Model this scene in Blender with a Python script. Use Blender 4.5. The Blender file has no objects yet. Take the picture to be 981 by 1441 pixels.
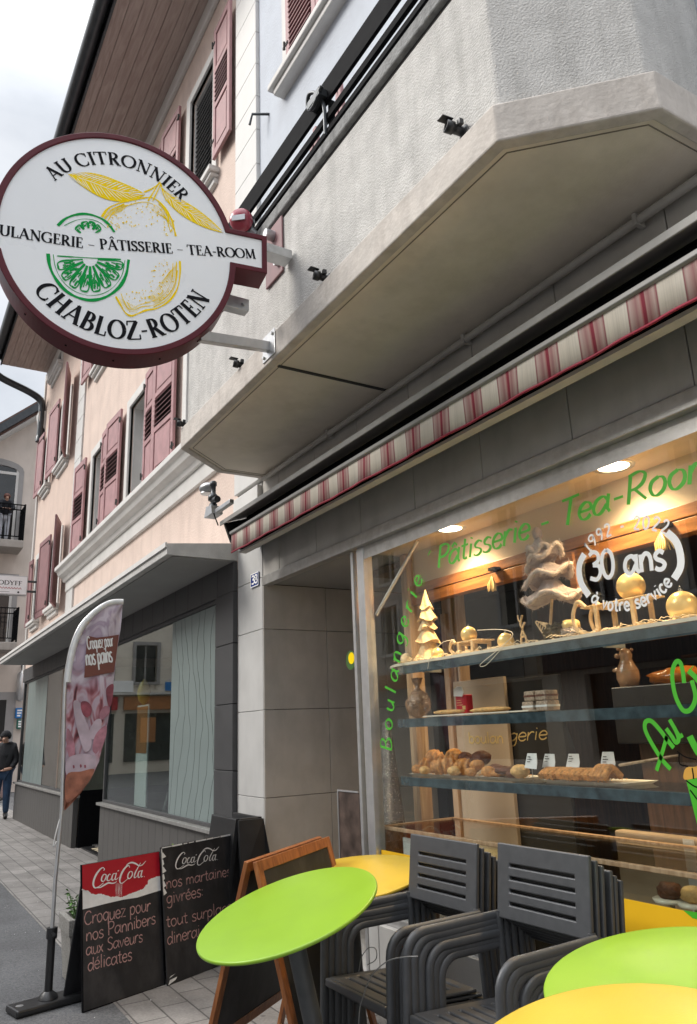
import bpy, math, random
from mathutils import Vector, Matrix
R = math.radians
random.seed(7)
C = bpy.context.scene.collection
SC = bpy.context.scene

# ------------------------------------------------------------------ camera, sky, sun, exposure
EYE = Vector((0, 0, 1.55))
FPX, PW, PH = 1071.5, 981.0, 1441.0
_yaw, _pit, _rol = R(58.6), R(15.886), R(-2.257)
_f = Vector((-math.sin(_yaw)*math.cos(_pit), math.cos(_yaw)*math.cos(_pit), math.sin(_pit)))
_r = Vector((math.cos(_yaw), math.sin(_yaw), 0)); _u = _r.cross(_f)
CR = _r*math.cos(_rol)+_u*math.sin(_rol)
CU = -_r*math.sin(_rol)+_u*math.cos(_rol)
cam = bpy.data.cameras.new('camera'); camo = bpy.data.objects.new('camera', cam); C.objects.link(camo)
cam.sensor_fit = 'HORIZONTAL'; cam.sensor_width = 36; cam.lens = FPX/PW*36
cam.clip_start = .05; cam.clip_end = 2000
camo.matrix_world = Matrix(((CR.x, CU.x, -_f.x, EYE.x), (CR.y, CU.y, -_f.y, EYE.y), (CR.z, CU.z, -_f.z, EYE.z), (0, 0, 0, 1)))
SC.camera = camo

SUN_EL, SUN_AZ = R(38), R(212)          # azimuth measured from +Y clockwise
world = bpy.data.worlds.new('World'); SC.world = world; world.use_nodes = True
nt = world.node_tree; nt.nodes.clear()
wo = nt.nodes.new('ShaderNodeOutputWorld'); bg = nt.nodes.new('ShaderNodeBackground')
sky = nt.nodes.new('ShaderNodeTexSky'); sky.sky_type = 'NISHITA'; sky.sun_disc = False
sky.sun_elevation = SUN_EL; sky.sun_rotation = SUN_AZ
tc = nt.nodes.new('ShaderNodeTexCoord'); nz = nt.nodes.new('ShaderNodeTexNoise')
nz.inputs['Scale'].default_value = 2.2; nz.inputs['Detail'].default_value = 7; nz.inputs['Roughness'].default_value = .55
mp = nt.nodes.new('ShaderNodeMapping'); mp.inputs['Scale'].default_value = (1, 1, 2.2)
cr = nt.nodes.new('ShaderNodeValToRGB')
cr.color_ramp.elements[0].position = .34; cr.color_ramp.elements[0].color = (.68, .71, .75, 1)
cr.color_ramp.elements[1].position = .62; cr.color_ramp.elements[1].color = (1.06, 1.07, 1.09, 1)
mx = nt.nodes.new('ShaderNodeMixRGB'); mx.inputs[0].default_value = .9
nt.links.new(tc.outputs['Generated'], mp.inputs[0]); nt.links.new(mp.outputs[0], nz.inputs[0]); nt.links.new(nz.outputs[0], cr.inputs[0])
# overcast: about three times brighter overhead than at the horizon
sx_ = nt.nodes.new('ShaderNodeSeparateXYZ'); nt.links.new(tc.outputs['Generated'], sx_.inputs[0])
gr = nt.nodes.new('ShaderNodeMapRange'); gr.interpolation_type = 'SMOOTHSTEP'; gr.inputs[1].default_value = .62; gr.inputs[2].default_value = .98; gr.inputs[3].default_value = 4.0; gr.inputs[4].default_value = 19
nt.links.new(sx_.outputs[2], gr.inputs[0])
cm = nt.nodes.new('ShaderNodeMixRGB'); cm.blend_type = 'MULTIPLY'; cm.inputs[0].default_value = 1
nt.links.new(cr.outputs[0], cm.inputs[1]); nt.links.new(gr.outputs[0], cm.inputs[2])
nt.links.new(sky.outputs[0], mx.inputs[1]); nt.links.new(cm.outputs[0], mx.inputs[2])
nt.links.new(mx.outputs[0], bg.inputs[0]); nt.links.new(bg.outputs[0], wo.inputs[0])
bg.inputs[1].default_value = .12
sl = bpy.data.lights.new('sun', 'SUN'); sl.energy = 1.5; sl.angle = R(25); sl.color = (1, .96, .9)
so = bpy.data.objects.new('sun', sl); C.objects.link(so)
sd = Vector((math.sin(SUN_AZ)*math.cos(SUN_EL), math.cos(SUN_AZ)*math.cos(SUN_EL), math.sin(SUN_EL)))
so.rotation_euler = sd.to_track_quat('Z', 'Y').to_euler(); so.location = sd*60
SC.view_settings.view_transform = 'Standard'; SC.view_settings.look = 'None'
SC.view_settings.gamma = 1; SC.view_settings.use_curve_mapping = False
SC.view_settings.exposure = 1.06
LAMP_W = 62
SC.render.engine = 'CYCLES'
SC.cycles.max_bounces = 10; SC.cycles.transparent_max_bounces = 24; SC.cycles.glossy_bounces = 5
SC.cycles.use_denoising = True; SC.cycles.sample_clamp_indirect = 6

# ------------------------------------------------------------------ measuring helpers
def ray(px, py):
    return CR*((px-PW/2)/FPX) - CU*((py-PH/2)/FPX) + _f
def at(px, py, X=None, Y=None, Z=None, pl=None):
    d = ray(px, py)
    if pl: return EYE + d*((pl.o-EYE).dot(pl.n)/d.dot(pl.n))
    for v, i in ((X, 0), (Y, 1), (Z, 2)):
        if v is not None: return EYE + d*((v-EYE[i])/d[i])
class Plane:
    """a flat face in the place: origin, right, up"""
    def __init__(s, o, ex, ey):
        s.o = Vector(o); s.ex = Vector(ex).normalized(); s.n = s.ex.cross(Vector(ey)).normalized(); s.ey = s.n.cross(s.ex)
    def P(s, a, b, off=0): return s.o + s.ex*a + s.ey*b + s.n*off
    def uv(s, px, py):
        q = at(px, py, pl=s)-s.o; return (q.dot(s.ex), q.dot(s.ey))

# ------------------------------------------------------------------ mesh helpers
def smooth(pts, n=6, closed=False):
    P = [Vector(p) for p in pts]
    if len(P) < 3: return P
    out = []; L = len(P)
    rng = range(L) if closed else range(L-1)
    for i in rng:
        a = P[(i-1) % L] if (closed or i > 0) else P[0]*2-P[1]
        b = P[i]; c = P[(i+1) % L]
        d = P[(i+2) % L] if (closed or i+2 < L) else P[-1]*2-P[-2]
        for k in range(n):
            t = k/n
            out.append(.5*((2*b)+(c-a)*t+(2*a-5*b+4*c-d)*t*t+(3*b-a-3*c+d)*t**3))
    if not closed: out.append(P[-1])
    return out

class MB:
    def __init__(s): s.v = []; s.f = []; s.m = []; s.sm = []
    def add(s, vs, fs, m=0, sm=False):
        o = len(s.v); s.v += [Vector(x) for x in vs]
        for f in fs: s.f.append([o+i for i in f]); s.m.append(m); s.sm.append(sm)
        return s
    def box(s, x0, x1, y0, y1, z0, z1, m=0):
        return s.add([(x0, y0, z0), (x1, y0, z0), (x1, y1, z0), (x0, y1, z0), (x0, y0, z1), (x1, y0, z1), (x1, y1, z1), (x0, y1, z1)],
                     [(0, 3, 2, 1), (4, 5, 6, 7), (0, 1, 5, 4), (1, 2, 6, 5), (2, 3, 7, 6), (3, 0, 4, 7)], m)
    def obox(s, o, ex, ey, ez, a, b, c, m=0):
        """box from corner ranges along three given directions"""
        vs = []
        for k in c:
            for q, p in ((0, 0), (0, 1), (1, 1), (1, 0)):
                vs.append(Vector(o)+ex*a[p]+ey*b[q]+ez*k)
        return s.add(vs, [(0, 3, 2, 1), (4, 5, 6, 7), (0, 1, 5, 4), (1, 2, 6, 5), (2, 3, 7, 6), (3, 0, 4, 7)], m)
    def quad(s, a, b, c, d, m=0): return s.add([a, b, c, d], [(0, 1, 2, 3)], m)
    def prism(s, pts, dirv, m=0, ms=None, sm=False):
        n = len(pts); dirv = Vector(dirv); P = [Vector(p) for p in pts]
        s.add(P+[p+dirv for p in P], [list(range(n)), list(range(2*n-1, n-1, -1))], m)
        s.add(P+[p+dirv for p in P], [(i, (i+1) % n, n+(i+1) % n, n+i) for i in range(n)], m if ms is None else ms, sm); return s
    def tube(s, pts, r, seg=10, m=0, cap=True, flat=1.0, up=None):
        P = [Vector(p) for p in pts]; rr = r if isinstance(r, (list, tuple)) else [r]*len(P)
        rings = []; prev = None
        for i, p in enumerate(P):
            t = (P[min(i+1, len(P)-1)]-P[max(i-1, 0)])
            t = t.normalized() if t.length > 1e-9 else Vector((0, 0, 1))
            if prev is None:
                a = Vector(up) if up else (Vector((0, 0, 1)) if abs(t.z) < .9 else Vector((1, 0, 0)))
            else: a = prev
            b = t.cross(a); b = b.normalized() if b.length > 1e-6 else t.orthogonal().normalized()
            a = b.cross(t).normalized(); prev = a
            rings.append([p+(a*math.cos(2*math.pi*k/seg)*flat+b*math.sin(2*math.pi*k/seg))*rr[i] for k in range(seg)])
        vs = [v for q in rings for v in q]; n = len(P)
        fs = [(i*seg+k, i*seg+(k+1) % seg, (i+1)*seg+(k+1) % seg, (i+1)*seg+k) for i in range(n-1) for k in range(seg)]
        s.add(vs, fs, m, True)
        if cap: s.add(rings[0]+rings[-1], [list(range(seg-1, -1, -1)), list(range(seg, 2*seg))], m)
        return s
    def lathe(s, prof, c, seg=24, m=0, axis=None, sm=True):
        """prof: (radius, height) along axis from c"""
        c = Vector(c); ez = Vector(axis or (0, 0, 1)).normalized(); ex = ez.orthogonal().normalized(); ey = ez.cross(ex)
        vs = [c+ez*h+(ex*math.cos(2*math.pi*k/seg)+ey*math.sin(2*math.pi*k/seg))*max(r, 1e-4) for r, h in prof for k in range(seg)]
        n = len(prof)
        s.add(vs, [(i*seg+k, i*seg+(k+1) % seg, (i+1)*seg+(k+1) % seg, (i+1)*seg+k) for i in range(n-1) for k in range(seg)], m, sm)
        s.add(vs[:seg]+vs[-seg:], [list(range(seg-1, -1, -1)), list(range(seg, 2*seg))], m); return s
    def blob(s, c, r, nz=0, seg=16, rings=10, m=0, seed=0, rot=0, freq=1.7):
        from mathutils import noise
        c = Vector(c); r = Vector(r) if not isinstance(r, (int, float)) else Vector((r, r, r)); vs = []
        for i in range(rings+1):
            th = math.pi*i/rings
            for k in range(seg):
                ph = 2*math.pi*k/seg
                d = Vector((math.sin(th)*math.cos(ph), math.sin(th)*math.sin(ph), math.cos(th)))
                q = 1+nz*noise.noise(d*freq+Vector((seed*3.1, seed*1.7, 0))) if nz else 1
                p = Vector((d.x*r.x, d.y*r.y, d.z*r.z))*q
                if rot: p = Matrix.Rotation(rot, 3, 'Z') @ p
                vs.append(c+p)
        return s.add(vs, [(i*seg+k, (i+1)*seg+k, (i+1)*seg+(k+1) % seg, i*seg+(k+1) % seg) for i in range(rings) for k in range(seg)], m, True)
    def ribbon(s, pts, w, pl, off=.001, m=0, closed=False):
        """flat lettering stroke on a plane; pts in plane coordinates, w width or widths"""
        P = [Vector((p[0], p[1])) for p in pts]; n = len(P)
        if n < 2: return s
        ww = w if isinstance(w, (list, tuple)) else [w]*n
        L = []
        for i in range(n):
            if closed: t = P[(i+1) % n]-P[(i-1) % n]
            else: t = P[min(i+1, n-1)]-P[max(i-1, 0)]
            t = t.normalized() if t.length > 1e-9 else Vector((1, 0))
            q = Vector((-t.y, t.x))*ww[i]/2
            L.append((pl.P(*(P[i]+q), off), pl.P(*(P[i]-q), off)))
        vs = [v for a in L for v in a]
        N = n if closed else n-1
        return s.add(vs, [(2*i, 2*i+1, 2*((i+1) % n)+1, 2*((i+1) % n)) for i in range(N)], m)
    def poly(s, pts, pl, off=.001, m=0):
        return s.add([pl.P(p[0], p[1], off) for p in pts], [list(range(len(pts)))], m)
    def build(s, name, mat, parent=None, local=False, bev=0, seg=2, sub=0):
        o = Vector((0, 0, 0))
        if parent and not local:
            q = parent
            while q: o = o+q.location; q = q.parent
        me = bpy.data.meshes.new(name)
        me.from_pydata([tuple(v-o) for v in s.v], [], s.f)
        mats = mat if isinstance(mat, (list, tuple)) else [mat]
        for x in mats: me.materials.append(x)
        me.polygons.foreach_set('material_index', s.m); me.polygons.foreach_set('use_smooth', s.sm)
        me.update()
        ob = bpy.data.objects.new(name, me); C.objects.link(ob)
        if parent: ob.parent = parent
        if bev:
            b = ob.modifiers.new('bevel', 'BEVEL'); b.width = bev; b.segments = seg; b.limit_method = 'ANGLE'; b.angle_limit = R(40)
        if sub:
            b = ob.modifiers.new('sub', 'SUBSURF'); b.levels = sub; b.render_levels = sub
        return ob

def thing(name, label, cat, loc=(0, 0, 0), group=None):
    o = bpy.data.objects.new(name, None); C.objects.link(o); o.location = loc; o.empty_display_size = .1
    o['label'] = label; o['category'] = cat
    if group: o['group'] = group
    return o
def tag(o, label, cat, group=None):
    o['label'] = label; o['category'] = cat
    if group: o['group'] = group
    return o
def struct(o): o['kind'] = 'structure'; return o
def dup(o, loc=None, label=None, parent=None):
    c = o.copy(); C.objects.link(c)
    if parent: c.parent = parent
    if loc is not None: c.location = loc
    if label: c['label'] = label
    for ch in o.children: dup(ch, None, None, c)
    return c

# ------------------------------------------------------------------ materials
def _new(name):
    m = bpy.data.materials.new(name); m.use_nodes = True
    return m, m.node_tree.nodes, m.node_tree.links, m.node_tree.nodes['Principled BSDF']
def mat(name, col, rough=.6, var=.12, vs=6, bump=0, bs=60, metal=0, spec=.5, stain=None, sa=.5, ss=(1.2, 1.2, .35), em=None, coat=0, coord='Object', detail=6):
    m, N, L, b = _new(name)
    b.inputs['Roughness'].default_value = rough; b.inputs['Metallic'].default_value = metal
    b.inputs['Specular IOR Level'].default_value = spec
    if coat: b.inputs['Coat Weight'].default_value = coat; b.inputs['Coat Roughness'].default_value = .12
    t = N.new('ShaderNodeTexCoord')
    n1 = N.new('ShaderNodeTexNoise'); n1.inputs['Scale'].default_value = vs; n1.inputs['Detail'].default_value = detail
    L.new(t.outputs[coord], n1.inputs[0])
    ramp = N.new('ShaderNodeValToRGB'); e = ramp.color_ramp.elements
    e[0].position = .3; e[1].position = .7
    e[0].color = (*[c*(1-var) for c in col], 1); e[1].color = (*[min(1, c*(1+var)) for c in col], 1)
    L.new(n1.outputs[0], ramp.inputs[0]); last = ramp.outputs[0]
    if stain:
        mp = N.new('ShaderNodeMapping'); mp.inputs['Scale'].default_value = ss
        n2 = N.new('ShaderNodeTexNoise'); n2.inputs['Scale'].default_value = 2.5; n2.inputs['Detail'].default_value = 8; n2.inputs['Roughness'].default_value = .65
        L.new(t.outputs[coord], mp.inputs[0]); L.new(mp.outputs[0], n2.inputs[0])
        r2 = N.new('ShaderNodeValToRGB'); r2.color_ramp.elements[0].position = .47; r2.color_ramp.elements[1].position = .75
        L.new(n2.outputs[0], r2.inputs[0])
        mu = N.new('ShaderNodeMath'); mu.operation = 'MULTIPLY'; mu.inputs[1].default_value = sa; L.new(r2.outputs[0], mu.inputs[0])
        x = N.new('ShaderNodeMixRGB'); x.inputs[2].default_value = (*stain, 1)
        L.new(mu.outputs[0], x.inputs[0]); L.new(last, x.inputs[1]); last = x.outputs[0]
    L.new(last, b.inputs['Base Color'])
    rr = N.new('ShaderNodeMapRange'); rr.inputs[3].default_value = max(.02, rough-.08); rr.inputs[4].default_value = min(1, rough+.08)
    L.new(n1.outputs[0], rr.inputs[0]); L.new(rr.outputs[0], b.inputs['Roughness'])
    if bump:
        n3 = N.new('ShaderNodeTexNoise'); n3.inputs['Scale'].default_value = bs; n3.inputs['Detail'].default_value = 5
        L.new(t.outputs[coord], n3.inputs[0])
        bp = N.new('ShaderNodeBump'); bp.inputs['Strength'].default_value = bump; bp.inputs['Distance'].default_value = .02
        L.new(n3.outputs[0], bp.inputs['Height']); L.new(bp.outputs[0], b.inputs['Normal'])
    if em:
        b.inputs['Emission Color'].default_value = (*em[0], 1); b.inputs['Emission Strength'].default_value = em[1]
    return m
def glass_mat(name, tint=(.96, .98, .97), f0=.045, rough=0.0):
    m, N, L, b = _new(name); N.remove(b); out = N['Material Output']
    tr = N.new('ShaderNodeBsdfTransparent'); tr.inputs[0].default_value = (*tint, 1)
    gl = N.new('ShaderNodeBsdfGlossy'); gl.inputs['Roughness'].default_value = rough
    lw = N.new('ShaderNodeLayerWeight'); lw.inputs[0].default_value = .5
    p = N.new('ShaderNodeMath'); p.operation = 'POWER'; p.inputs[1].default_value = 5
    q = N.new('ShaderNodeMath'); q.operation = 'MULTIPLY_ADD'; q.inputs[1].default_value = 1-f0; q.inputs[2].default_value = f0
    L.new(lw.outputs['Facing'], p.inputs[0]); L.new(p.outputs[0], q.inputs[0])
    x = N.new('ShaderNodeMixShader'); L.new(q.outputs[0], x.inputs[0]); L.new(tr.outputs[0], x.inputs[1]); L.new(gl.outputs[0], x.inputs[2])
    L.new(x.outputs[0], out.inputs[0]); return m
def wood(name, a, b_, scale=3, axis=0, rough=.45, st=9):
    m, N, L, b = _new(name); t = N.new('ShaderNodeTexCoord'); mp = N.new('ShaderNodeMapping')
    sc = [st, st, st]; sc[axis] = .9; mp.inputs['Scale'].default_value = sc
    L.new(t.outputs['Object'], mp.inputs[0])
    n = N.new('ShaderNodeTexNoise'); n.inputs['Scale'].default_value = scale; n.inputs['Detail'].default_value = 8; n.inputs['Distortion'].default_value = 1.2
    L.new(mp.outputs[0], n.inputs[0])
    r = N.new('ShaderNodeValToRGB'); r.color_ramp.elements[0].position = .36; r.color_ramp.elements[1].position = .66
    r.color_ramp.elements[0].color = (*a, 1); r.color_ramp.elements[1].color = (*b_, 1)
    L.new(n.outputs[0], r.inputs[0]); L.new(r.outputs[0], b.inputs['Base Color']); b.inputs['Roughness'].default_value = rough
    bp = N.new('ShaderNodeBump'); bp.inputs['Strength'].default_value = .12; bp.inputs['Distance'].default_value = .01
    L.new(n.outputs[0], bp.inputs['Height']); L.new(bp.outputs[0], b.inputs['Normal']); return m
def paving(name, c1, c2, mortar, bw, rh, rotate=0):
    m, N, L, b = _new(name); t = N.new('ShaderNodeTexCoord'); mp = N.new('ShaderNodeMapping'); mp.inputs['Rotation'].default_value = (0, 0, rotate)
    L.new(t.outputs['Object'], mp.inputs[0])
    br = N.new('ShaderNodeTexBrick'); br.inputs['Color1'].default_value = (*c1, 1); br.inputs['Color2'].default_value = (*c2, 1); br.inputs['Mortar'].default_value = (*mortar, 1)
    br.inputs['Scale'].default_value = 1; br.inputs['Brick Width'].default_value = bw; br.inputs['Row Height'].default_value = rh; br.inputs['Mortar Size'].default_value = .006
    br.inputs['Mortar Smooth'].default_value = .3
    L.new(mp.outputs[0], br.inputs[0])
    n = N.new('ShaderNodeTexNoise'); n.inputs['Scale'].default_value = 2.3; n.inputs['Detail'].default_value = 9; n.inputs['Roughness'].default_value = .65; L.new(t.outputs['Object'], n.inputs[0])
    n4 = N.new('ShaderNodeTexNoise'); n4.inputs['Scale'].default_value = 60; n4.inputs['Detail'].default_value = 4; L.new(t.outputs['Object'], n4.inputs[0])
    mr = N.new('ShaderNodeMapRange'); mr.inputs[1].default_value = .3; mr.inputs[2].default_value = .72; mr.inputs[3].default_value = .58; mr.inputs[4].default_value = 1.22; L.new(n.outputs[0], mr.inputs[0])
    mr2 = N.new('ShaderNodeMapRange'); mr2.inputs[1].default_value = .3; mr2.inputs[2].default_value = .7; mr2.inputs[3].default_value = .85; mr2.inputs[4].default_value = 1.12; L.new(n4.outputs[0], mr2.inputs[0])
    mm = N.new('ShaderNodeMath'); mm.operation = 'MULTIPLY'; L.new(mr.outputs[0], mm.inputs[0]); L.new(mr2.outputs[0], mm.inputs[1])
    x = N.new('ShaderNodeMixRGB'); x.blend_type = 'MULTIPLY'; x.inputs[0].default_value = 1; L.new(br.outputs[0], x.inputs[1]); L.new(mm.outputs[0], x.inputs[2])
    vo = N.new('ShaderNodeTexVoronoi'); vo.inputs['Scale'].default_value = 4.5; L.new(t.outputs['Object'], vo.inputs[0])     # old gum spots
    vr = N.new('ShaderNodeMapRange'); vr.inputs[1].default_value = .06; vr.inputs[2].default_value = .10; vr.inputs[3].default_value = .55; vr.inputs[4].default_value = 1; L.new(vo.outputs['Distance'], vr.inputs[0])
    y = N.new('ShaderNodeMixRGB'); y.blend_type = 'MULTIPLY'; y.inputs[0].default_value = 1; L.new(x.outputs[0], y.inputs[1]); L.new(vr.outputs[0], y.inputs[2]); x = y
    L.new(x.outputs[0], b.inputs['Base Color']); b.inputs['Roughness'].default_value = .75
    h = N.new('ShaderNodeMath'); h.operation = 'MULTIPLY_ADD'; h.inputs[1].default_value = -1.0; L.new(br.outputs['Fac'], h.inputs[0]); L.new(n4.outputs[0], h.inputs[2])
    bp = N.new('ShaderNodeBump'); bp.inputs['Strength'].default_value = .45; bp.inputs['Distance'].default_value = .006; L.new(h.outputs[0], bp.inputs['Height']); L.new(bp.outputs[0], b.inputs['Normal'])
    return m
def asphalt(name):
    m, N, L, b = _new(name); t = N.new('ShaderNodeTexCoord')
    v = N.new('ShaderNodeTexVoronoi'); v.inputs['Scale'].default_value = 130; L.new(t.outputs['Object'], v.inputs[0])
    n = N.new('ShaderNodeTexNoise'); n.inputs['Scale'].default_value = 1.6; n.inputs['Detail'].default_value = 8; L.new(t.outputs['Object'], n.inputs[0])
    r = N.new('ShaderNodeValToRGB'); r.color_ramp.elements[0].color = (.055, .056, .06, 1); r.color_ramp.elements[1].color = (.16, .16, .163, 1)
    L.new(v.outputs['Color'], r.inputs[0])
    mr = N.new('ShaderNodeMapRange'); mr.inputs[1].default_value = .3; mr.inputs[2].default_value = .7; mr.inputs[3].default_value = .75; mr.inputs[4].default_value = 1.15; L.new(n.outputs[0], mr.inputs[0])
    x = N.new('ShaderNodeMixRGB'); x.blend_type = 'MULTIPLY'; x.inputs[0].default_value = 1; L.new(r.outputs[0], x.inputs[1]); L.new(mr.outputs[0], x.inputs[2])
    L.new(x.outputs[0], b.inputs['Base Color']); b.inputs['Roughness'].default_value = .8
    bp = N.new('ShaderNodeBump'); bp.inputs['Strength'].default_value = .6; bp.inputs['Distance'].default_value = .006; L.new(v.outputs[0], bp.inputs['Height']); L.new(bp.outputs[0], b.inputs['Normal'])
    return m
def ramp_axis(name, axis, period, phase, stops, rough=.8, streak=.1, const=False):
    """repeat of coloured stripes along one object axis"""
    m, N, L, b = _new(name); t = N.new('ShaderNodeTexCoord'); s = N.new('ShaderNodeSeparateXYZ'); L.new(t.outputs['Object'], s.inputs[0])
    a = N.new('ShaderNodeMath'); a.operation = 'MULTIPLY_ADD'; a.inputs[1].default_value = 1/period; a.inputs[2].default_value = phase; L.new(s.outputs[axis], a.inputs[0])
    f = N.new('ShaderNodeMath'); f.operation = 'FRACT'; L.new(a.outputs[0], f.inputs[0])
    r = N.new('ShaderNodeValToRGB'); el = r.color_ramp.elements
    if const: r.color_ramp.interpolation = 'CONSTANT'
    el[0].position = stops[0][0]; el[0].color = (*stops[0][1], 1); el[1].position = stops[-1][0]; el[1].color = (*stops[-1][1], 1)
    for p, c in stops[1:-1]: q = el.new(p); q.color = (*c, 1)
    L.new(f.outputs[0], r.inputs[0])
    mp = N.new('ShaderNodeMapping'); sc = [2, 2, 2]; sc[axis] = 90; mp.inputs['Scale'].default_value = sc; L.new(t.outputs['Object'], mp.inputs[0])
    n = N.new('ShaderNodeTexNoise'); n.inputs['Scale'].default_value = 1.5; n.inputs['Detail'].default_value = 4; L.new(mp.outputs[0], n.inputs[0])
    mr = N.new('ShaderNodeMapRange'); mr.inputs[3].default_value = 1-streak*2; mr.inputs[4].default_value = 1+streak*2; L.new(n.outputs[0], mr.inputs[0])
    x = N.new('ShaderNodeMixRGB'); x.blend_type = 'MULTIPLY'; x.inputs[0].default_value = 1; L.new(r.outputs[0], x.inputs[1]); L.new(mr.outputs[0], x.inputs[2])
    L.new(x.outputs[0], b.inputs['Base Color']); b.inputs['Roughness'].default_value = rough; return m

M = {}
M['pink'] = mat('pink_render', (.68, .545, .47), .85, .07, 3, .35, 40, stain=(.47, .36, .31), sa=.6)
M['pink2'] = mat('pink_render_far', (.64, .50, .425), .85, .07, 3, .3, 40, stain=(.52, .40, .34), sa=.45)
M['blue'] = mat('pale_blue_render', (.53, .565, .62), .85, .05, 4, .25, 40, stain=(.45, .47, .52), sa=.35)
M['white'] = mat('white_stone', (.64, .625, .60), .7, .05, 4, .1, 60, stain=(.45, .44, .42), sa=.35)
M['whitepaint'] = mat('white_paint', (.60, .59, .57), .55, .04, 6, .05, 50, stain=(.5, .48, .45), sa=.2)
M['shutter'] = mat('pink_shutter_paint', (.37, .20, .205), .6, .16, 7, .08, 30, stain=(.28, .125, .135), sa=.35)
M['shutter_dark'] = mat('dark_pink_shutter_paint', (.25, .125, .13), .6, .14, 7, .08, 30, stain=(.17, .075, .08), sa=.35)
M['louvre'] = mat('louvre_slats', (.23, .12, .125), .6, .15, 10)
M['rollslat'] = mat('grey_rolling_slats', (.09, .09, .092), .5, .15, 12)
M['concrete'] = mat('rough_cast_concrete', (.54, .525, .50), .9, .12, 9, .5, 105, stain=(.33, .32, .30), sa=.6, ss=(3.5, 3.5, .3))
M['fascia'] = mat('fascia_concrete', (.54, .495, .45), .85, .12, 9, .2, 40, stain=(.32, .28, .245), sa=.6, ss=(4, 4, 1.2))
M['soffit'] = mat('soffit_paint', (.72, .645, .545), .8, .10, 2.2, .08, 90, stain=(.52, .455, .36), sa=.7, ss=(.9, .9, .9))
M['coping'] = mat('dirty_coping', (.25, .25, .245), .9, .2, 14, .4, 60, stain=(.09, .09, .09), sa=.7, ss=(5, 5, 1))
M['clad'] = mat('grey_cladding', (.46, .435, .40), .55, .09, 5, .06, 160, stain=(.32, .30, .27), sa=.5, ss=(2, 2, .6))
M['cladlit'] = mat('pale_grey_cladding', (.50, .492, .475), .55, .06, 5, .06, 140, stain=(.33, .33, .33), sa=.4, ss=(2, 2, .5))  # lighter copy of the grey cladding: daylight on outer faces put into the colour
M['joint'] = mat('dark_joint', (.05, .048, .045), .9, .1)
M['alu'] = mat('brushed_aluminium', (.50, .49, .47), .38, .1, 20, .04, 120, metal=.75, stain=(.32, .29, .25), sa=.5, ss=(6, 6, 6))
M['alu_bright'] = mat('bright_aluminium', (.62, .62, .62), .34, .06, 20, .02, 100, metal=.7)
M['steel'] = mat('galvanised_steel', (.48, .49, .50), .4, .1, 25, .05, 80, metal=.85, stain=(.3, .27, .24), sa=.3)
M['black'] = mat('black_paint', (.006, .006, .007), .75, .2, 20, .02, 60, spec=.06)
M['blackplastic'] = mat('black_plastic', (.016, .016, .017), .38, .2, 12, .05, 90)
M['darkin'] = mat('dark_interior', (.02, .019, .018), .85, .2)
M['gutter'] = mat('dark_zinc', (.06, .065, .07), .35, .15, 8, .03, 30, metal=.6)
M['dark_tile'] = mat('charcoal_tile', (.055, .055, .057), .5, .12, 9, .05, 100)
M['dark_base'] = mat('charcoal_boards', (.085, .081, .077), .5, .10, 7, .05, 80)
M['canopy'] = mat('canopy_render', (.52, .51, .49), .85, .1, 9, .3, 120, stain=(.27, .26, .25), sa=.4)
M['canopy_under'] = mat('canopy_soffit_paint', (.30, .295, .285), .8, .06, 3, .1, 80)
M['eave'] = wood('eave_boards', (.36, .275, .24), (.46, .37, .33), 2.5, 0, .7, 8)
M['maroon'] = mat('maroon_lacquer', (.10, .014, .022), .42, .12, 8, .02, 60, spec=.22)
M['signwhite'] = mat('sign_white_acrylic', (.86, .87, .88), .3, .015, 4)
M['ink'] = mat('sign_black_ink', (.008, .008, .011), .7, .1, spec=.1)
M['lemon'] = mat('lemon_yellow_ink', (1.0, .70, .012), .85, .05, spec=.05)
M['lime'] = mat('lime_green_ink', (.012, .33, .07), .85, .05, spec=.05)
M['red'] = mat('red_paint', (.42, .012, .025), .35, .08)
M['redlamp'] = mat('red_plastic', (.36, .06, .085), .25, .08)
M['tabgreen'] = mat('lime_green_laminate', (.245, .43, .03), .33, .04, 5, .05, 220, stain=(.215, .375, .04), sa=.5, ss=(2.2, 2.2, 2.2))
M['tabyellow'] = mat('sun_yellow_laminate', (.62, .43, .042), .33, .04, 5, .05, 220, stain=(.54, .37, .05), sa=.5, ss=(2.2, 2.2, 2.2))
M['chair'] = mat('graphite_powder_coat', (.08, .083, .089), .42, .08, 30, .04, 300, metal=.25, spec=.5)
M['tablepole'] = mat('grey_table_post', (.09, .095, .10), .4, .1, 20, metal=.3)
M['board'] = mat('chalkboard', (.016, .016, .018), .55, .3, 8, .03, 60, stain=(.06, .056, .058), sa=.75, ss=(2.5, 2.5, 1.2))
M['chalkpink'] = mat('pink_chalk', (.42, .25, .235), .95, .3, 60)
M['chalkwhite'] = mat('white_print', (.75, .75, .74), .6, .08, 20)
M['woodframe'] = wood('orange_varnished_wood', (.21, .07, .022), (.37, .14, .045), 3, 2, .4)
M['beam'] = wood('chestnut_beam', (.20, .075, .022), (.36, .155, .05), 3, 0, .38)
M['post'] = wood('pine_post', (.34, .21, .12), (.52, .36, .23), 3, 2, .5)
M['darkwood'] = wood('dark_wood', (.06, .03, .015), (.12, .06, .03), 3, 2, .5)
M['ply'] = mat('beige_panel', (.40, .31, .22), .7, .05, 4)
M['cream'] = mat('cream_paint', (.60, .50, .39), .6, .04, 2, .03, 40)
M['glass'] = glass_mat('window_glass', f0=.065)
M['glass_refl'] = glass_mat('salon_glass', (.84, .90, .88), .12)
M['shelfglass'] = mat('shelf_glass_edge', (.045, .068, .082), .1, .5, 14, spec=.9)
M['house_glass'] = mat('dark_window_pane', (.02, .022, .024), .08, .3, 2, spec=.8)
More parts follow.
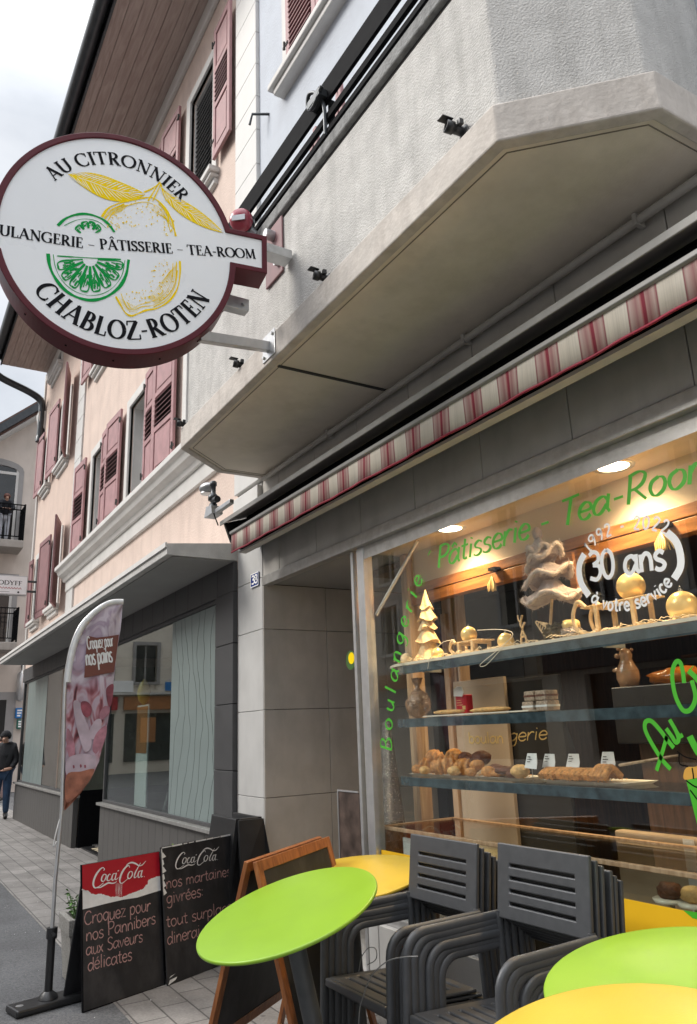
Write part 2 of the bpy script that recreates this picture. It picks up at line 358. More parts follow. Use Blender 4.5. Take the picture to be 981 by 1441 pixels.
M['bar_lip'] = mat('grey_awning_hood', (.33, .32, .30), .5, .15, 9, stain=(.2, .19, .17), sa=.5)
M['bar_grey'] = mat('grey_awning_bar', (.25, .245, .23), .45, .08, 9)
M['frost'] = mat('frosted_vinyl', (.205, .25, .243), .35, .06, 3)
M['vinylgreen'] = mat('green_window_vinyl', (.06, .42, .02), .5, .05)
M['vinylwhite'] = mat('white_window_vinyl', (.92, .92, .92), .5, .03)
M['vinylyellow'] = mat('amber_window_vinyl', (.80, .46, .012), .45, .05, 3)
M['gold'] = mat('satin_gold', (.78, .58, .24), .3, .1, 8, .03, 60, metal=.35)
M['palewood'] = mat('pale_carved_wood', (.60, .42, .22), .6, .22, 40, .3, 90)
M['sisal'] = mat('pale_straw', (.62, .52, .36), .9, .15, 30, .3, 80)
M['plush'] = mat('mauve_grey_plush', (.42, .345, .325), .95, .15, 30, .6, 130)
M['fur'] = mat('pale_fur_trim', (.62, .52, .47), .95, .15, 50, .8, 160)
M['crust'] = mat('baked_crust', (.56, .25, .065), .5, .5, 42, .5, 120, stain=(.20, .06, .015), sa=.6, ss=(14, 14, 14))
M['crustpale'] = mat('pale_crust', (.66, .40, .15), .55, .35, 38, .4, 110, stain=(.42, .18, .05), sa=.55, ss=(12, 12, 12))
M['choc'] = mat('dark_pastry', (.12, .035, .014), .45, .4, 50, .5, 110)
M['plate'] = mat('white_china', (.70, .64, .54), .25, .05)
M['card'] = mat('white_card', (.66, .66, .66), .6, .05)
M['bag'] = mat('clear_cellophane_bread', (.36, .21, .12), .22, .5, 26, .9, 45, spec=.9)
M['crystal'] = mat('silver_glitter', (.30, .27, .25), .25, .6, 90, .9, 160, metal=.8)
M['bear'] = mat('gilded_ceramic', (.42, .24, .13), .25, .3, 9, .1, 40, spec=.6)
M['skin'] = mat('skin', (.48, .28, .20), .55, .08, 10)
M['jacket'] = mat('black_quilted_fabric', (.014, .014, .017), .7, .25, 14, .4, 25)
M['jeans'] = mat('blue_denim', (.028, .06, .12), .85, .2, 16, .2, 200)
M['shoe'] = mat('dark_leather', (.02, .018, .017), .5, .2)
M['knit'] = mat('charcoal_knit', (.02, .02, .023), .95, .2, 60, .6, 200)
M['hair'] = mat('brown_hair', (.045, .02, .012), .6, .25, 50, .3, 100)
M['beige'] = mat('beige_render', (.60, .535, .48), .85, .06, 2, .25, 40, stain=(.43, .37, .31), sa=.35)
M['greytrim'] = mat('grey_window_surround', (.30, .29, .285), .8, .06, 5)
M['concslab'] = mat('balcony_slab', (.34, .31, .28), .85, .1, 6, .2, 60)
M['rooftile'] = mat('dark_roof_tiles', (.13, .075, .06), .8, .25, 20, .4, 30)
M['leaf'] = mat('green_leaves', (.06, .16, .02), .5, .4, 20)
M['leaf2'] = mat('yellow_green_leaves', (.18, .28, .04), .5, .3, 20)
M['planter'] = mat('exposed_aggregate', (.34, .325, .30), .9, .35, 120, .8, 160, stain=(.2, .19, .17), sa=.4)
M['soil'] = mat('soil', (.04, .028, .02), .95, .3)
M['asphalt'] = asphalt('asphalt')
M['paving'] = paving('pavement_blocks', (.225, .210, .197), (.285, .266, .25), (.095, .088, .083), .36, .18)
M['bluesign'] = mat('blue_enamel', (.01, .035, .22), .25, .08)
M['blueboard'] = mat('blue_sign_face', (.02, .19, .52), .4, .06)
M['greenboard'] = mat('teal_sign_face', (.015, .14, .11), .4, .06)
M['flagwhite'] = mat('lilac_white_banner', (.64, .55, .62), .75, .06, 4)
M['opp1'] = mat('opposite_grey_render', (.55, .52, .48), .85, .06, 2, .2, 40)
M['opp2'] = mat('opposite_ochre_render', (.72, .66, .57), .85, .06, 2, .2, 40)
M['orange'] = mat('orange_sign_face', (.40, .16, .05), .5, .1)
M['darkfabric'] = mat('dark_navy_fabric', (.012, .014, .02), .85, .2, 12)
M['cable'] = mat('grey_cable', (.22, .22, .22), .5, .1)
# ------------------------------------------------------------------ lettering: stroke alphabets drawn as flat ribbons
# handwriting alphabet: cap height 1, x-height .6; each stroke a list of points, leading '-' = straight polyline
HAND = {
 'a': (.64, [[(.5,.46),(.36,.6),(.14,.52),(.05,.26),(.15,.03),(.33,.04),(.5,.28)], '-', [(.54,.64),(.53,.14),(.63,-.01)]]),
 'b': (.56, ['-', [(.08,1),(.08,0)], [(.08,.4),(.24,.6),(.44,.5),(.5,.28),(.4,.05),(.22,0),(.08,.14)]]),
 'c': (.5, [[(.46,.5),(.32,.61),(.12,.5),(.06,.27),(.16,.05),(.32,0),(.47,.1)]]),
 'd': (.58, [[(.46,.48),(.3,.6),(.1,.48),(.06,.24),(.18,.02),(.34,.05),(.48,.26)], '-', [(.5,1),(.5,.1),(.55,0)]]),
 'e': (.52, [[(.08,.31),(.46,.33),(.42,.53),(.26,.61),(.1,.48),(.06,.25),(.18,.03),(.36,.01),(.48,.12)]]),
 'g': (.56, [[(.48,.5),(.3,.61),(.1,.5),(.06,.28),(.18,.08),(.34,.1),(.48,.3)], [(.49,.6),(.49,.0),(.44,-.25),(.26,-.34),(.08,-.24)]]),
 'i': (.26, ['-', [(.13,.6),(.13,.0)], '-', [(.13,.8),(.14,.86)]]),
 'l': (.26, ['-', [(.13,1),(.13,.0)]]),
 'm': (.86, ['-', [(.08,.6),(.08,0)], [(.08,.36),(.2,.58),(.34,.56),(.4,.36),(.4,0)], [(.4,.36),(.54,.59),(.68,.55),(.74,.36),(.74,0)]]),
 'n': (.56, ['-', [(.08,.6),(.08,0)], [(.08,.34),(.24,.59),(.4,.56),(.47,.36),(.47,0)]]),
 'o': (.56, [[(.28,.61),(.1,.5),(.06,.28),(.16,.05),(.3,0),(.46,.12),(.5,.34),(.42,.54),(.28,.61)]]),
 'p': (.56, ['-', [(.08,.6),(.08,-.36)], [(.08,.4),(.24,.6),(.44,.52),(.5,.3),(.4,.06),(.22,0),(.08,.14)]]),
 'q': (.58, [[(.48,.5),(.3,.61),(.1,.48),(.06,.24),(.18,.03),(.34,.05),(.48,.26)], '-', [(.5,.6),(.5,-.34),(.58,-.26)]]),
 'r': (.42, ['-', [(.08,.6),(.08,0)], [(.08,.32),(.2,.54),(.32,.6),(.42,.55)]]),
 's': (.46, [[(.42,.52),(.26,.61),(.1,.5),(.14,.36),(.32,.27),(.42,.15),(.34,.02),(.18,0),(.05,.08)]]),
 't': (.4, [[(.2,.9),(.19,.2),(.25,.03),(.38,.05)], '-', [(.03,.62),(.38,.62)]]),
 'u': (.56, [[(.08,.6),(.08,.2),(.18,.02),(.32,.03),(.47,.24)], '-', [(.48,.6),(.48,.1),(.54,0)]]),
 'v': (.5, ['-', [(.04,.6),(.24,0),(.46,.6)]]),
 'x': (.5, ['-', [(.05,.6),(.45,0)], '-', [(.44,.6),(.04,0)]]),
 'z': (.5, ['-', [(.06,.6),(.45,.6),(.05,.0),(.47,0)]]),
 'A': (.72, ['-', [(.03,0),(.36,1),(.68,0)], '-', [(.14,.36),(.58,.36)]]),
 'B': (.66, ['-', [(.1,1),(.1,0)], [(.1,1),(.4,.98),(.5,.78),(.36,.56),(.1,.53)], [(.1,.53),(.42,.5),(.6,.28),(.44,.04),(.1,0)]]),
 'C': (.72, [[(.66,.82),(.5,.98),(.26,.92),(.1,.66),(.08,.36),(.24,.06),(.48,.0),(.68,.16)]]),
 'P': (.62, ['-', [(.1,1),(.1,0)], [(.1,.98),(.36,1),(.56,.88),(.56,.64),(.38,.48),(.1,.46)]]),
 'R': (.7, ['-', [(.1,1),(.1,0)], [(.04,.96),(.36,1.02),(.56,.88),(.52,.62),(.34,.48),(.12,.46)], '-', [(.26,.47),(.66,0)]]),
 'S': (.6, [[(.54,.86),(.36,1),(.14,.9),(.12,.68),(.32,.53),(.52,.38),(.5,.12),(.28,0),(.06,.12)]]),
 'T': (.66, ['-', [(.02,.97),(.66,1)], '-', [(.36,.97),(.3,0)]]),
 '0': (.62, [[(.3,1),(.12,.84),(.06,.5),(.14,.14),(.3,0),(.48,.14),(.55,.5),(.48,.84),(.3,1)]]),
 '1': (.36, ['-', [(.06,.78),(.2,1),(.2,0)], '-', [(.06,0),(.34,0)]]),
 '2': (.58, [[(.07,.78),(.16,.96),(.34,.99),(.49,.84),(.44,.58),(.22,.26),(.05,.0)], '-', [(.05,.0),(.52,.0)]]),
 '3': (.56, [[(.07,.9),(.26,1),(.46,.9),(.46,.66),(.22,.53)], [(.22,.53),(.48,.46),(.52,.2),(.34,0),(.05,.08)]]),
 '8': (.56, [[(.28,.54),(.08,.7),(.14,.94),(.3,1),(.46,.9),(.46,.68),(.28,.54),(.06,.34),(.1,.08),(.3,0),(.5,.1),(.5,.36),(.28,.54)]]),
 '9': (.56, [[(.48,.74),(.3,.52),(.1,.62),(.08,.84),(.24,1),(.42,.95),(.48,.72),(.4,.3),(.24,0)]]),
 '-': (.5, ['-', [(.1,.36),(.4,.36)]]),
 ':': (.24, ['-', [(.12,.46),(.12,.54)], '-', [(.12,.04),(.12,.12)]]),
 '.': (.2, ['-', [(.1,.0),(.1,.06)]]),
 ' ': (.36, []),
}
def _acc(base, strokes): w, s = HAND[base]; return (w, s+strokes)
HAND['é'] = _acc('e', ['-', [(.24,.72),(.38,.86)]])
HAND['à'] = _acc('a', ['-', [(.2,.9),(.34,.74)]])
HAND['â'] = _acc('a', ['-', [(.14,.74),(.28,.9),(.42,.74)]])
HAND['ı'] = (.26, ['-', [(.13,.6),(.13,.0)]])
TK, TN = .19, .068
# roman capitals: stroke = (points, width) ; width None = pen that is thick on verticals, thin on horizontals
def _arc(cx, cy, rx, ry, a0, a1, n=22):
    return [(cx+rx*math.cos(R(a0+(a1-a0)*k/n)), cy+ry*math.sin(R(a0+(a1-a0)*k/n))) for k in range(n+1)]
def _sf(x, y, h=.13): return ([(x-h, y), (x+h, y)], TN)
SERIF = {
 'A': (.86, [([(.1,.0),(.43,1.02)], .085), ([(.4,1.0),(.74,.0)], TK), ([(.2,.33),(.64,.33)], TN), _sf(.1,.025,.12), _sf(.76,.025,.14)]),
 'B': (.72, [([(.18,0),(.18,1)], TK), (_arc(.3,.755,.25,.225,90,-90), None), (_arc(.32,.265,.3,.245,90,-90), None), ([(.06,.975),(.32,.975)], TN), ([(.2,.52),(.34,.52)], TN), ([(.06,.025),(.34,.025)], TN)]),
 'C': (.86, [(_arc(.48,.5,.42,.48,48,312,30), None), ([(.76,.97),(.76,.68)], TN), ([(.76,.3),(.76,.16)], TN)]),
 'D': (.88, [([(.18,0),(.18,1)], TK), (_arc(.34,.5,.46,.475,90,-90,26), None), ([(.06,.975),(.36,.975)], TN), ([(.06,.025),(.36,.025)], TN)]),
 'E': (.66, [([(.18,0),(.18,1)], TK), ([(.06,.975),(.56,.975)], TN), ([(.2,.52),(.46,.52)], TN), ([(.06,.025),(.6,.025)], TN), ([(.55,.99),(.55,.78)], TN), ([(.59,.01),(.6,.24)], TN), ([(.46,.42),(.46,.62)], TN)]),
 'F': (.6, [([(.18,0),(.18,1)], TK), ([(.06,.975),(.56,.975)], TN), ([(.2,.52),(.44,.52)], TN), _sf(.18,.025,.14), ([(.55,.99),(.55,.78)], TN), ([(.44,.42),(.44,.62)], TN)]),
 'G': (.9, [(_arc(.48,.5,.42,.48,48,300,30), None), ([(.76,.97),(.76,.7)], TN), ([(.74,.02),(.74,.42)], TK), ([(.58,.43),(.88,.43)], TN)]),
 'H': (.92, [([(.18,0),(.18,1)], TK), ([(.74,0),(.74,1)], TK), ([(.2,.52),(.72,.52)], TN), _sf(.18,.025,.14), _sf(.18,.975,.14), _sf(.74,.025,.14), _sf(.74,.975,.14)]),
 'I': (.36, [([(.18,0),(.18,1)], TK), _sf(.18,.025,.14), _sf(.18,.975,.14)]),
 'L': (.64, [([(.18,0),(.18,1)], TK), _sf(.18,.975,.14), ([(.06,.025),(.58,.025)], TN), ([(.57,.01),(.59,.26)], TN)]),
 'M': (1.04, [([(.16,0),(.2,1)], .08), ([(.2,1),(.52,.04)], TK), ([(.52,.04),(.84,1)], .08), ([(.84,1),(.88,0)], TK), _sf(.15,.025,.12), _sf(.88,.025,.14), ([(.06,.975),(.24,.975)], TN), ([(.82,.975),(.98,.975)], TN)]),
 'N': (.94, [([(.18,0),(.18,1)], .08), ([(.16,1),(.76,.0)], TK), ([(.76,0),(.76,1)], .08), _sf(.18,.025,.13), ([(.04,.975),(.24,.975)], TN), _sf(.76,.975,.13)]),
 'O': (.96, [(_arc(.48,.5,.41,.48,0,360,36), None)]),
 'P': (.68, [([(.18,0),(.18,1)], TK), (_arc(.3,.72,.28,.255,90,-90), None), ([(.06,.975),(.32,.975)], TN), ([(.2,.465),(.32,.465)], TN), _sf(.18,.025,.15)]),
 'R': (.82, [([(.18,0),(.18,1)], TK), (_arc(.3,.74,.26,.235,90,-90), None), ([(.06,.975),(.32,.975)], TN), ([(.2,.505),(.34,.505)], TN), _sf(.18,.025,.14), ([(.34,.52),(.68,.03)], TK), ([(.62,.025),(.84,.025)], TN)]),
 'S': (.6, [([(.5,.84),(.42,.94),(.28,.975),(.14,.9),(.1,.76),(.18,.62),(.34,.52),(.46,.4),(.5,.24),(.42,.08),(.26,.025),(.12,.08),(.06,.2)], 'S'), ([(.51,.97),(.51,.76)], TN), ([(.055,.03),(.055,.26)], TN)]),
 'T': (.8, [([(.4,0),(.4,1)], TK), ([(.04,.975),(.76,.975)], TN), ([(.045,.99),(.03,.74)], TN), ([(.755,.99),(.77,.74)], TN), _sf(.4,.025,.15)]),
 'U': (.88, [([(.18,1),(.18,.32)]+_arc(.45,.32,.27,.295,180,360,16)+[(.72,.32),(.72,1)], None), _sf(.18,.975,.14), _sf(.72,.975,.13)]),
 'Y': (.84, [([(.1,1),(.42,.46)], TK), ([(.42,.46),(.74,1)], .08), ([(.42,.5),(.42,0)], TK), _sf(.42,.025,.14), _sf(.1,.975,.11), _sf(.74,.975,.11)]),
 'Z': (.74, [([(.66,.975),(.08,.03)], TK), ([(.08,.975),(.7,.975)], TN), ([(.06,.025),(.7,.025)], TN), ([(.085,.99),(.07,.76)], TN), ([(.695,.01),(.715,.26)], TN)]),
 '-': (.44, [([(.06,.42),(.38,.42)], .09)]),
 '–': (.62, [([(.06,.42),(.56,.42)], .05)]),
 ' ': (.36, []),
}
SERIF['Â'] = (.86, SERIF['A'][1]+[([(.26,1.1),(.43,1.3)], .08), ([(.43,1.3),(.6,1.1)], .08)])
def hand_strokes(ch):
    w, ss = HAND[ch]; out = []; st = False
    for s in ss:
        if s == '-': st = True; continue
        out.append([Vector(p) for p in s] if st else [Vector(p) for p in smooth([(x, y, 0) for x, y in s], 5)]); st = False
    return w, [[(p[0], p[1]) for p in q] for q in out]
def write(mb, pl, text, f, height, pen=.1, font='hand', slant=0, track=0, off=.001, m=0, jitter=0, penmode=None, sx=1.0):
    """f maps (distance along the line, height above it) in metres to plane coordinates; returns nothing"""
    x = 0; k = 0
    for ch in text:
        if font == 'hand':
            w, ss = hand_strokes(ch); ss = [(s, pen) for s in ss]
        else:
            w, ss = SERIF[ch]
        jy = random.uniform(-jitter, jitter); js = 1+random.uniform(-jitter, jitter)
        for s, wd in ss:
            if font != 'hand' and len(s) == 2:        # subdivide so curved baselines bend it
                pass
            q = [f((x+(a+slant*b)*sx)*height, (b*js+jy)*height) for a, b in s]
            if wd is None or wd == 'S' or penmode == 'cal':
                ww = []
                for i in range(len(s)):
                    a = s[max(i-1, 0)]; b = s[min(i+1, len(s)-1)]
                    d = Vector((b[0]-a[0], b[1]-a[1])); d = d.normalized() if d.length else Vector((1, 0))
                    if wd == 'S': ww.append((TN+(TK-TN)*max(0, -d.x*d.y*2 if i < 3 or i > 9 else abs(d.x*.4)+abs(d.y)*.8))*height)
                    elif wd is None: ww.append((TN+(TK-TN)*abs(d.y)**1.4)*height)
                    else: ww.append(pen*(.45+.75*abs(d.x*.35+d.y*.93))*height)
                if wd == 'S': ww = [max(.06*height, t) for t in ww]
            else: ww = wd*height
            mb.ribbon(q, ww, pl, off+(k % 7)*.00012, m); k += 1
        x += w*sx+track
def advance(text, font='hand', track=0, sx=1.0):
    return sum((HAND if font == 'hand' else SERIF)[c][0]*sx+track for c in text)-track
def line_on(mb, pl, text, p0, p1, height, **kw):
    """a straight line of writing between two plane points, tracked to fill it"""
    a = Vector(p0); d = Vector(p1)-a; L = d.length; d.normalize(); q = Vector((-d.y, d.x))
    font = kw.get('font', 'hand')
    base = advance(text, font)*height
    kw['sx'] = L/base
    write(mb, pl, text, lambda u, v: tuple(a+d*u+q*v), height, **kw)
def arc_on(mb, pl, text, c, rx, ry, a0, a1, height, inside=False, **kw):
    """writing round an ellipse from angle a0 to a1 (degrees); baseline on the ellipse; inside=True: letters stand towards the centre"""
    font = kw.get('font', 'hand'); n = 200
    pts = [Vector((c[0]+rx*math.cos(R(a0+(a1-a0)*k/n)), c[1]+ry*math.sin(R(a0+(a1-a0)*k/n)))) for k in range(n+1)]
    cum = [0]
    for i in range(n): cum.append(cum[-1]+(pts[i+1]-pts[i]).length)
    base = advance(text, font)*height; sx = 1.0; tr = (cum[-1]-base)/max(1, len(text)-1)/height
    if tr < .04: sx = (cum[-1]-.04*height*(len(text)-1))/base; tr = .04
    kw['sx'] = sx
    def f(u, v):
        i = 0
        u = min(max(u, 0), cum[-1]-1e-6)
        lo, hi = 0, n
        while hi-lo > 1:
            mid = (lo+hi)//2
            if cum[mid] <= u: lo = mid
            else: hi = mid
        t = (u-cum[lo])/(cum[lo+1]-cum[lo]); p = pts[lo].lerp(pts[lo+1], t)
        d = (pts[lo+1]-pts[lo]).normalized(); q = Vector((-d.y, d.x))
        return tuple(p+q*v)
    write(mb, pl, text, f, height, track=tr, **kw)
# ------------------------------------------------------------------ ground
struct(MB().box(-300, 300, -300, 300, -.6, -.004).build('road', M['asphalt']))
struct(MB().box(-60, 8, 1.42, 2.95, -.3, 0).build('pavement', M['paving']))

def wall(mb, x0, x1, z0, z1, y, holes, m=0, depth=.25, mr=None):
    """front of a wall at y with openings and their reveals"""
    xs = sorted({x0, x1, *[h[0] for h in holes], *[h[1] for h in holes]}); zs = sorted({z0, z1, *[h[2] for h in holes], *[h[3] for h in holes]})
    for i in range(len(xs)-1):
        for j in range(len(zs)-1):
            cx, cz = (xs[i]+xs[i+1])/2, (zs[j]+zs[j+1])/2
            if any(h[0] < cx < h[1] and h[2] < cz < h[3] for h in holes): continue
            mb.quad((xs[i], y, zs[j]), (xs[i+1], y, zs[j]), (xs[i+1], y, zs[j+1]), (xs[i], y, zs[j+1]), m)
    for a, b, c, d in holes:
        q = m if mr is None else mr; e = y+depth
        mb.quad((a, y, c), (a, e, c), (b, e, c), (b, y, c), q); mb.quad((a, y, d), (b, y, d), (b, e, d), (a, e, d), q)
        mb.quad((a, y, c), (a, y, d), (a, e, d), (a, e, c), q); mb.quad((b, y, c), (b, e, c), (b, e, d), (b, y, d), q)
def shell(mb, x0, x1, y0, y1, z0, z1, m=0, top=True):
    mb.quad((x0, y0, z0), (x0, y0, z1), (x0, y1, z1), (x0, y1, z0), m); mb.quad((x1, y0, z0), (x1, y1, z0), (x1, y1, z1), (x1, y0, z1), m)
    mb.quad((x0, y1, z0), (x0, y1, z1), (x1, y1, z1), (x1, y1, z0), m)
    if top: mb.quad((x0, y0, z1), (x1, y0, z1), (x1, y1, z1), (x0, y1, z1), m)

def shutter(parent, hx, hz0, hz1, w, ang=0, y=2.645, mt='shutter', kind='mid', flip=1):
    """one leaf hinged at hx; flip=1 leaf runs to +X, -1 to -X; ang swings its free edge out to the street"""
    d = Vector((flip*math.cos(ang), -math.sin(ang), 0)); o = Vector((hx, y, hz0)); n = Vector((0, 0, 1)); t = Vector((flip*math.sin(ang)*-1, -math.cos(ang), 0)); t = Vector((-math.sin(ang)*flip, -math.cos(ang), 0)); t = -t if False else t
    if flip < 0: t = Vector((-math.sin(ang), -math.cos(ang), 0))
    h = hz1-hz0; mb = MB(); s = .075; th = (0, .035)
    mb.obox(o, d, t, n, (0, s), th, (0, h)); mb.obox(o, d, t, n, (w-s, w), th, (0, h))
    rails = [(0, .10), (h*.36, h*.36+.07), (h*.64, h*.64+.07), (h-.10, h)] if kind == 'mid' else [(0, .1), (h-.1, h)]
    for a, b in rails: mb.obox(o, d, t, n, (s, w-s), th, (a, b))
    lou = MB()
    def panel(a, b):
        mb.obox(o, d, t, n, (s, w-s), (.006, .02), (a, b)); 
        if w-2*s > .12: mb.obox(o, d, t, n, (s+.035, w-s-.035), (.02, .028), (a+.035, b-.035))
    def louv(a, b):
        k = int((b-a)/.062)
        for i in range(k):
            z = a+(i+.5)*(b-a)/k
            lou.add([o+d*x+t*yy+n*(z+zz) for x in (s, w-s) for yy, zz in ((.002, .030), (.046, -.018), (.049, -.010), (.006, .036))],
                    [(0, 1, 2, 3), (4, 7, 6, 5), (0, 4, 5, 1), (1, 5, 6, 2), (2, 6, 7, 3), (3, 7, 4, 0)])
        lou.obox(o, d, t, n, (s, w-s), (.001, .003), (a, b), 1)
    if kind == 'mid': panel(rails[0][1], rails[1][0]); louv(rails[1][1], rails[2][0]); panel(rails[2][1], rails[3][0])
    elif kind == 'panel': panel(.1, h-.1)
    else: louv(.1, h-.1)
    f = mb.build('shutter', M[mt], parent, bev=.004, seg=1)
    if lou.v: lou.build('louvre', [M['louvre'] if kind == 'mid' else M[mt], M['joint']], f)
    hg = MB()
    for z in (h*.12, h*.88): hg.obox(o, d, t, n, (-.05, .05), (.0355, .043), (z, z+.03)); hg.tube([o+d*-.01+t*.045+n*(z-.03), o+d*-.01+t*.045+n*(z+.06)], .011, 6)
    hg.build('hinge', M['joint'], f)
    return f
def window(parent, x0, x1, z0, z1, y=2.7, fw=.14, sill=True, arch=False, pane='glass', slats=False, surround='white'):
    mb = MB(); p = .03
    mb.box(x0-fw, x0, y-p, y+.04, z0, z1+fw); mb.box(x1, x1+fw, y-p, y+.04, z0, z1+fw); mb.box(x0, x1, y-p, y+.04, z1, z1+fw)
    # reveals of the surround
    mb.box(x0-.004, x0+.02, y+.041, y+.2, z0, z1); mb.box(x1-.02, x1+.004, y+.041, y+.2, z0, z1); mb.box(x0+.02, x1-.02, y+.041, y+.2, z1-.02, z1)
    mb.build('window_surround', M[surround], parent, bev=.008)
    f = MB(); a, b, c, d = x0+.02, x1-.02, z0, z1-.02; yy = y+.16; w = .06
    f.box(a, a+w, yy, yy+.05, c, d); f.box(b-w, b, yy, yy+.05, c, d); f.box(a+w, b-w, yy, yy+.05, c, c+w); f.box(a+w, b-w, yy, yy+.05, d-w, d)
    m_ = (a+b)/2; f.box(m_-.045, m_+.045, yy-.004, yy+.05, c+w, d-w); f.box(a+w, m_-.045, yy, yy+.04, c+(d-c)*.66, c+(d-c)*.66+.035); f.box(m_+.045, b-w, yy, yy+.04, c+(d-c)*.66, c+(d-c)*.66+.035)
    wi = f.build('window', M['whitepaint'], parent, bev=.004, seg=1)
    MB().box(a+.01, b-.01, yy+.03, yy+.036, c+.01, d-.01).build('pane', M['house_glass'], wi)
    if slats:
        s = MB(); k = int((d-c)/.075)
        for i in range(k):
            z = c+.01+i*.075; s.add([(q, y+.05+e, z+g) for q in (a, b) for e, g in ((0, 0), (.035, .05), (.04, .046), (.006, -.006))], [(0, 3, 2, 1), (4, 5, 6, 7), (0, 1, 5, 4), (1, 2, 6, 5), (2, 3, 7, 6), (3, 0, 4, 7)])
        s.build('rolling_blind', M['rollslat'], wi)
    if sill:
        q = MB(); q.box(x0-fw-.05, x1+fw+.05, y-.13, y+.15, z0-.075, z0-.001); q.box(x0-fw-.02, x1+fw+.02, y-.10, y+.02, z0-.12, z0-.076); q.box(x0-fw, x1+fw, y-.05, y+.02, z0-.2, z0-.121)
        q.build('sill', M['white'], parent, bev=.012)

# ------------------------------------------------------------------ the pink house beside the bakery (X -13.9 .. -6.42)
h1 = thing('pink_house', 'pink rendered house next to the bakery, with long white cornice and dark salon shopfront below', 'house', (-10, 2.7, 0))
HX0, HX1 = -13.72, -6.42
F1 = [(-12.72, -11.98, 4.58, 6.2), (-10.42, -9.55, 4.58, 6.2), (-7.9, -7.05, 4.58, 6.2)]
F2 = [(-12.75, -11.98, 7.86, 9.62), (-10.42, -9.6, 7.86, 9.62), (-8.0, -7.17, 7.86, 9.62)]
w_ = MB(); wall(w_, HX0, HX1, 3.0, 10.62, 2.7, F1+F2, 0, .25); shell(w_, HX0, HX1, 2.7, 10, 0, 10.62)
w_.build('wall', M['pink'], h1)
for i, (a, b, c, d) in enumerate(F1): window(h1, a, b, c, d, sill=False, slats=False)
for i, (a, b, c, d) in enumerate(F2): window(h1, a, b, c, d, slats=True)
q = MB(); k = 0
for z in range(0, 26):
    z0 = .0+z*.41
    q.box(-14.27, HX0-.001, 2.668, 2.76, max(z0+.004, 3.1), z0+.406) if z0 > 3 else None
q.build('quoin', M['whitepaint'], h1, bev=.006)
# cornice under the first-floor windows
q = MB(); q.prism([(-14.35, 2.70, 4.30), (-14.35, 2.62, 4.30), (-14.35, 2.60, 4.36), (-14.35, 2.53, 4.40), (-14.35, 2.50, 4.47), (-14.35, 2.46, 4.49), (-14.35, 2.46, 4.56), (-14.35, 2.70, 4.575)], (-14.35*-1-6.43, 0, 0))
q.box(-14.3, -6.43, 2.655, 2.72, 4.12, 4.299); q.build('cornice', M['white'], h1, bev=.006)
for a in ((-13.0, .70, -1), (-11.82, .46, 1), (-10.68, .70, -1), (-9.42, .46, 1), (-8.18, .72, -1), (-6.9, .44, 1)):
    shutter(h1, a[0], 4.6, 6.28, a[1], R(3 if a[2] < 0 else 1.5), flip=a[2])
for a in ((-13.0, .66, -1), (-11.82, .6, 1), (-10.66, .66, -1), (-9.46, .6, 1), (-8.28, .66, -1), (-6.99, .53, 1)):
    shutter(h1, a[0], 7.92, 9.8, a[1], R(3 if a[2] < 0 else 1), flip=a[2])
# iron guard bars across the sills
for a, b, c, d in F1:
    q = MB(); q.tube([(a+.02, 2.72, c+.16), (b-.02, 2.72, c+.16)], .012, 6); q.tube([(a+.12, 2.72, c), (a+.12, 2.72, c+.30)], .014, 6); q.tube([(b-.12, 2.72, c), (b-.12, 2.72, c+.2)], .012, 6)
    q.build('guard_bar', M['shutter_dark'], h1)
# eaves: boarded soffit, wall moulding, fascia, gutter
def eaves(parent, x0, x1, z, yo=1.62):
    q = MB(); n = 7; w = (2.7-yo)/n
    for i in range(n): q.box(x0, x1, yo+i*w+.003, yo+(i+1)*w-.003, z, z+.03)
    q.build('eave_board', M['eave'], parent)
    MB().box(x0, x1, yo, 2.7, z+.031, z+.05).build('eave_backing', M['joint'], parent)
    MB().box(x0, x1, 2.64, 2.7, z-.24, z-.001).build('eave_moulding', M['white'], parent, bev=.015)
    q = MB(); pts = [(x0, yo-.03+.10*math.cos(R(a))-.10, z+.14+.10*math.sin(R(a))) for a in range(180, 361, 15)]
    q.prism(pts+[(x0, p[1], p[2]) for p in [(0, yo-.04, z+.16), (0, yo-.22, z+.16)]], (x1-x0, 0, 0), sm=True); q.build('gutter', M['gutter'], parent)
    MB().box(x0, x1, yo-.03, yo-.001, z-.03, z+.2).build('fascia_board', M['gutter'], parent)
    MB().prism([(x0, yo-.05, z+.2), (x0, 6.3, z+3.0), (x0, 10, z+.2)], (x1-x0, 0, 0)).build('roof', M['rooftile'], parent)
eaves(h1, HX0-.4, HX1-.002, 10.62)
# canopy over the salon
h1c = MB(); CX0, CX1 = -17.3, -6.425
h1c.prism([(CX0, 2.699, 3.085), (CX0, 2.03, 3.09), (CX0, 2.03, 3.19), (CX0, 2.699, 3.25)], (CX1-CX0, 0, 0))
cp = h1c.build('canopy', M['canopy'], h1, bev=.006)
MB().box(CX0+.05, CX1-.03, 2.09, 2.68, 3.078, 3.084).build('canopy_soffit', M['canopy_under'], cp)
q = MB(); q.box(CX0-.01, CX1+.0, 2.012, 2.0295, 3.155, 3.20); q.build('canopy_flashing', M['white'], cp)
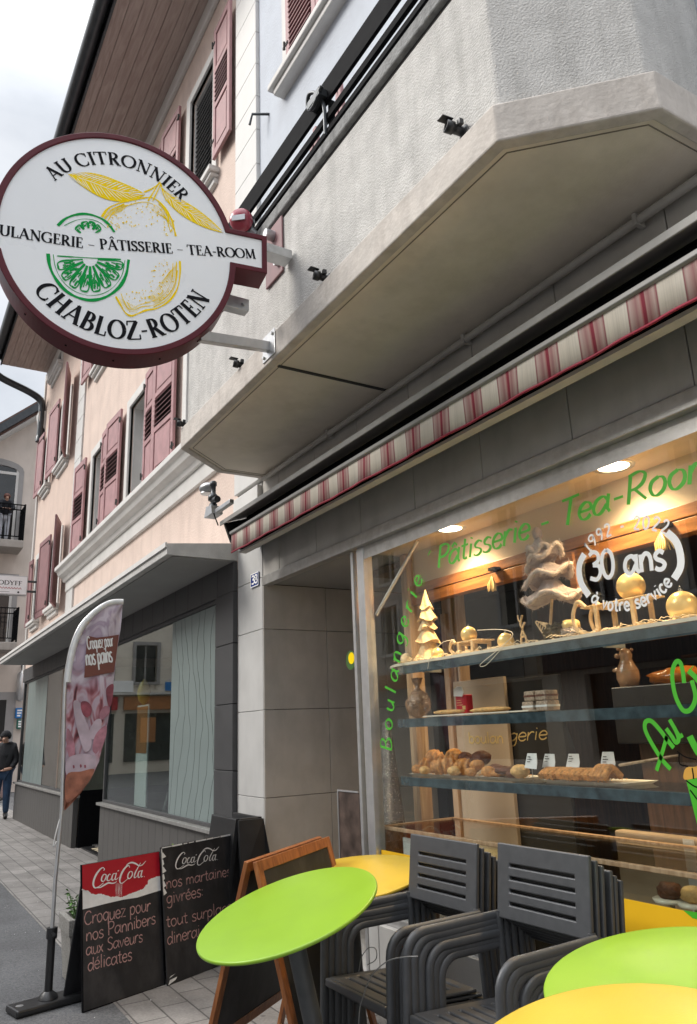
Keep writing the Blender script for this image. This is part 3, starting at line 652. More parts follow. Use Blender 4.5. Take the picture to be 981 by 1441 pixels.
# ------------------------------------------------------------------ salon shopfront under the canopy
sf = thing('salon_shopfront', 'charcoal salon shopfront with large windows and frosted wave vinyl', 'shopfront', (-11.5, 2.7, 0))
q = MB()
for i, x in enumerate([-18.45+.415*k for k in range(30)]):
    if x < -6.5: q.box(x+.003, min(x+.412, -6.425), 2.66, 2.75, 2.80, 3.076)
for z0, z1 in ((.0, .62), (.62, 1.24), (1.24, 1.8), (1.8, 2.33), (2.33, 2.80)): q.box(-6.86, -6.425, 2.655, 2.75, z0+.003, z1-.003)
q.build('fascia_panel', M['dark_tile'], sf, bev=.003, seg=1)
MB().box(-18.45, -6.425, 2.70, 2.74, 2.81, 3.07).build('backing', M['joint'], sf)
q = MB()
for x0, x1 in ((-11.0, -6.865), (-18.45, -12.66)):
    n = int((x1-x0)/.23); w = (x1-x0)/n
    q = MB()
    for i in range(n): q.box(x0+i*w+.002, x0+(i+1)*w-.002, 2.665, 2.74, 0, .70)
    q.build('base_panel', M['dark_base'], sf, bev=.003, seg=1)
q = MB(); q.box(-11.05, -6.865, 2.62, 2.76, .701, .735); q.build('window_ledge', M['alu'], sf, bev=.004); q = MB(); q.box(-18.47, -12.62, 2.62, 2.76, .701, .735); q.build('window_ledge', M['alu'], sf, bev=.004)
MB().box(-12.66, -12.6, 2.75, 4.3, 0, .80).build('entry_side', M['black'], sf)
MB().box(-11.06, -11.0, 2.75, 4.3, 0, .80).build('entry_side', M['black'], sf)
MB().box(-12.6, -11.06, 4.2, 4.26, 0, 2.5).build('entry_door', M['black'], sf)
for x0, x1 in ((-11.0, -6.88), (-18.4, -12.66)):
    f = MB(); f.box(x0, x0+.05, 2.69, 2.75, .736, 2.80); f.box(x1-.05, x1, 2.69, 2.75, .736, 2.80); f.box(x0+.05, x1-.05, 2.69, 2.75, 2.765, 2.80); f.box(x0+.05, x1-.05, 2.69, 2.75, .736, .77)
    fo = f.build('window_frame', M['dark_tile'], sf, bev=.003, seg=1)
    MB().box(x0+.05, x1-.05, 2.715, 2.723, .77, 2.765).build('pane', M['glass_refl'], fo)
MB().box(-12.64, -12.625, 2.76, 4.2, .80, 2.65).build('entry_pane', M['glass_refl'], sf)
def wave_vinyl(x0, x1, n, seed):
    rnd = random.Random(seed); q = MB(); ln = MB(); pl = Plane((x0, 2.712, .77), (1, 0, 0), (0, 0, 1)); W_ = x1-x0; H_ = 1.99
    cuts = []
    for i in range(n):
        b = W_*(.12+.8*i/n); c = [(b+rnd.uniform(-.03, .03)+.34*(i/n-.1)*t-.12*math.cos(t*5.2+i*.35)+.02*math.sin(t*13+i*2), t*H_) for t in [k/14 for k in range(15)]]
        cuts.append(c)
    edges = [[(0, t*H_/14) for t in range(15)]]+cuts+[[(W_, t*H_/14) for t in range(15)]]
    for a, b in zip(edges[:-1], edges[1:]):
        g = .0038
        for k in range(14):
            q.add([pl.P(a[k][0]+g, a[k][1]), pl.P(b[k][0]-g, b[k][1]), pl.P(b[k+1][0]-g, b[k+1][1]), pl.P(a[k+1][0]+g, a[k+1][1])], [(0, 1, 2, 3)])
    return q.build('frosted_vinyl', M['frost'], sf)
wave_vinyl(-8.3, -6.95, 7, 3); wave_vinyl(-17.9, -15.7, 5, 5)
# salon interior
q = MB(); q.box(-18.4, -11.06, 7.4, 7.5, 0, 3); q.box(-11.06, -6.5, 7.4, 7.5, 0, 3); q.box(-6.5, -6.42, 2.8, 7.4, 0, 3); q.box(-18.45, -18.38, 2.8, 7.4, 0, 3); q.box(-18.4, -6.5, 2.8, 7.4, 2.9, 2.98); q.build('inner_wall', mat('salon_wall', (.25, .235, .22), .8), sf)
MB().box(-18.4, -6.5, 2.96, 7.4, -.02, .03).build('inner_floor', mat('salon_floor', (.16, .15, .14), .35), sf)

# ------------------------------------------------------------------ second pink house farther down
h2 = thing('pink_house', 'farther narrow pink house with dusky rose shutters and a bent rain pipe at its corner', 'house', (-16.3, 2.7, 0))
G2_ = [(-17.62, -17.12, 7.02, 8.45), (-15.95, -15.2, 7.02, 8.45)]; G1_ = [(-17.9, -17.3, 4.05, 5.45), (-15.85, -15.2, 4.05, 5.45)]; G3_ = [(-17.5, -16.6, 9.75, 10.2)]
w_ = MB(); wall(w_, -18.5, -14.27, 3.0, 10.3, 2.7, G1_+G2_+G3_, 0, .25); shell(w_, -18.5, -14.27, 2.7, 10, 0, 10.3); w_.build('wall', M['pink2'], h2)
for a, b, c, d in G2_+G1_+G3_: window(h2, a, b, c, d, fw=.13)
for hx, w, fl, z0, z1, an in ((-17.78, .7, -1, 7.05, 8.5, 3), (-16.08, .88, -1, 7.05, 8.65, 3), (-15.05, .62, 1, 6.95, 8.75, 17),
                          (-18.02, .36, -1, 4.0, 5.5, 3), (-15.98, .92, -1, 3.98, 5.6, 3), (-15.02, .62, 1, 3.95, 5.6, 18)):
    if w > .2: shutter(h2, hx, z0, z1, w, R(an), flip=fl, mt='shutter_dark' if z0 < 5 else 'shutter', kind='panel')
MB().box(-18.62, -18.5, 2.66, 2.8, 3.0, 10.3).build('quoin', M['whitepaint'], h2)
eaves(h2, -18.3, -14.13, 10.25)
q = MB(); A = Vector((-18.25, 1.45, 10.3))
q.tube(smooth([A, A+Vector((0, .02, -.25)), A+Vector((-.02, .2, -.42)), A+Vector((-.1, .85, -.62)), A+Vector((-.12, 1.12, -.8)), A+Vector((-.12, 1.16, -1.1)), A+Vector((-.12, 1.16, -1.7))], 5), .085, 10)
q.lathe([(.1, 0), (.1, .12), (.06, .2)], A+Vector((-.12, 1.16, -1.85)), 10); q.build('rain_pipe', M['gutter'], h2)
q = MB(); q.prism([(-18.6, 2.70, 8.75), (-18.6, 2.56, 8.95), (-18.6, 2.52, 9.2), (-18.6, 2.70, 9.25)], (.3, 0, 0)); q.build('corbel', M['white'], h2, bev=.02)

# ------------------------------------------------------------------ beige building closing the street
BX = -28
bb = thing('beige_building', 'beige building closing the street, with arched balcony door and dark sloping roof edge', 'building', (BX, 2, 0))
def bz(px, py): p = at(px, py, X=BX); return p.y, p.z
y1, z1 = bz(58, 588); y0, z0 = bz(0, 622); sl_ = (z1-z0)/(y1-y0)
q = MB(); yl = -1.0; yr = 9.0; zl = z0+sl_*(yl-y0); zr = z1+sl_*(6-y1)
pts = [(BX, yl, 0), (BX, 9, 0), (BX, 9, zr-sl_*3), (BX, 6, zr), (BX, yl, zl)]
q.prism(pts, (-10, 0, 0)); q.build('wall', M['beige'], bb)
ey = Vector((0, 1, sl_)).normalized(); en = Vector((0, -sl_, 1)).normalized(); ex_ = Vector((1, 0, 0))
o_ = Vector((BX, yl, zl)); L_ = (Vector((BX, 6, zr))-o_).length
q = MB(); q.obox(o_, ey, ex_, en, (-.5, L_), (-10, .55), (.0, .06)); q.build('eave_board', M['whitepaint'], bb)
q = MB(); q.obox(o_, ey, ex_, en, (-.5, L_), (-10, .62), (.061, .45)); q.build('roof', M['rooftile'], bb)
q = MB(); q.obox(o_, ey, ex_, en, (-.5, L_), (.621, .78), (.12, .36)); q.build('gutter', M['gutter'], bb)
def bwin(pxr, pyt, pyb, wid, arch):
    yr_, zt = bz(pxr, pyt); _, zb = bz(pxr, pyb); yl_ = yr_-wid; f = MB(); t = .16
    pts = [(yl_-t, zb), (yl_, zb), (yl_, zt)] + ([((yl_+yr_)/2-wid/2*math.cos(R(a)), zt+.22*math.sin(R(a))) for a in range(20, 161, 20)] if arch else []) + [(yr_, zt), (yr_, zb), (yr_+t, zb), (yr_+t, zt+.05)]
    pts += ([((yl_+yr_)/2+(wid/2+t)*math.cos(R(a)), zt+.05+.4*math.sin(R(a))) for a in range(20, 161, 20)] if arch else [(yr_+t, zt+t), (yl_-t, zt+t)]) + [(yl_-t, zt+.05)]
    f.prism([(BX+.06, a, b) for a, b in pts], (-.06, 0, 0)); f.build('window_surround', M['greytrim'], bb)
    g = MB(); w = .09
    for a in (yl_, (yl_+yr_)/2-w/2, yr_-w): g.box(BX+.005, BX+.04, a, a+w, zb, zt+(.18 if arch else 0))
    g.box(BX+.005, BX+.038, yl_+w, yr_-w, zt-.1, zt); wn = g.build('balcony_door', M['whitepaint'], bb)
    MB().box(BX+.001, BX+.012, yl_, yr_, zb, zt+(.2 if arch else 0)).build('pane', M['house_glass'], wn)
    return yl_, yr_, zb
wa = bwin(27, 666, 772, 1.5, True); wb = bwin(19, 815, 905, 1.5, False)
def balcony(pr_, pt, pb):
    yr_, zt = bz(pr_, pt); _, zb = bz(pr_, pb); yl_ = yr_-3.2; D_ = 1.1; q = MB()
    q.box(BX+.001, BX+D_, yl_, yr_, zb-.28, zb-.02); q.build('balcony_slab', M['concslab'], bb, bev=.02)
    q = MB()
    for z in (zt, zb+.12, zt-.18):
        q.box(BX+D_-.06, BX+D_-.02, yl_, yr_-.02, z-.03, z); q.box(BX+.01, BX+D_-.06, yr_-.06, yr_-.02, z-.03, z)
    for i in range(int((yr_-yl_)/.13)): q.box(BX+D_-.05, BX+D_-.03, yr_-.05-i*.13, yr_-.03-i*.13, zb+.12, zt-.03)
    for i in range(8): q.box(BX+.06+i*.13, BX+.08+i*.13, yr_-.05, yr_-.03, zb+.12, zt-.03)
    for a in (yr_-.06, yr_-1.6): q.box(BX+D_-.065, BX+D_-.015, a-.0, a+.05, zb-.02, zt+.02)
    q.build('balcony_railing', M['black'], bb); return yr_, zb
DB = 1.1
bal_hi = balcony(30.5, 722, 770); bal_lo = balcony(21, 862, 908)
# ground floor door opening of the beige building
ya, za = bz(9, 985); q = MB(); q.box(BX+.001, BX+.05, ya-1.9, ya+.28, 0, za+.25); q.build('door_surround', M['greytrim'], bb); MB().box(BX+.051, BX+.06, ya-1.9, ya, 0, za).build('door', M['darkin'], bb)

# ------------------------------------------------------------------ houses across the street (behind the photographer, seen mirrored in the salon glass)
def opp(x0, x1, h, m, label, rows, gf):
    t = thing('town_house', label, 'house', ((x0+x1)/2, -9, 0)); n = int((x1-x0)/2.6); st = (x1-x0)/n; holes = []
    for z in rows:
        for i in range(n): c = x0+(i+.5)*st; holes.append((c-.5, c+.5, z, z+1.6))
    gfh = [(x0+(i+.12)*st*2, x0+(i+.88)*st*2, .6, 2.6) for i in range(n//2)]
    w = MB()
    xs = sorted({x0, x1, *[a for hh in holes+gfh for a in hh[:2]]}); wall(w, x0, x1, 0, h, -9, holes+gfh, 0, -.25)
    shell(w, x0, x1, -9, -17, 0, h); w.build('wall', m, t)
    for a, b, c, d in holes:
        f = MB(); f.box(a-.12, a, -9.02, -8.96, c-.1, d+.12); f.box(b, b+.12, -9.02, -8.96, c-.1, d+.12); f.box(a, b, -9.02, -8.96, d, d+.12); f.box(a, b, -9.02, -8.9, c-.1, c); f.box((a+b)/2-.04, (a+b)/2+.04, -9.18, -9.12, c, d)
        wi = f.build('window', M['whitepaint'], t); MB().box(a, b, -9.24, -9.2, c, d).build('pane', M['house_glass'], wi)
    g = MB()
    for a, b, c, d in gfh: g.box(a, b, -9.24, -9.2, c, d)
    g.build('shop_window', M['house_glass'], t)
    MB().box(x0+.3, x1-.3, -8.96, -8.7, 2.72, 3.2).build('shop_fascia', gf, t)
    MB().prism([(x0, -8.4, h), (x0, -13, h+3), (x0, -17, h)], (x1-x0, 0, 0)).build('roof', M['rooftile'], t)
opp(-34, -20, 8.4, M['opp1'], 'grey rendered house across the street with orange shop fascia, mirrored in the salon window', (3.9, 6.3), M['orange'])
opp(-19.8, -8, 9.2, M['opp2'], 'ochre house across the street with a dark shop fascia', (4.1, 6.8), M['dark_tile'])
opp(-7.8, 6, 7.6, M['opp1'], 'low grey house across the street facing the bakery', (4.0,), M['dark_tile'])

# a house closing the other side of the street end: what the salon glass mirrors
eh = thing('town_house', 'pale house at the far street end mirrored in the salon window, orange shop front below', 'house', (-36, -7, 0))
y0, y1 = -15, -1.3; holes = [(y0+1.0+2.1*i, y0+2.0+2.1*i, z, z+1.7) for i in range(6) for z in (4.0, 6.9)]
q = MB(); ys = sorted({y0, y1, *[a for h in holes for a in h[:2]]}); zs_ = sorted({0, 10, *[a for h in holes for a in h[2:]]})
for i in range(len(ys)-1):
    for j in range(len(zs_)-1):
        cy, cz = (ys[i]+ys[i+1])/2, (zs_[j]+zs_[j+1])/2
        if not any(h[0] < cy < h[1] and h[2] < cz < h[3] for h in holes): q.quad((-36, ys[i], zs_[j]), (-36, ys[i+1], zs_[j]), (-36, ys[i+1], zs_[j+1]), (-36, ys[i], zs_[j+1]))
q.box(-46, -36.3, y0, y1, 0, 10); q.build('wall', M['opp2'], eh)
for a, b, c, d in holes:
    f = MB(); f.box(-36.02, -35.93, a-.16, a, c-.12, d+.16); f.box(-36.02, -35.93, b, b+.16, c-.12, d+.16); f.box(-36.02, -35.93, a, b, d, d+.16); f.box(-36.02, -35.85, a, b, c-.12, c); f.box(-36.2, -36.14, (a+b)/2-.04, (a+b)/2+.04, c, d); wi = f.build('window', M['greytrim'], eh); MB().box(-36.25, -36.21, a, b, c, d).build('pane', M['house_glass'], wi)
for i, m_ in enumerate(('orange', 'blueboard', 'orange', 'orange', 'red')):
    a = y0+.5+2.7*i; g = MB(); g.box(-35.99, -35.94, a, a+2.2, .5, 2.6); g.build('shop_window', M['house_glass'], eh); g = MB(); g.box(-35.98, -35.8, a-.1, a+2.3, 2.75, 3.35); g.build('shop_fascia', M[m_], eh)

for i, (a, z, w, h, m_) in enumerate(((-2.2, 2.2, .7, .9, 'blueboard'), (-3.4, 1.2, .6, 1.0, 'signwhite'), (-4.5, 3.55, 1.4, .5, 'signwhite'), (-5.6, 1.3, .7, 1.1, 'orange'), (-6.9, 3.6, .9, .4, 'blueboard'), (-8.2, 1.2, .5, .9, 'signwhite'))):
    g = MB(); g.box(-35.93, -35.86, a, a+w, z, z+h); g.build('shop_sign', M[m_], eh, bev=.02)
g = MB(); g.box(-36, -35.7, y0, y1, 3.42, 3.52); g.build('string_course', M['whitepaint'], eh); g = MB(); g.tube([(-35.9, -1.5, 0), (-35.9, -1.5, 10)], .08, 8); g.build('rain_pipe', M['gutter'], eh)
# ------------------------------------------------------------------ bakery building
bk = thing('bakery_building', 'bakery building with rough grey balcony, grey cladding and a big lit shop window', 'building', (-3.5, 3, 0))
# pillar cladding
q = MB(); zs = [0, 1.045, 1.722, 2.388, 2.83, 3.69]
for a, b in zip(zs[:-1], zs[1:]):
    q.box(-6.419, -5.885, 2.70, 2.80, a+.002, b-.002)
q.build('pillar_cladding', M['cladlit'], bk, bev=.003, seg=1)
q = MB(); zs2 = [0, 1.045, 1.725, 2.385, 2.768]
for a, b in zip(zs2[:-1], zs2[1:]):
    for y0, y1_ in ((2.702, 3.31), (3.31, 3.92), (3.92, 4.5)): q.box(-5.97, -5.872, y0+.002, y1_-.002, a+.002, b-.002)
q.build('entrance_cladding', M['clad'], bk, bev=.003, seg=1)
q = MB(); q.box(-6.41, -5.9, 2.73, 4.5, 0, 3.69); q.build('pillar_core', M['joint'], bk)
q = MB(); q.box(-6.44, -5.87, 2.64, 2.699, 3.40, 3.46); q.box(-6.43, -5.88, 2.66, 2.699, 3.3, 3.399); q.box(-6.43, -5.88, 2.655, 2.699, 3.461, 3.66); q.build('pillar_capital', M['white'], bk, bev=.006)
# lintel: cladding panels, metal strip, recess ceiling
XJ = [-5.87, -5.55, -4.91, -4.27, -3.635, -3.0, -2.35, -1.69, -1.05, -.41, .23, .87, 1.5]
q = MB()
for a, b in zip(XJ[:-1], XJ[1:]):
    q.box(a+.003, b-.003, 2.70, 2.74, 2.834, 3.25); q.box(a+.003, b-.003, 2.702, 2.74, 3.256, 3.695)
q.build('lintel_panel', M['clad'], bk, bev=.003, seg=1)
MB().box(-5.87, 1.5, 2.735, 2.80, 2.84, 3.69).build('backing', M['joint'], bk)
MB().box(-5.865, 1.5, 2.685, 2.76, 2.748, 2.83).build('lintel_strip', M['alu'], bk, bev=.004)
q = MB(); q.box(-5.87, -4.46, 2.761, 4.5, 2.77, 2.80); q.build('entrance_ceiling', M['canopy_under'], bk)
q = MB(); q.box(-5.86, -4.46, 4.40, 4.46, .0, 2.77); dr = q.build('entrance_door', M['dark_tile'], bk)
MB().box(-5.7, -4.6, 4.385, 4.399, .15, 2.6).build('door_pane', M['house_glass'], dr)
MB().box(-5.86, -4.46, 2.8, 4.4, -.05, .03).build('doorstep', M['canopy'], bk)
# shop window: frame, pane, return
GY = 2.76
q = MB(); q.box(-4.385, -4.30, 2.725, 2.80, .02, 2.747); q.box(-4.485, -4.455, 2.735, 2.80, .02, 2.747)
q.box(-4.30, 1.5, 2.735, 2.79, 2.69, 2.747); q.box(-4.30, 1.5, 2.735, 2.79, .42, .47); q.box(.6, .68, 2.725, 2.8, .47, 2.69)
wf = q.build('shop_window_frame', M['alu_bright'], bk, bev=.004)
MB().box(-4.30, 1.5, 2.733, 2.7349, 2.66, 2.747).build('frame_shadow_strip', M['alu'], wf)
MB().box(-4.30, 1.5, GY, GY+.008, .47, 2.69).build('shop_pane', M['glass'], wf)
MB().box(-4.452, -4.388, 2.76, 2.768, .1, 2.74).build('narrow_pane', M['glass'], wf)
MB().box(-4.43, -4.422, 2.80, 3.25, .1, 2.74).build('side_pane', M['glass'], wf)
q = MB(); q.tube([(-4.28, 2.80, 2.28), (-3.93, 2.92, 2.72)], .012, 8); q.build('stay_rod', M['alu_bright'], wf)
q = MB()
for a, b in zip(XJ[2:-1], XJ[3:]): q.box(max(a, -4.385)+.003, b-.003, 2.70, 2.76, 0, .418)
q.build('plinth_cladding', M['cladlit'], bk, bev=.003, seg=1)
# shop interior
q = MB(); q.box(-4.5, 2, 2.80, 3.24, 2.755, 2.78); q.build('display_ceiling', M['cream'], bk)
q = MB(); q.box(-4.46, 2, 3.20, 3.24, 2.515, 2.755); q.build('bulkhead', M['cream'], bk)
q = MB(); q.box(-4.44, 2, 3.17, 3.26, 2.45, 2.514); q.box(-4.44, 2, 3.175, 3.25, 2.375, 2.447); q.build('beam', M['beam'], bk, bev=.004)
q = MB(); q.box(-4.47, -4.39, 3.15, 3.25, .05, 2.755); q.build('post', M['post'], bk, bev=.004)
q = MB(); q.box(-4.62, -4.50, 3.62, 3.74, .05, 2.7); q.box(-4.48, -4.46, 3.62, 3.72, .05, 2.7); q.build('door_post', M['post'], bk, bev=.004)
q = MB(); q.box(-5.0, 3, 7.2, 7.3, 0, 2.8); q.box(-5.02, -4.98, 4.5, 7.2, 0, 2.8); q.box(2.0, 2.1, 2.8, 7.2, 0, 2.8); q.box(-5, 2, 3.25, 7.2, 2.7, 2.75); q.build('inner_wall', M['darkwood'], bk)
MB().box(-4.42, 2, 2.8, 7.2, -.04, .03).build('inner_floor', M['darkwood'], bk)
# upper wall
WX0, WX1 = -5.22, -3.95
w_ = MB(); wall(w_, -5.87, 2.2, 3.7, 12.5, 2.70, [(WX0+.1, WX1, 7.62, 9.4)], 0, .2); shell(w_, -6.418, 2.2, 2.72, 10, 3.7, 12.5); w_.build('wall', M['blue'], bk)
q = MB()
for i in range(22): q.box(-6.418, -5.872, 2.66, 2.72, 3.7+i*.42+.002, 3.7+(i+1)*.42-.002)
q.build('quoin', M['whitepaint'], bk, bev=.004, seg=1)
window(bk, WX0+.1, WX1, 7.62, 9.4, fw=.16, sill=False)
q = MB(); q.box(WX0-.15, WX1+.25, 2.55, 2.72, 7.45, 7.52); q.box(WX0-.1, WX1+.2, 2.59, 2.72, 7.38, 7.449); q.build('sill', M['white'], bk, bev=.012)
shutter(bk, WX0+.1, 7.58, 9.4, .58, 0, y=2.665, kind='louvre'); shutter(bk, WX1+.0, 7.58, 9.4, .58, 0, y=2.665, kind='louvre', flip=-1)
q = MB(); hk = at(368, 168, Y=2.66); q.tube([(hk.x+.1, 2.70, hk.z), (hk.x, 2.56, hk.z+.02), (hk.x-.02, 2.54, hk.z-.1)], .014, 6); q.build('wall_hook', M['gutter'], bk)
# balcony
SZ = 3.70
out = [(-5.84, 2.70), (-5.84, 2.27), (-5.43, 1.80), (-1.75, 1.80), (-1.33, 2.23), (-1.33, 2.70)]
def inset(poly, d):
    """shrink a balcony outline (open at the wall) by d"""
    P = [Vector((a, b)) for a, b in poly]; res = []
    for i, p in enumerate(P):
        ds = []
        if i > 0: t = (p-P[i-1]).normalized(); ds.append(Vector((-t.y, t.x)))
        if i < len(P)-1: t = (P[i+1]-p).normalized(); ds.append(Vector((-t.y, t.x)))
        if len(ds) == 1: res.append(p+ds[0]*d)
        else: b_ = (ds[0]+ds[1]).normalized(); res.append(p+b_*d/b_.dot(ds[0]))
    return [tuple(p) for p in res]
def band(mb, poly, th, z0, z1):
    a = poly; b = inset(poly, th); n = len(a)
    vs = [(x, y, z0) for x, y in a]+[(x, y, z0) for x, y in b]+[(x, y, z1) for x, y in a]+[(x, y, z1) for x, y in b]; fs = []
    for i in range(n-1): fs += [(i, i+1, 2*n+i+1, 2*n+i), (n+i+1, n+i, 3*n+i, 3*n+i+1), (i+1, i, n+i, n+i+1), (2*n+i, 2*n+i+1, 3*n+i+1, 3*n+i)]
    fs += [(0, 2*n, 3*n, n), (n-1, 2*n-1, 4*n-1, 3*n-1)]
    return mb.add(vs, fs)
sb = inset(out, .06)
bal = MB().prism([(x, y, SZ+.012) for x, y in sb], (0, 0, .1)).build('balcony', M['soffit'], bk)
band(MB(), out, .058, SZ, SZ+.175).build('slab_edge', M['fascia'], bal, bev=.008)
band(MB(), inset(out, .045), .14, SZ+.177, 4.66).build('parapet', M['concrete'], bal, bev=.012)
band(MB(), inset(out, .03), .19, 4.70, 4.79).build('coping', M['coping'], bal, bev=.01)
band(MB(), inset(out, .06), .12, 4.661, 4.699).build('coping_joint', M['joint'], bal)
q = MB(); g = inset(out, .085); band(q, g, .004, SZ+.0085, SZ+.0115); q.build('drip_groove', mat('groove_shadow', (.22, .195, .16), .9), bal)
ja = at(387, 512, Z=SZ); q = MB(); jx = ja.x-.03
q.box(jx-.012, jx+.012, 1.875, 2.66, SZ+.004, SZ+.0115); q.build('soffit_joint', M['joint'], bal)
q = MB(); q.tube([(-5.75, 2.655, SZ-.03), (1.4, 2.655, SZ-.03)], .022, 8)
for x in (-4.6, -3.0, -1.8, -.6): q.box(x, x+.02, 2.63, 2.69, SZ-.06, SZ-.002)
q.build('wall_pipe', M['clad'], bk)
# balcony railing
ro = inset(out, .045)
rl = MB(); band(rl, ro, .022, 5.06, 5.215); band(rl, inset(ro, .008), .025, 4.945, 4.99); band(rl, inset(ro, .008), .025, 4.85, 4.885)
pk = at(460, 190, Y=1.87).x
for x in (pk-1.25, pk, pk+1.25, pk+2.3): rl.box(x-.02, x+.02, 1.897, 1.92, 4.79, 5.12)
rail_ = rl.build('railing', M['black'], bal)
# clamp on the railing
q = MB(); q.tube(smooth([(pk+.02, 1.85, 4.85), (pk+.03, 1.84, 5.03), (pk+.0, 1.82, 5.14), (pk-.07, 1.80, 5.19), (pk-.11, 1.81, 5.13), (pk-.03, 1.80, 5.06), (pk+.08, 1.80, 5.12)], 5), .012, 8); q.box(pk-.08, pk+.06, 1.79, 1.87, 5.08, 5.13); q.build('railing_clamp', M['gutter'], bal)
# pipe-stub spouts on the parapet
for px, py in ((632, 178), (446, 386), (333, 510), (253, 594)):
    c = at(px, py, Y=1.79); q = MB(); a = Vector((-.25, -.95, .18)).normalized(); b0 = Vector((c.x+.03, 1.845, c.z-.03))
    q.lathe([(.032, 0), (.032, .008), (.021, .009), (.021, .05), (.027, .051), (.027, .085), (.02, .086), (.018, .06)], b0, 12, axis=a)
    q.obox(b0+a*.08+Vector((0, 0, .03)), Vector((1, 0, 0)), a, Vector((0, 0, 1)), (-.02, .02), (-.02, .03), (0, .004)); q.obox(b0+a*.03+Vector((.03, 0, .0)), Vector((1, 0, 0)), a, Vector((0, 0, 1)), (-.008, .01), (0, .018), (.0, .025))
    q.build('drain_spout', M['blackplastic'], bal)
# folded wooden chair behind the railing
fc = thing('folding_chair', 'folded pinkish wooden chair leaning behind the black balcony railing', 'chair', (-3.0, 2.1, 4.79))
q = MB()
fx = at(440, 150, Y=2.05).x
for x, z, t_ in ((fx-.02, 5.02, .12), (fx+.12, 5.10, -.1), (fx+.30, 5.22, .14), (fx+.44, 5.26, -.1)):
    q.obox(Vector((x, 2.0, 4.795)), Vector((1, 0, 0)), Vector((0, 1, 0)), Vector((t_, 0, 1)).normalized(), (0, .045), (0, .03), (0, z-4.6))
q.build('slat', M['shutter'], fc, bev=.008)
q = MB()
for z in (4.98, 5.14): q.box(fx-.05, fx+.52, 2.035, 2.055, z, z+.035)
q.build('crossbar', M['louvre'], fc, bev=.005)

# ------------------------------------------------------------------ awning
aw = thing('awning', 'retracted shop awning with a red and cream striped valance', 'awning', (-2.5, 2.4, 3.1))
AX0, AX1 = -5.95, 1.5
q = MB(); q.prism([(AX0, 2.699, 3.42), (AX0, 2.36, 3.305), (AX0, 2.335, 3.30), (AX0, 2.335, 3.262), (AX0, 2.345, 3.262), (AX0, 2.345, 3.285), (AX0, 2.699, 3.395)], (AX1-AX0, 0, 0)); q.build('hood', M['bar_lip'], aw, bev=.003)
q = MB(); q.prism([(AX0+.02, 2.36, 3.28), (AX0+.02, 2.69, 3.38), (AX0+.02, 2.69, 3.10), (AX0+.02, 2.55, 3.04), (AX0+.02, 2.42, 3.12)], (.03, 0, 0)); q.prism([(AX1-.03, 2.36, 3.28), (AX1-.03, 2.69, 3.38), (AX1-.03, 2.69, 3.10), (AX1-.03, 2.42, 3.12)], (.03, 0, 0)); q.build('end_cap', M['blackplastic'], aw, bev=.004)
q = MB(); q.box(AX0+.05, AX1-.03, 2.56, 2.58, 3.04, 3.36); q.tube([(AX0+.06, 2.47, 3.2), (AX1-.04, 2.47, 3.2)], .055, 12); q.build('cassette', M['black'], aw)
q = MB(); q.tube([(AX0+.2, 2.39, 3.165), (AX1-.06, 2.39, 3.165)], .018, 12, m=0); q.build('rolled_fabric', ramp_axis('rolled_fabric', 0, .26, .0, [(0, (.5, .45, .4)), (.5, (.3, .1, .1)), (1, (.5, .45, .4))], .9), aw)
VX0 = -5.73
q = MB(); q.prism([(VX0, 2.345, 3.130), (VX0, 2.335, 3.136), (VX0, 2.335, 3.158), (VX0, 2.355, 3.163), (VX0, 2.40, 3.15), (VX0, 2.40, 3.130)], (AX1-.08-VX0, 0, 0)); q.build('front_bar', M['bar_grey'], aw, bev=.003)
stripe = ramp_axis('awning_stripe', 0, .2535, 0, [(0, (.24, .025, .045)), (.03, (.24, .025, .045)), (.045, (.42, .25, .23)), (.10, (.33, .16, .155)), (.20, (.48, .36, .32)), (.25, (.24, .06, .075)), (.27, (.62, .565, .48)), (.5, (.58, .53, .45)), (.70, (.64, .59, .51)), (.715, (.23, .05, .065)), (.75, (.50, .38, .34)), (.87, (.34, .17, .165)), (.93, (.44, .29, .265)), (.965, (.36, .12, .12)), (.98, (.24, .025, .045)), (1, (.24, .025, .045))], .85, .12)
# phase so that a dark line falls at X = -2.38
for n_ in stripe.node_tree.nodes:
    if n_.type == 'MATH' and n_.operation == 'MULTIPLY_ADD': n_.inputs[2].default_value = (-(-2.38-(-2.5))/.2535) % 1
q = MB(); n = 240; yy = lambda x: 2.352+.004*math.sin(x*9)+.003*math.sin(x*23+1)
for i in range(n):
    a = VX0+(AX1-.1-VX0)*i/n; b = VX0+(AX1-.1-VX0)*(i+1)/n
    q.add([(a, yy(a)-.0, 2.985), (b, yy(b), 2.985), (b, 2.352, 3.130), (a, 2.352, 3.130), (a, yy(a)+.003, 2.985), (b, yy(b)+.003, 2.985), (b, 2.355, 3.130), (a, 2.355, 3.130)], [(0, 1, 2, 3), (7, 6, 5, 4), (4, 5, 1, 0)], 0, True)
val = q.build('valance', stripe, aw)
q = MB()
for i in range(n):
    a = VX0+(AX1-.1-VX0)*i/n; b = VX0+(AX1-.1-VX0)*(i+1)/n
    q.add([(a, yy(a)-.003, 2.977), (b, yy(b)-.003, 2.977), (b, yy(b)-.003, 2.987), (a, yy(a)-.003, 2.987), (a, yy(a)+.005, 2.977), (b, yy(b)+.005, 2.977), (b, yy(b)+.005, 2.987), (a, yy(a)+.005, 2.987)], [(0, 1, 2, 3), (7, 6, 5, 4), (4, 5, 1, 0), (3, 2, 6, 7)], 0, True)
q.build('hem', mat('valance_hem', (.24, .02, .04), .85), val)
q = MB(); q.box(VX0+.05, AX1-.1, 2.40, 2.46, 2.972, 2.99); q.build('lower_rail', M['clad'], aw)
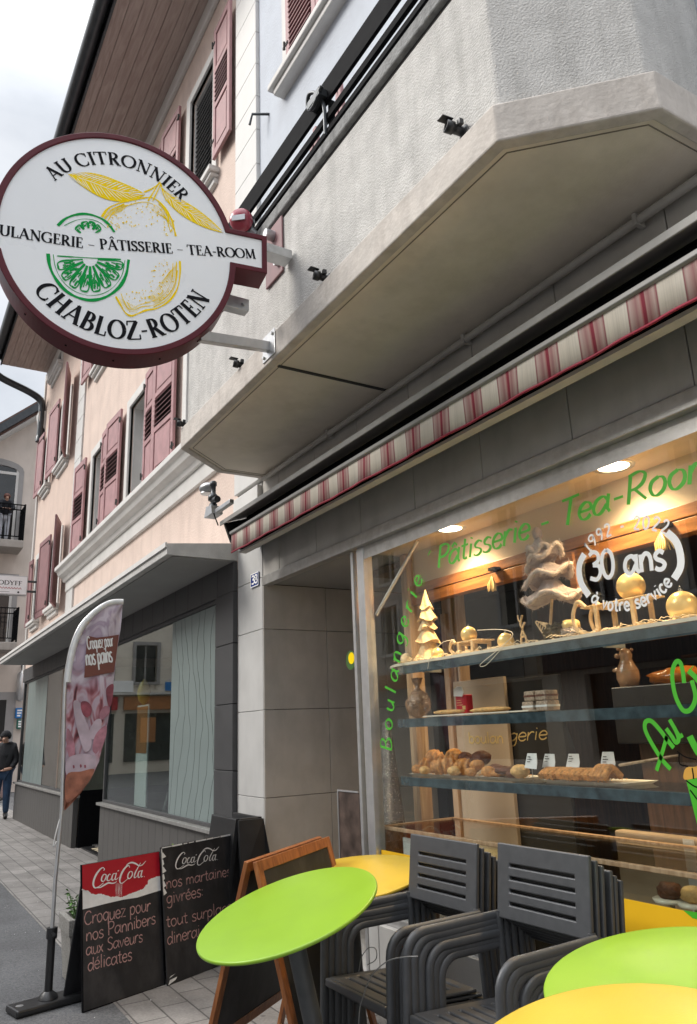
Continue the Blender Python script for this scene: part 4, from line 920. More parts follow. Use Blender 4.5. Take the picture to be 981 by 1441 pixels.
# wind sensor at the awning corner
ws = thing('wind_sensor', 'grey domed sensor on a short arm above the left end of the awning', 'sensor', (-6.1, 2.4, 3.4))
c = at(300, 722, Y=2.3); q = MB(); q.prism([(c.x-.09, c.y-.05, c.z-.03), (c.x+.10, c.y-.05, c.z-.03), (c.x+.08, c.y-.05, c.z+.045), (c.x-.04, c.y-.05, c.z+.06)], (0, .1, 0)); q.box(c.x+.09, c.x+.42, c.y-.02, c.y+.02, c.z-.03, c.z+.01); q.build('arm', M['steel'], ws, bev=.006)
q = MB(); q.lathe([(.035, 0), (.035, .03), (.025, .031), (.025, .06), (.045, .062), (.045, .10), (.03, .12), (.022, .13), (.022, .19), (.03, .2), (.03, .23), (.02, .24)], (c.x-.0, c.y, c.z+.05), 14); q.tube([(c.x+.0, c.y, c.z+.11), (c.x+.1, c.y, c.z+.1)], .03, 10); q.build('stem', M['gutter'], ws)
t_ = at(291, 688, Y=2.3); q = MB()
q.blob((t_.x+.02, t_.y, t_.z-.0), (.105, .07, .05), 0, 18, 10); q.lathe([(.06, 0), (.05, .02)], (t_.x+.01, t_.y, t_.z-.05), 14); q.build('dome', M['steel'], ws)
q = MB(); q.tube(smooth([(c.x+.05, c.y, c.z+.05), (c.x+.09, c.y-.03, c.z-.02), (c.x+.12, c.y, c.z-.14)], 5), .006, 6); q.build('wire', M['black'], ws)
# house number
hn = thing('house_number_plate', 'small blue enamel house number plate on the pale pillar', 'sign', (-6.05, 2.70, 2.8))
p0 = at(353, 828, Y=2.69); p1 = at(364, 807, Y=2.69)
MB().box(p0.x, p1.x, 2.688, 2.699, p0.z, p1.z+.02).build('plate', M['bluesign'], hn, bev=.003)
q = MB(); pl = Plane((p0.x, 2.687, p0.z), (1, 0, 0), (0, 0, 1)); W_ = p1.x-p0.x; H_ = p1.z+.02-p0.z
line_on(q, pl, '38', (W_*.14, H_*.24), (W_*.88, H_*.24), H_*.58, pen=.2); q.build('number', M['vinylwhite'], hn)
q = MB()
for a, b, c_, d in ((0, W_, 0, .008), (0, W_, H_-.008, H_), (0, .008, .008, H_-.008), (W_-.008, W_, .008, H_-.008)): q.poly([(a, c_), (b, c_), (b, d), (a, d)], pl, .0006)
q.build('border', M['vinylwhite'], hn)
# round red alarm lamp by the railing
c = at(340, 311, Y=1.74); al = thing('alarm_lamp', 'round red lamp on the balcony edge above the hanging sign', 'lamp', tuple(c))
MB().lathe([(.078, 0), (.078, .025), (.066, .045), (.03, .055)], c, 22, axis=(.75, -.6, -.25)).build('lens', M['redlamp'], al)
MB().lathe([(.082, -.05), (.082, 0)], c, 22, axis=(.75, -.6, -.25)).build('housing', M['blackplastic'], al)
q = MB(); q.obox(c+Vector((.75, -.6, -.25)).normalized()*.056, Vector((.62, .78, 0)), Vector((0, 0, 1)), Vector((.75, -.6, -.25)).normalized(), (-.05, .04), (-.02, .02), (0, .012)); q.tube([c, c+Vector((-.0, .16, -.1))], .02, 8); q.build('clip', M['steel'], al)

# ------------------------------------------------------------------ hanging bakery sign
SA = .145
sgx = Vector((math.sin(SA), math.cos(SA), 0)); sgn = Vector((math.cos(SA), -math.sin(SA), 0))
SO = Vector((-3.61, .84, 4.12))
sp = Plane(SO, sgx, (0, 0, 1))
SA_, SB_ = .632, .674
sg = thing('hanging_sign', 'large round white bakery sign with lemon and lime, edged in maroon, hanging from the balcony', 'sign', tuple(SO))
def t_out(a, b, yt, yb, xe, n=60, ytl=None, ybl=None):
    """disc outline with a straight bar through the middle"""
    pts = []
    at_ = math.asin(yt/b); ab = math.asin(-yb/b); ytl = yt if ytl is None else ytl; ybl = yb if ybl is None else ybl; atl = math.asin(ytl/b); abl = math.asin(-ybl/b)
    for k in range(n+1): t = at_+(math.pi-atl-at_)*k/n; pts.append((a*math.cos(t), b*math.sin(t)))
    pts += [(-xe, ytl), (-xe, ybl)]
    for k in range(n+1): t = math.pi+abl+(math.pi-abl-ab)*k/n; pts.append((a*math.cos(t), b*math.sin(t)))
    pts += [(xe, yb), (xe, yt)]; return pts
TT = [sp.uv(352, 327)[1], sp.uv(352, 380)[1]]
XE = sp.uv(376, 355)[0]
TL = [sp.uv(-8, 326)[1], sp.uv(8, 357)[1]]
o1 = t_out(SA_, SB_, TT[0], TT[1], XE, 60, TL[0], TL[1]); o2 = t_out(SA_-.034, SB_-.034, TT[0]-.03, TT[1]+.03, XE-.03, 60, TL[0]-.03, TL[1]+.03)
DEP = .17
q = MB(); n = len(o1)
q.add([sp.P(*p, 0) for p in o1]+[sp.P(*p, 0) for p in o2]+[sp.P(*p, -.014) for p in o2]+[sp.P(*p, -DEP) for p in o1],
      [(i, (i+1) % n, n+(i+1) % n, n+i) for i in range(n)]+[(n+i, n+(i+1) % n, 2*n+(i+1) % n, 2*n+i) for i in range(n)]+[(3*n+i, 3*n+(i+1) % n, (i+1) % n, i) for i in range(n)])
q.add([sp.P(*p, -DEP) for p in o1], [list(range(n-1, -1, -1))])
box_ = q.build('sign_box', M['maroon'], sg, bev=.004)
q = MB(); q.add([sp.P(*p, -.010) for p in o2], [list(range(n))]); q.build('face_panel', M['signwhite'], sg)
q = MB()
for k in range(-3, 4):
    t = -90+k*22; q.lathe([(.006, 0), (.006, .003)], sp.P(SA_*math.cos(R(t)), SB_*math.sin(R(t)), -DEP*.5), 6, axis=sgx*math.cos(R(t))+Vector((0, 0, math.sin(R(t)))))
q.build('rivet', M['black'], box_)
OFF = -.008
q = MB()
def ang(px, py, rx, ry): u, v = sp.uv(px, py); return math.degrees(math.atan2(v/ry, u/rx))
ra = .435; rb = .475
arc_on(q, sp, 'AU CITRONNIER', (0, 0), ra, rb, ang(66, 243, ra, rb), ang(264, 276, ra, rb), .08, font='serif', off=OFF)
q.build('top_name', M['ink'], sg); q = MB()
u0, v0 = sp.uv(4, 344); u1, v1 = sp.uv(121, 346); 
ua = sp.uv(-28, 336); ub = sp.uv(121, 347); uc = sp.uv(141, 347); ud = sp.uv(361, 362)
zb_ = lambda u: sp.uv(141, 349)[1]
line_on(q, sp, 'BOULANGERIE –', (sp.uv(-34, 333)[0], sp.uv(60, 342)[1]), (sp.uv(134, 350)[0], sp.uv(120, 348)[1]), .062, font='serif', off=OFF)
line_on(q, sp, 'PÂTISSERIE – TEA-ROOM', sp.uv(141, 349), sp.uv(361, 363), .062, font='serif', off=OFF)
q.build('trade_line', M['ink'], sg); q = MB()
ra2 = .545; rb2 = .585
arc_on(q, sp, 'CHABLOZ-ROTEN', (0, 0), ra2, rb2, ang(54, 402, ra2, rb2), ang(299, 420, ra2, rb2)+0, .108, font='serif', off=OFF)
q.build('bottom_name', M['ink'], sg)
# lemon, leaves and lime drawn in ink
Z1 = lambda pts: [sp.uv(x/2.4525, y/2.4525) for x, y in pts]
def sm2(pts, n=6, closed=False): return [(p[0], p[1]) for p in smooth([(a, b, 0) for a, b in pts], n, closed)]
def uneven(n, a, b, seed): r = random.Random(seed); return [a+(b-a)*(.5+.5*math.sin(i*.45+r.random()*1.2)) for i in range(n)]
q = MB(); ii = 0
def ink(pts, w0, w1, closed=False, z=0):
    global ii
    p = sm2(Z1(pts), 6, closed); q.ribbon(p, uneven(len(p), w0, w1, ii), sp, OFF+.0001*(ii % 12), closed=closed); ii += 1
lem = [(352, 745), (375, 715), (420, 695), (480, 682), (530, 680), (570, 715), (595, 760), (608, 812)]
ink(lem, .006, .014); ink([(372, 760), (395, 728), (440, 706), (500, 694), (548, 712), (576, 755), (590, 800)], .002, .005)
ink([(622, 898), (622, 945), (612, 995), (585, 1035), (545, 1060), (505, 1068), (480, 1078), (455, 1087), (435, 1078), (420, 1055), (400, 1020)], .006, .012)
ink([(610, 900), (608, 950), (596, 995), (568, 1028), (530, 1050), (490, 1056), (462, 1066), (440, 1058), (428, 1035)], .002, .005)
ink([(598, 905), (594, 955), (578, 1000), (545, 1030), (505, 1040)], .0015, .004); ink([(614, 930), (604, 985), (578, 1030), (530, 1057)], .003, .006)
ink([(362, 752), (372, 740), (388, 720), (430, 700)], .003, .008); ink([(585, 760), (575, 730), (548, 700)], .004, .009)
ink([(440, 1040), (455, 1062), (480, 1050), (520, 1040)], .002, .004); ink([(418, 1010), (432, 1045), (450, 1075)], .002, .004)
rnd = random.Random(5)
for (cx, cy, rx, ry, k) in ((480, 735, 95, 45, 70), (580, 770, 22, 40, 24), (560, 960, 45, 70, 60), (500, 1020, 70, 25, 40), (400, 770, 30, 30, 24)):
    for i in range(k):
        a = rnd.uniform(0, 6.28); r = math.sqrt(rnd.random()); u, v = sp.uv((cx+rx*r*math.cos(a))/2.4525, (cy+ry*r*math.sin(a))/2.4525); s = rnd.uniform(.002, .0058)
        q.poly([(u-s, v), (u, v-s), (u+s, v), (u, v+s)], sp, OFF+.00115)
# stem
ink([(512, 690), (530, 660), (552, 625)], .005, .009); ink([(528, 690), (545, 655), (556, 630)], .004, .007); ink([(552, 625), (562, 650), (575, 690)], .006, .010); ink([(498, 660), (525, 648), (548, 632)], .006, .010)
def leafdraw(spine, wid, veins, seed, dens):
    """leaf: pointed outline filled with ink, left open between the veins"""
    S = sm2(Z1(spine), 8); n = len(S); L = [0.0]
    for i in range(1, n): L.append(L[-1]+math.dist(S[i], S[i-1]))
    up = []; dn = []
    for i in range(n):
        t = L[i]/L[-1]; d = Vector(S[min(i+1, n-1)])-Vector(S[max(i-1, 0)]); d.normalize(); nn = Vector((-d.y, d.x)); w = wid*math.sin(math.pi*t)**.8
        up.append(Vector(S[i])+nn*w); dn.append(Vector(S[i])-nn*w)
    q.poly([tuple(p) for p in up]+[tuple(p) for p in dn[-2:0:-1]], sp, OFF+.0002)
    r = random.Random(seed)
    vein_.ribbon(S[4:-4], .0035, sp, OFF+.0005)
    for side, E in ((1, up), (-1, dn)):
        for k in range(veins*3):
            t = (k+.5)/(veins*3); i = int(t*(n-1)); j = min(n-1, i+int(n*.13)+1); a = Vector(S[i]); b = E[j]; major = k % 3 == 0
            f0, f1 = (.08, .9) if major else (r.uniform(.15, .5), r.uniform(.6, .92))
            if side < 0 and not major and r.random() < .45: continue
            p0 = a.lerp(b, f0); p1 = a.lerp(b, f1); w = (.0042 if major else r.uniform(.003, .0065)) if side > 0 else (.0035 if major else .003)
            vein_.ribbon([tuple(p0), tuple(p0.lerp(p1, .5)+Vector((0, .002*side))), tuple(p1)], [.0015, w, .001], sp, OFF+.0007+.0001*(k % 5))
vein_ = MB()
leafdraw([(236, 598), (310, 622), (400, 655), (502, 668)], .072, 15, 3, 3)
leafdraw([(553, 640), (600, 690), (680, 745), (772, 800)], .048, 14, 4, 3)
for k in range(9):      # hatching along the shaded flank and the neck
    e = k*7
    ink([(612-e*.5, 905+e*.6), (606-e, 965+e*.3), (580-e, 1015), (535-e*.5, 1045-e*.4)], .0008, .0024)
    ink([(360+e, 748-e*.35), (385+e, 718-e*.2), (420+e*.8, 703)], .001, .003)
    ink([(606-e*.6, 800-e), (596-e, 755-e*.4), (570-e, 715-e*.1)], .001, .003)
    ink([(412+e*1.2, 1025+e*.6), (425+e, 1050+e*.2), (448+e*.4, 1074)], .0008, .002)
q.build('lemon_drawing', M['lemon'], sg)
vein_.build('leaf_veins', M['signwhite'], sg)
q = MB(); ii = 0
ink([(200, 775), (225, 752), (260, 738), (300, 735), (345, 748), (375, 770), (396, 798)], .010, .016)
ink([(222, 775), (262, 757), (300, 752), (340, 762), (368, 785)], .002, .004)
ink([(166, 872), (172, 915), (190, 955), (225, 998), (270, 1024), (320, 1033), (370, 1020), (412, 988), (436, 945), (445, 893)], .012, .019)
ink([(184, 875), (192, 920), (215, 965), (255, 1000), (305, 1016), (355, 1010), (395, 985), (422, 945), (432, 895)], .002, .004)
def seg(c, a0, a1, r0, r1, seed):
    r = random.Random(seed); cx, cy = c
    P = [(cx+r0*math.cos(R(a0+3)), cy+r0*math.sin(R(a0+3))), (cx+r1*.8*math.cos(R(a0+2)), cy+r1*.8*math.sin(R(a0+2))), (cx+r1*math.cos(R(a0+5)), cy+r1*math.sin(R(a0+5))), (cx+r1*1.02*math.cos(R((a0+a1)/2)), cy+r1*1.02*math.sin(R((a0+a1)/2))), (cx+r1*math.cos(R(a1-5)), cy+r1*math.sin(R(a1-5))), (cx+r1*.8*math.cos(R(a1-2)), cy+r1*.8*math.sin(R(a1-2))), (cx+r0*math.cos(R(a1-3)), cy+r0*math.sin(R(a1-3)))]
    ink(P, .006, .011)
    for k in range(18):
        a = r.uniform(a0+4, a1-4); s = r.uniform(.3, .8); e = s+r.uniform(.1, .22)
        ink([(cx+(r0+(r1-r0)*s)*math.cos(R(a)), cy+(r0+(r1-r0)*s)*math.sin(R(a))), (cx+(r0+(r1-r0)*e)*math.cos(R(a+1)), cy+(r0+(r1-r0)*e)*math.sin(R(a+1)))], .003, .006)
for k in range(8): seg((312, 890), 2+k*22, 2+(k+1)*22, 26, 112, k)
for k in range(4): seg((305, 812), 204+k*33, 204+(k+1)*33, 28, 50, k+20)
ink([(198, 880), (260, 884), (330, 888), (418, 892)], .004, .008)
q.build('lime_drawing', M['lime'], sg)
# brackets to the balcony
q = MB()
pb = at(388, 352, Y=1.83); q.box(pb.x-.15, pb.x+.09, 1.828, 1.842, pb.z-.20, pb.z+.20); q.build('mounting_plate', M['louvre'], sg, bev=.006)
q = MB(); e1 = sp.P(XE, (TT[0]+TT[1])/2+.02, -DEP*.5); q.obox(Vector((e1.x, e1.y, e1.z+.06)), Vector((0, 1, 0)), Vector((1, 0, 0)), Vector((0, 0, 1)), (-.02, 1.83-e1.y), (-.05, .05), (-.03, .03)); q.lathe([(.035, 0), (.035, .06)], (pb.x-.03, 1.83, pb.z+.12), 10, axis=(0, -1, 0)); q.lathe([(.02, 0), (.02, .03)], (pb.x+.04, 1.83, pb.z-.12), 10, axis=(0, -1, 0))
q.build('bracket', M['steel'], sg, bev=.004)
q = MB(); pe = at(383, 487, Y=1.81); ps = sp.P(*sp.uv(284, 462), -DEP*.55)
dd = (Vector((pe.x-.02, 1.80, pe.z))-ps); L_ = dd.length; dd.normalize(); up_ = Vector((0, 0, 1)); sd_ = dd.cross(up_).normalized(); up_ = sd_.cross(dd)
q.obox(ps, dd, sd_, up_, (0, L_), (-.022, .022), (-.03, .03)); q.box(pe.x-.10, pe.x+.07, 1.792, 1.799, pe.z-.08, pe.z+.09); q.lathe([(.012, 0), (.012, .012)], (pe.x+.045, 1.792, pe.z+.06), 8, axis=(0, -1, 0)); q.lathe([(.012, 0), (.012, .012)], (pe.x-.075, 1.792, pe.z-.05), 8, axis=(0, -1, 0)); q.build('support_arm', M['alu_bright'], sg, bev=.003)
q = MB(); p2 = at(338, 430, X=SO.x-.15); q.obox(p2, Vector((0, 1, 0)), Vector((1, 0, 0)), Vector((0, 0, 1)), (-.12, .05), (-.05, .02), (-.035, .045)); q.lathe([(.014, 0), (.014, .02)], p2+Vector((.021, .01, .0)), 8, axis=(1, 0, 0)); q.build('bracket', M['steel'], sg, bev=.004)
# ------------------------------------------------------------------ stacked terrace chairs
def slotted(mb, o, ex, ey, ez, W, H, slots, sw, sh, th):
    """panel W x H with horizontal slots (list of heights), built of butting bars"""
    x0 = (W-sw)/2; X_ = [0, x0, W-x0, W]; Y_ = [0]+[e for q in sorted(slots) for e in (q-sh/2, q+sh/2)]+[H]; nx, ny = 4, len(Y_)
    vs = [o+ex*x+ey*y+ez*z for z in (0, th) for y in Y_ for x in X_]; I = lambda i, j, k: k*nx*ny+j*nx+i; fs = []
    solid = lambda i, j: 0 <= i < 3 and 0 <= j < ny-1 and not (i == 1 and j % 2 == 1)
    for j in range(ny-1):
        for i in range(3):
            if not solid(i, j): continue
            fs += [(I(i, j, 1), I(i+1, j, 1), I(i+1, j+1, 1), I(i, j+1, 1)), (I(i, j, 0), I(i, j+1, 0), I(i+1, j+1, 0), I(i+1, j, 0))]
            if not solid(i-1, j): fs.append((I(i, j, 0), I(i, j, 1), I(i, j+1, 1), I(i, j+1, 0)))
            if not solid(i+1, j): fs.append((I(i+1, j, 0), I(i+1, j+1, 0), I(i+1, j+1, 1), I(i+1, j, 1)))
            if not solid(i, j-1): fs.append((I(i, j, 0), I(i+1, j, 0), I(i+1, j, 1), I(i, j, 1)))
            if not solid(i, j+1): fs.append((I(i, j+1, 0), I(i, j+1, 1), I(i+1, j+1, 1), I(i+1, j+1, 0)))
    mb.add(vs, fs)
CHAIR_DIM = dict(w=.50, back0=.68, back1=.955, seat=.405, arm=.675)
def make_chair(label, group, loc):
    t = thing('terrace_armchair', label, 'chair', loc, group)
    X, Y, Z = Vector((1, 0, 0)), Vector((0, 1, 0)), Vector((0, 0, 1))
    w = .50
    a = R(7); by = Vector((0, math.sin(a), math.cos(a))); bn = X.cross(by)
    m = MB(); slotted(m, Vector((-w/2, .225, .675)), X, by, bn*-1, w, .285, [.060, .108, .156, .204], .355, .0125, .018)
    m.build('backrest', M['chair'], t, local=True, bev=.005)
    m = MB(); sl = R(3); sy = Vector((0, math.cos(sl), -math.sin(sl))); sn = X.cross(sy)
    slotted(m, Vector((-.235, -.235, .405)), X, sy, sn, .47, .45, [.065+.055*i for i in range(7)], .36, .013, .014)
    m.obox(Vector((-.235, -.255, .385)), X, Y, Z, (0, .47), (0, .0195), (0, .032))
    m.build('seat', M['chair'], t, local=True, bev=.006)
    for s in (-1, 1):
        x = s*.262; rz = .675
        arc = [(x, -.15-.085*math.sin(R(k)), rz-.085+.085*math.cos(R(k))) for k in range(0, 91, 15)]
        pts = [(x, .235, rz+.005), (x, .05, rz+.002), (x, -.08, rz)]+arc+[(x, -.243, .40), (x, -.25, .2), (x, -.256, .0)]
        m = MB(); m.tube(pts, .0195, 12, flat=.75, up=(1, 0, 0)); m.build('armrest', M['chair'], t, local=True)
        m = MB(); m.tube([(s*.247, .235, .70), (s*.25, .238, .55), (s*.25, .25, .35), (s*.25, .285, .0)], .0165, 10, flat=.75, up=(1, 0, 0)); m.build('rear_leg', M['chair'], t, local=True)
    m = MB(); m.tube([(-.235, -.17, .375), (.235, -.17, .375)], .012, 8); m.tube([(-.235, .18, .355), (.235, .18, .355)], .012, 8)
    m.build('crossbar', M['chair'], t, local=True)
    return t
DZ, DY = .0205, .031
ORD = ['lowest', 'second from the bottom', 'third from the bottom', 'fourth from the bottom', 'fifth from the bottom']
proto = None
for nm, cx, n, px in (('left', -3.095, 5, 0), ('right', -2.45, 6, 0)):
    for i in range(n):
        k = n-1-i
        loc = (cx+.002*((i*7) % 3-1), 2.075+DY*k, DZ*i+.0)
        where = 'beside the yellow table' if nm == 'left' else 'next to the right green table'
        lab = ('top grey armchair of the stack ' if k == 0 else ORD[i]+' armchair in the stack ')+where
        if proto is None: proto = make_chair(lab, 'stacked grey terrace chairs', loc)
        else:
            d_ = dup(proto, (loc[0]+random.uniform(-.004, .004), loc[1]+random.uniform(-.003, .003), loc[2]), lab); d_.rotation_euler = (0, 0, R(random.uniform(-.8, .8)))
# lay the right and left stacks at their own height: both topmost seats level
# ------------------------------------------------------------------ bistro tables
def table(c, ax, ay, r, top, label, mt, pole_tilt):
    n = Vector((math.sin(ay), -math.sin(ax), 0)); n.z = math.sqrt(1-n.x**2-n.y**2)
    t = thing('bistro_table', label, 'table', (c[0], c[1]+pole_tilt*c[2], 0), 'round bistro tables outside the bakery')
    cv = Vector(c)
    q = MB(); q.lathe([(r-.006, -.016), (r-.001, -.013), (r, -.009), (r, -.005), (r-.002, -.001), (r-.006, 0), (r*.5, .0)], cv, 96, axis=n)
    q.build('tabletop', mt, t)
    q = MB(); foot = Vector((c[0], c[1]+pole_tilt*c[2], .03)); q.lathe([(.1, -.04), (.1, -.0165)], cv, 20, axis=n); q.tube([cv+n*-.03, foot], .038, 18); q.build('post', M['tablepole'], t)
    q = MB(); q.lathe([(.22, -.03), (.22, -.012), (.2, 0), (.05, .012), (.045, .05)], foot, 36); q.build('base', M['tablepole'], t, bev=.003)
table((-3.09, 1.52, .85), .30, .02, .38, 0, 'tilted lime green round table in front of the left chair stack', M['tabgreen'], .24)
table((-3.79, 2.225, .80), .125, .03, .405, 0, 'yellow round table behind the tilted green one, left of the chairs', M['tabyellow'], .05)
table((-1.655, 2.07, .82), .155, .01, .393, 0, 'lime green round table right of the chairs, partly hidden by a yellow one', M['tabgreen'], .05)
table((-1.165, 1.285, .90), .20, .05, .349, 0, 'yellow round table in the right foreground corner', M['tabyellow'], .05)
# security cable on the left stack
cb = MB(); P_ = [(505, 1441), (512, 1400), (530, 1365), (556, 1348), (590, 1344), (604, 1353), (600, 1340), (612, 1332), (524, 1342), (520, 1352)]
pts = [at(505, 1438, Y=1.76), at(512, 1400, Y=1.76), at(524, 1372, Y=1.76), at(545, 1353, Y=1.78), at(568, 1347, Y=1.80), at(588, 1346, Y=1.82)]
cb.tube(smooth([pts[0]+Vector((-.02, 0, -.3))]+pts, 6), .0023, 6)
loop = [at(505+28*0+x, 1342+y, Y=1.86) for x, y in ((0, 25), (4, 5), (14, -8), (24, -6), (24, 8), (12, 16))]
cb.tube(smooth(loop, 6), .002, 6)
tag(cb.build('security_cable', M['cable']), 'thin grey security cable looped round the left chair stack', 'cable')

# ------------------------------------------------------------------ wooden pavement blackboard
ab = thing('wooden_chalkboard', 'orange brown wooden frame pavement chalkboard standing behind the tilted green table', 'chalkboard', (-3.95, 2.0, 0))
zr = .96; r1 = at(352, 1214, Z=zr); r2 = at(456, 1178, Z=zr)
rd = (r2-r1); WL = rd.length; rd.normalize(); side = Vector((rd.y, -rd.x, 0))      # side points to the camera side
def aboard(parent, o, rd, side, wl, h, spread, frame_m, face_m, st=.05, thk=.022, names=('front_panel', 'rear_panel')):
    for s, nm in ((1, names[0]), (-1, names[1])):
        dn = (side*s*spread+Vector((0, 0, -h))).normalized(); L = math.hypot(spread, h); nn = rd.cross(dn)*(1 if s > 0 else -1)
        nn = nn if nn.dot(side*s) > 0 else nn*-1
        oo = o+side*s*.012
        q = MB(); q.obox(oo, rd, dn, nn, (0, st), (0, L), (0, thk)); q.obox(oo, rd, dn, nn, (wl-st, wl), (0, L), (0, thk)); q.obox(oo, rd, dn, nn, (st, wl-st), (0, st), (.001, thk-.001)); q.obox(oo, rd, dn, nn, (st, wl-st), (L-.16-st, L-.16), (.001, thk-.001))
        f = q.build(nm, frame_m, parent, bev=.003)
        MB().obox(oo, rd, dn, nn, (st, wl-st), (st, L-.16-st), (.006, .014)).build('slate', face_m, f)
aboard(ab, r1, rd, side, WL, zr, .26, M['woodframe'], M['board'])

# ------------------------------------------------------------------ the two printed chalkboards
def cola_board(name, label, BL, BR, h, lean, header):
    t = thing(name, label, 'chalkboard', ((BL.x+BR.x)/2, (BL.y+BR.y)/2, 0))
    ex = (BR-BL); W_ = ex.length; ex.normalize(); nh = Vector((ex.y, -ex.x, 0))       # towards the viewer
    up = Vector((0, 0, 1))*math.cos(lean)-nh*math.sin(lean)
    pl = Plane(BL, ex, up); th = .012
    q = MB(); q.obox(BL, ex, pl.ey, pl.n, (0, W_), (0, h), (-th, 0)); f = q.build('panel', M['board'], t, bev=.004)
    # rear leg panel
    q = MB(); ob = pl.P(0, h-.03, -th-.004); dn = (Vector((0, 0, -1))*math.cos(lean*1.6)-nh*math.sin(lean*1.6)).normalized(); L_ = (ob.z)/math.cos(lean*1.6)
    q.obox(ob, ex, dn, ex.cross(dn), (.02, W_-.02), (0, L_), (-.006, .006)); q.build('rear_panel', M['board'], t, bev=.003)
    return t, pl, W_, f
def ts(x, y): return (100+x/4.0875, 1180+y/4.0875)
b1, pl1, W1, f1 = cola_board('menu_chalkboard', 'chalkboard with red Coca-Cola header, front one of the pair by the flag', at(117, 1425, Z=0), at(232, 1386, Z=0), .80, R(7), True)
# stretch to the drawn top edge
def cola_logo(mb, pl, P, m, s=1.0, z=.0025):
    """flowing script drawn with a broad pen, traced strokes on the board"""
    def st(pts, ws, k):
        q = [pl.uv(*ts(*P(x, y))) for x, y in pts]
        p = [(a[0], a[1]) for a in smooth([(a, b, 0) for a, b in q], 7)]; n = len(p); W = []
        for i in range(n):
            t = i/(n-1)*(len(ws)-1); j = min(int(t), len(ws)-2); W.append((ws[j]+(ws[j+1]-ws[j])*(t-j))*s)
        mb.ribbon(p, W, pl, z+.00015*k, m)
    # C
    st([(192, 178), (184, 168), (168, 176), (145, 205), (130, 240), (127, 268), (138, 284), (160, 276), (186, 255)], [.004, .005, .011, .014, .013, .009, .005, .003], 0)
    st([(186, 185), (190, 178), (192, 172)], [.003, .007, .002], 1)
    st([(138, 284), (165, 282), (190, 268), (214, 256), (238, 258), (256, 252), (262, 244)], [.004, .006, .010, .009, .007, .005, .002], 2)
    # o c a
    st([(186, 206), (176, 224), (174, 242), (186, 246), (198, 228), (200, 210), (188, 205)], [.006, .010, .009, .005, .009, .007, .005], 3)
    st([(226, 210), (220, 205), (210, 218), (206, 238), (216, 243), (232, 228)], [.004, .005, .010, .009, .005, .003], 4)
    st([(256, 202), (242, 204), (234, 222), (234, 238), (244, 238), (256, 216)], [.004, .006, .010, .008, .004, .003], 5)
    st([(260, 198), (254, 220), (253, 236), (264, 232), (272, 222)], [.007, .009, .006, .004, .002], 6)
    st([(266, 188), (274, 184)], [.006, .006], 7)
    # second C with its long top
    st([(335, 168), (330, 156), (312, 166), (292, 195), (280, 228), (279, 250), (290, 258), (308, 246), (330, 226)], [.004, .005, .011, .014, .013, .009, .005, .004, .003], 8)
    st([(308, 172), (322, 150), (345, 139), (368, 144), (388, 156), (408, 152), (424, 134), (430, 130)], [.003, .007, .010, .010, .008, .006, .004, .002], 9)
    # o l a
    st([(336, 190), (326, 208), (325, 226), (336, 230), (349, 212), (350, 194), (338, 189)], [.006, .010, .009, .005, .009, .007, .005], 10)
    st([(398, 140), (384, 165), (366, 200), (362, 224), (372, 222), (382, 206)], [.004, .006, .010, .008, .004, .002], 11)
    st([(404, 186), (390, 190), (384, 206), (384, 222), (393, 222), (404, 200)], [.004, .006, .010, .008, .004, .003], 12)
    st([(408, 182), (402, 204), (402, 222), (412, 216)], [.007, .009, .006, .003], 13)
    st([(418, 220), (420, 220)], [.006, .006], 14)
q = MB(); U = lambda x, y: pl1.uv(*ts(x, y))
topY = .80
tl = (0.004, .796); tr = (W1-.004, .796)
bord = [U(505, 300), U(450, 318), U(380, 340), U(300, 352), U(200, 375), U(120, 396), U(55, 411)]
lo = [(W1-.003, bord[0][1])]+bord[1:-1]+[(.003, bord[-1][1])]
q.poly([(.003, .797)]+[(W1-.003, .797)]+lo, pl1, .0012); hd = q.build('header', M['red'], f1)
q = MB(); jag = [(495, 218), (470, 228), (445, 236), (440, 262), (425, 275), (410, 290), (385, 300), (350, 312), (330, 322), (310, 330), (290, 338), (255, 334), (230, 336), (200, 325), (180, 322), (165, 318), (140, 322), (115, 318), (95, 300), (70, 297), (55, 292)]
r_ = random.Random(2); J = []
for a, b in zip(jag[:-1], jag[1:]):
    for k in range(4): J.append(U(a[0]+(b[0]-a[0])*k/4+r_.uniform(-2, 2), a[1]+(b[1]-a[1])*k/4+r_.uniform(-2.5, 2.5)))
J = [(W1-.003, J[0][1])]+J[1:]+[(.003, U(50, 292)[1])]
q.poly(J+lo[::-1], pl1, .0019); q.build('torn_band', M['chalkwhite'], hd)
q = MB()
for k in range(9):
    x = 258+4.4*k; q.ribbon([U(x, 258), U(x+r_.uniform(-4, 4), 295), U(x+r_.uniform(-5, 6), 332)], [.001, .0022, .001], pl1, .0026)
cola_logo(q, pl1, lambda x, y: (x, y), 0); q.build('logo', M['chalkwhite'], hd)
q = MB(); kw = dict(pen=.085, off=.0016, jitter=.03)
line_on(q, pl1, 'Croquez pour', U(72, 500), U(458, 415), .075, **kw); q.build('chalk_line', M['chalkpink'], f1); q = MB(); line_on(q, pl1, 'nos Pannibers', U(84, 592), U(486, 490), .072, **kw)
q.build('chalk_line', M['chalkpink'], f1); q = MB(); line_on(q, pl1, 'aux Saveurs', U(84, 675), U(412, 592), .068, **kw); q.build('chalk_line', M['chalkpink'], f1); q = MB(); line_on(q, pl1, 'délicates', U(94, 764), U(350, 697), .072, **kw); q.build('chalk_line', M['chalkpink'], f1)
q = MB()
for a, b, c_, d in ((0, W1, -.002, .004), (-.003, .003, 0, .8), (W1-.003, W1+.003, 0, .797)): q.obox(pl1.o, pl1.ex, pl1.ey, pl1.n, (a, b), (c_, d), (-.0125, .0009))
q.build('edge_trim', M['black'], f1)
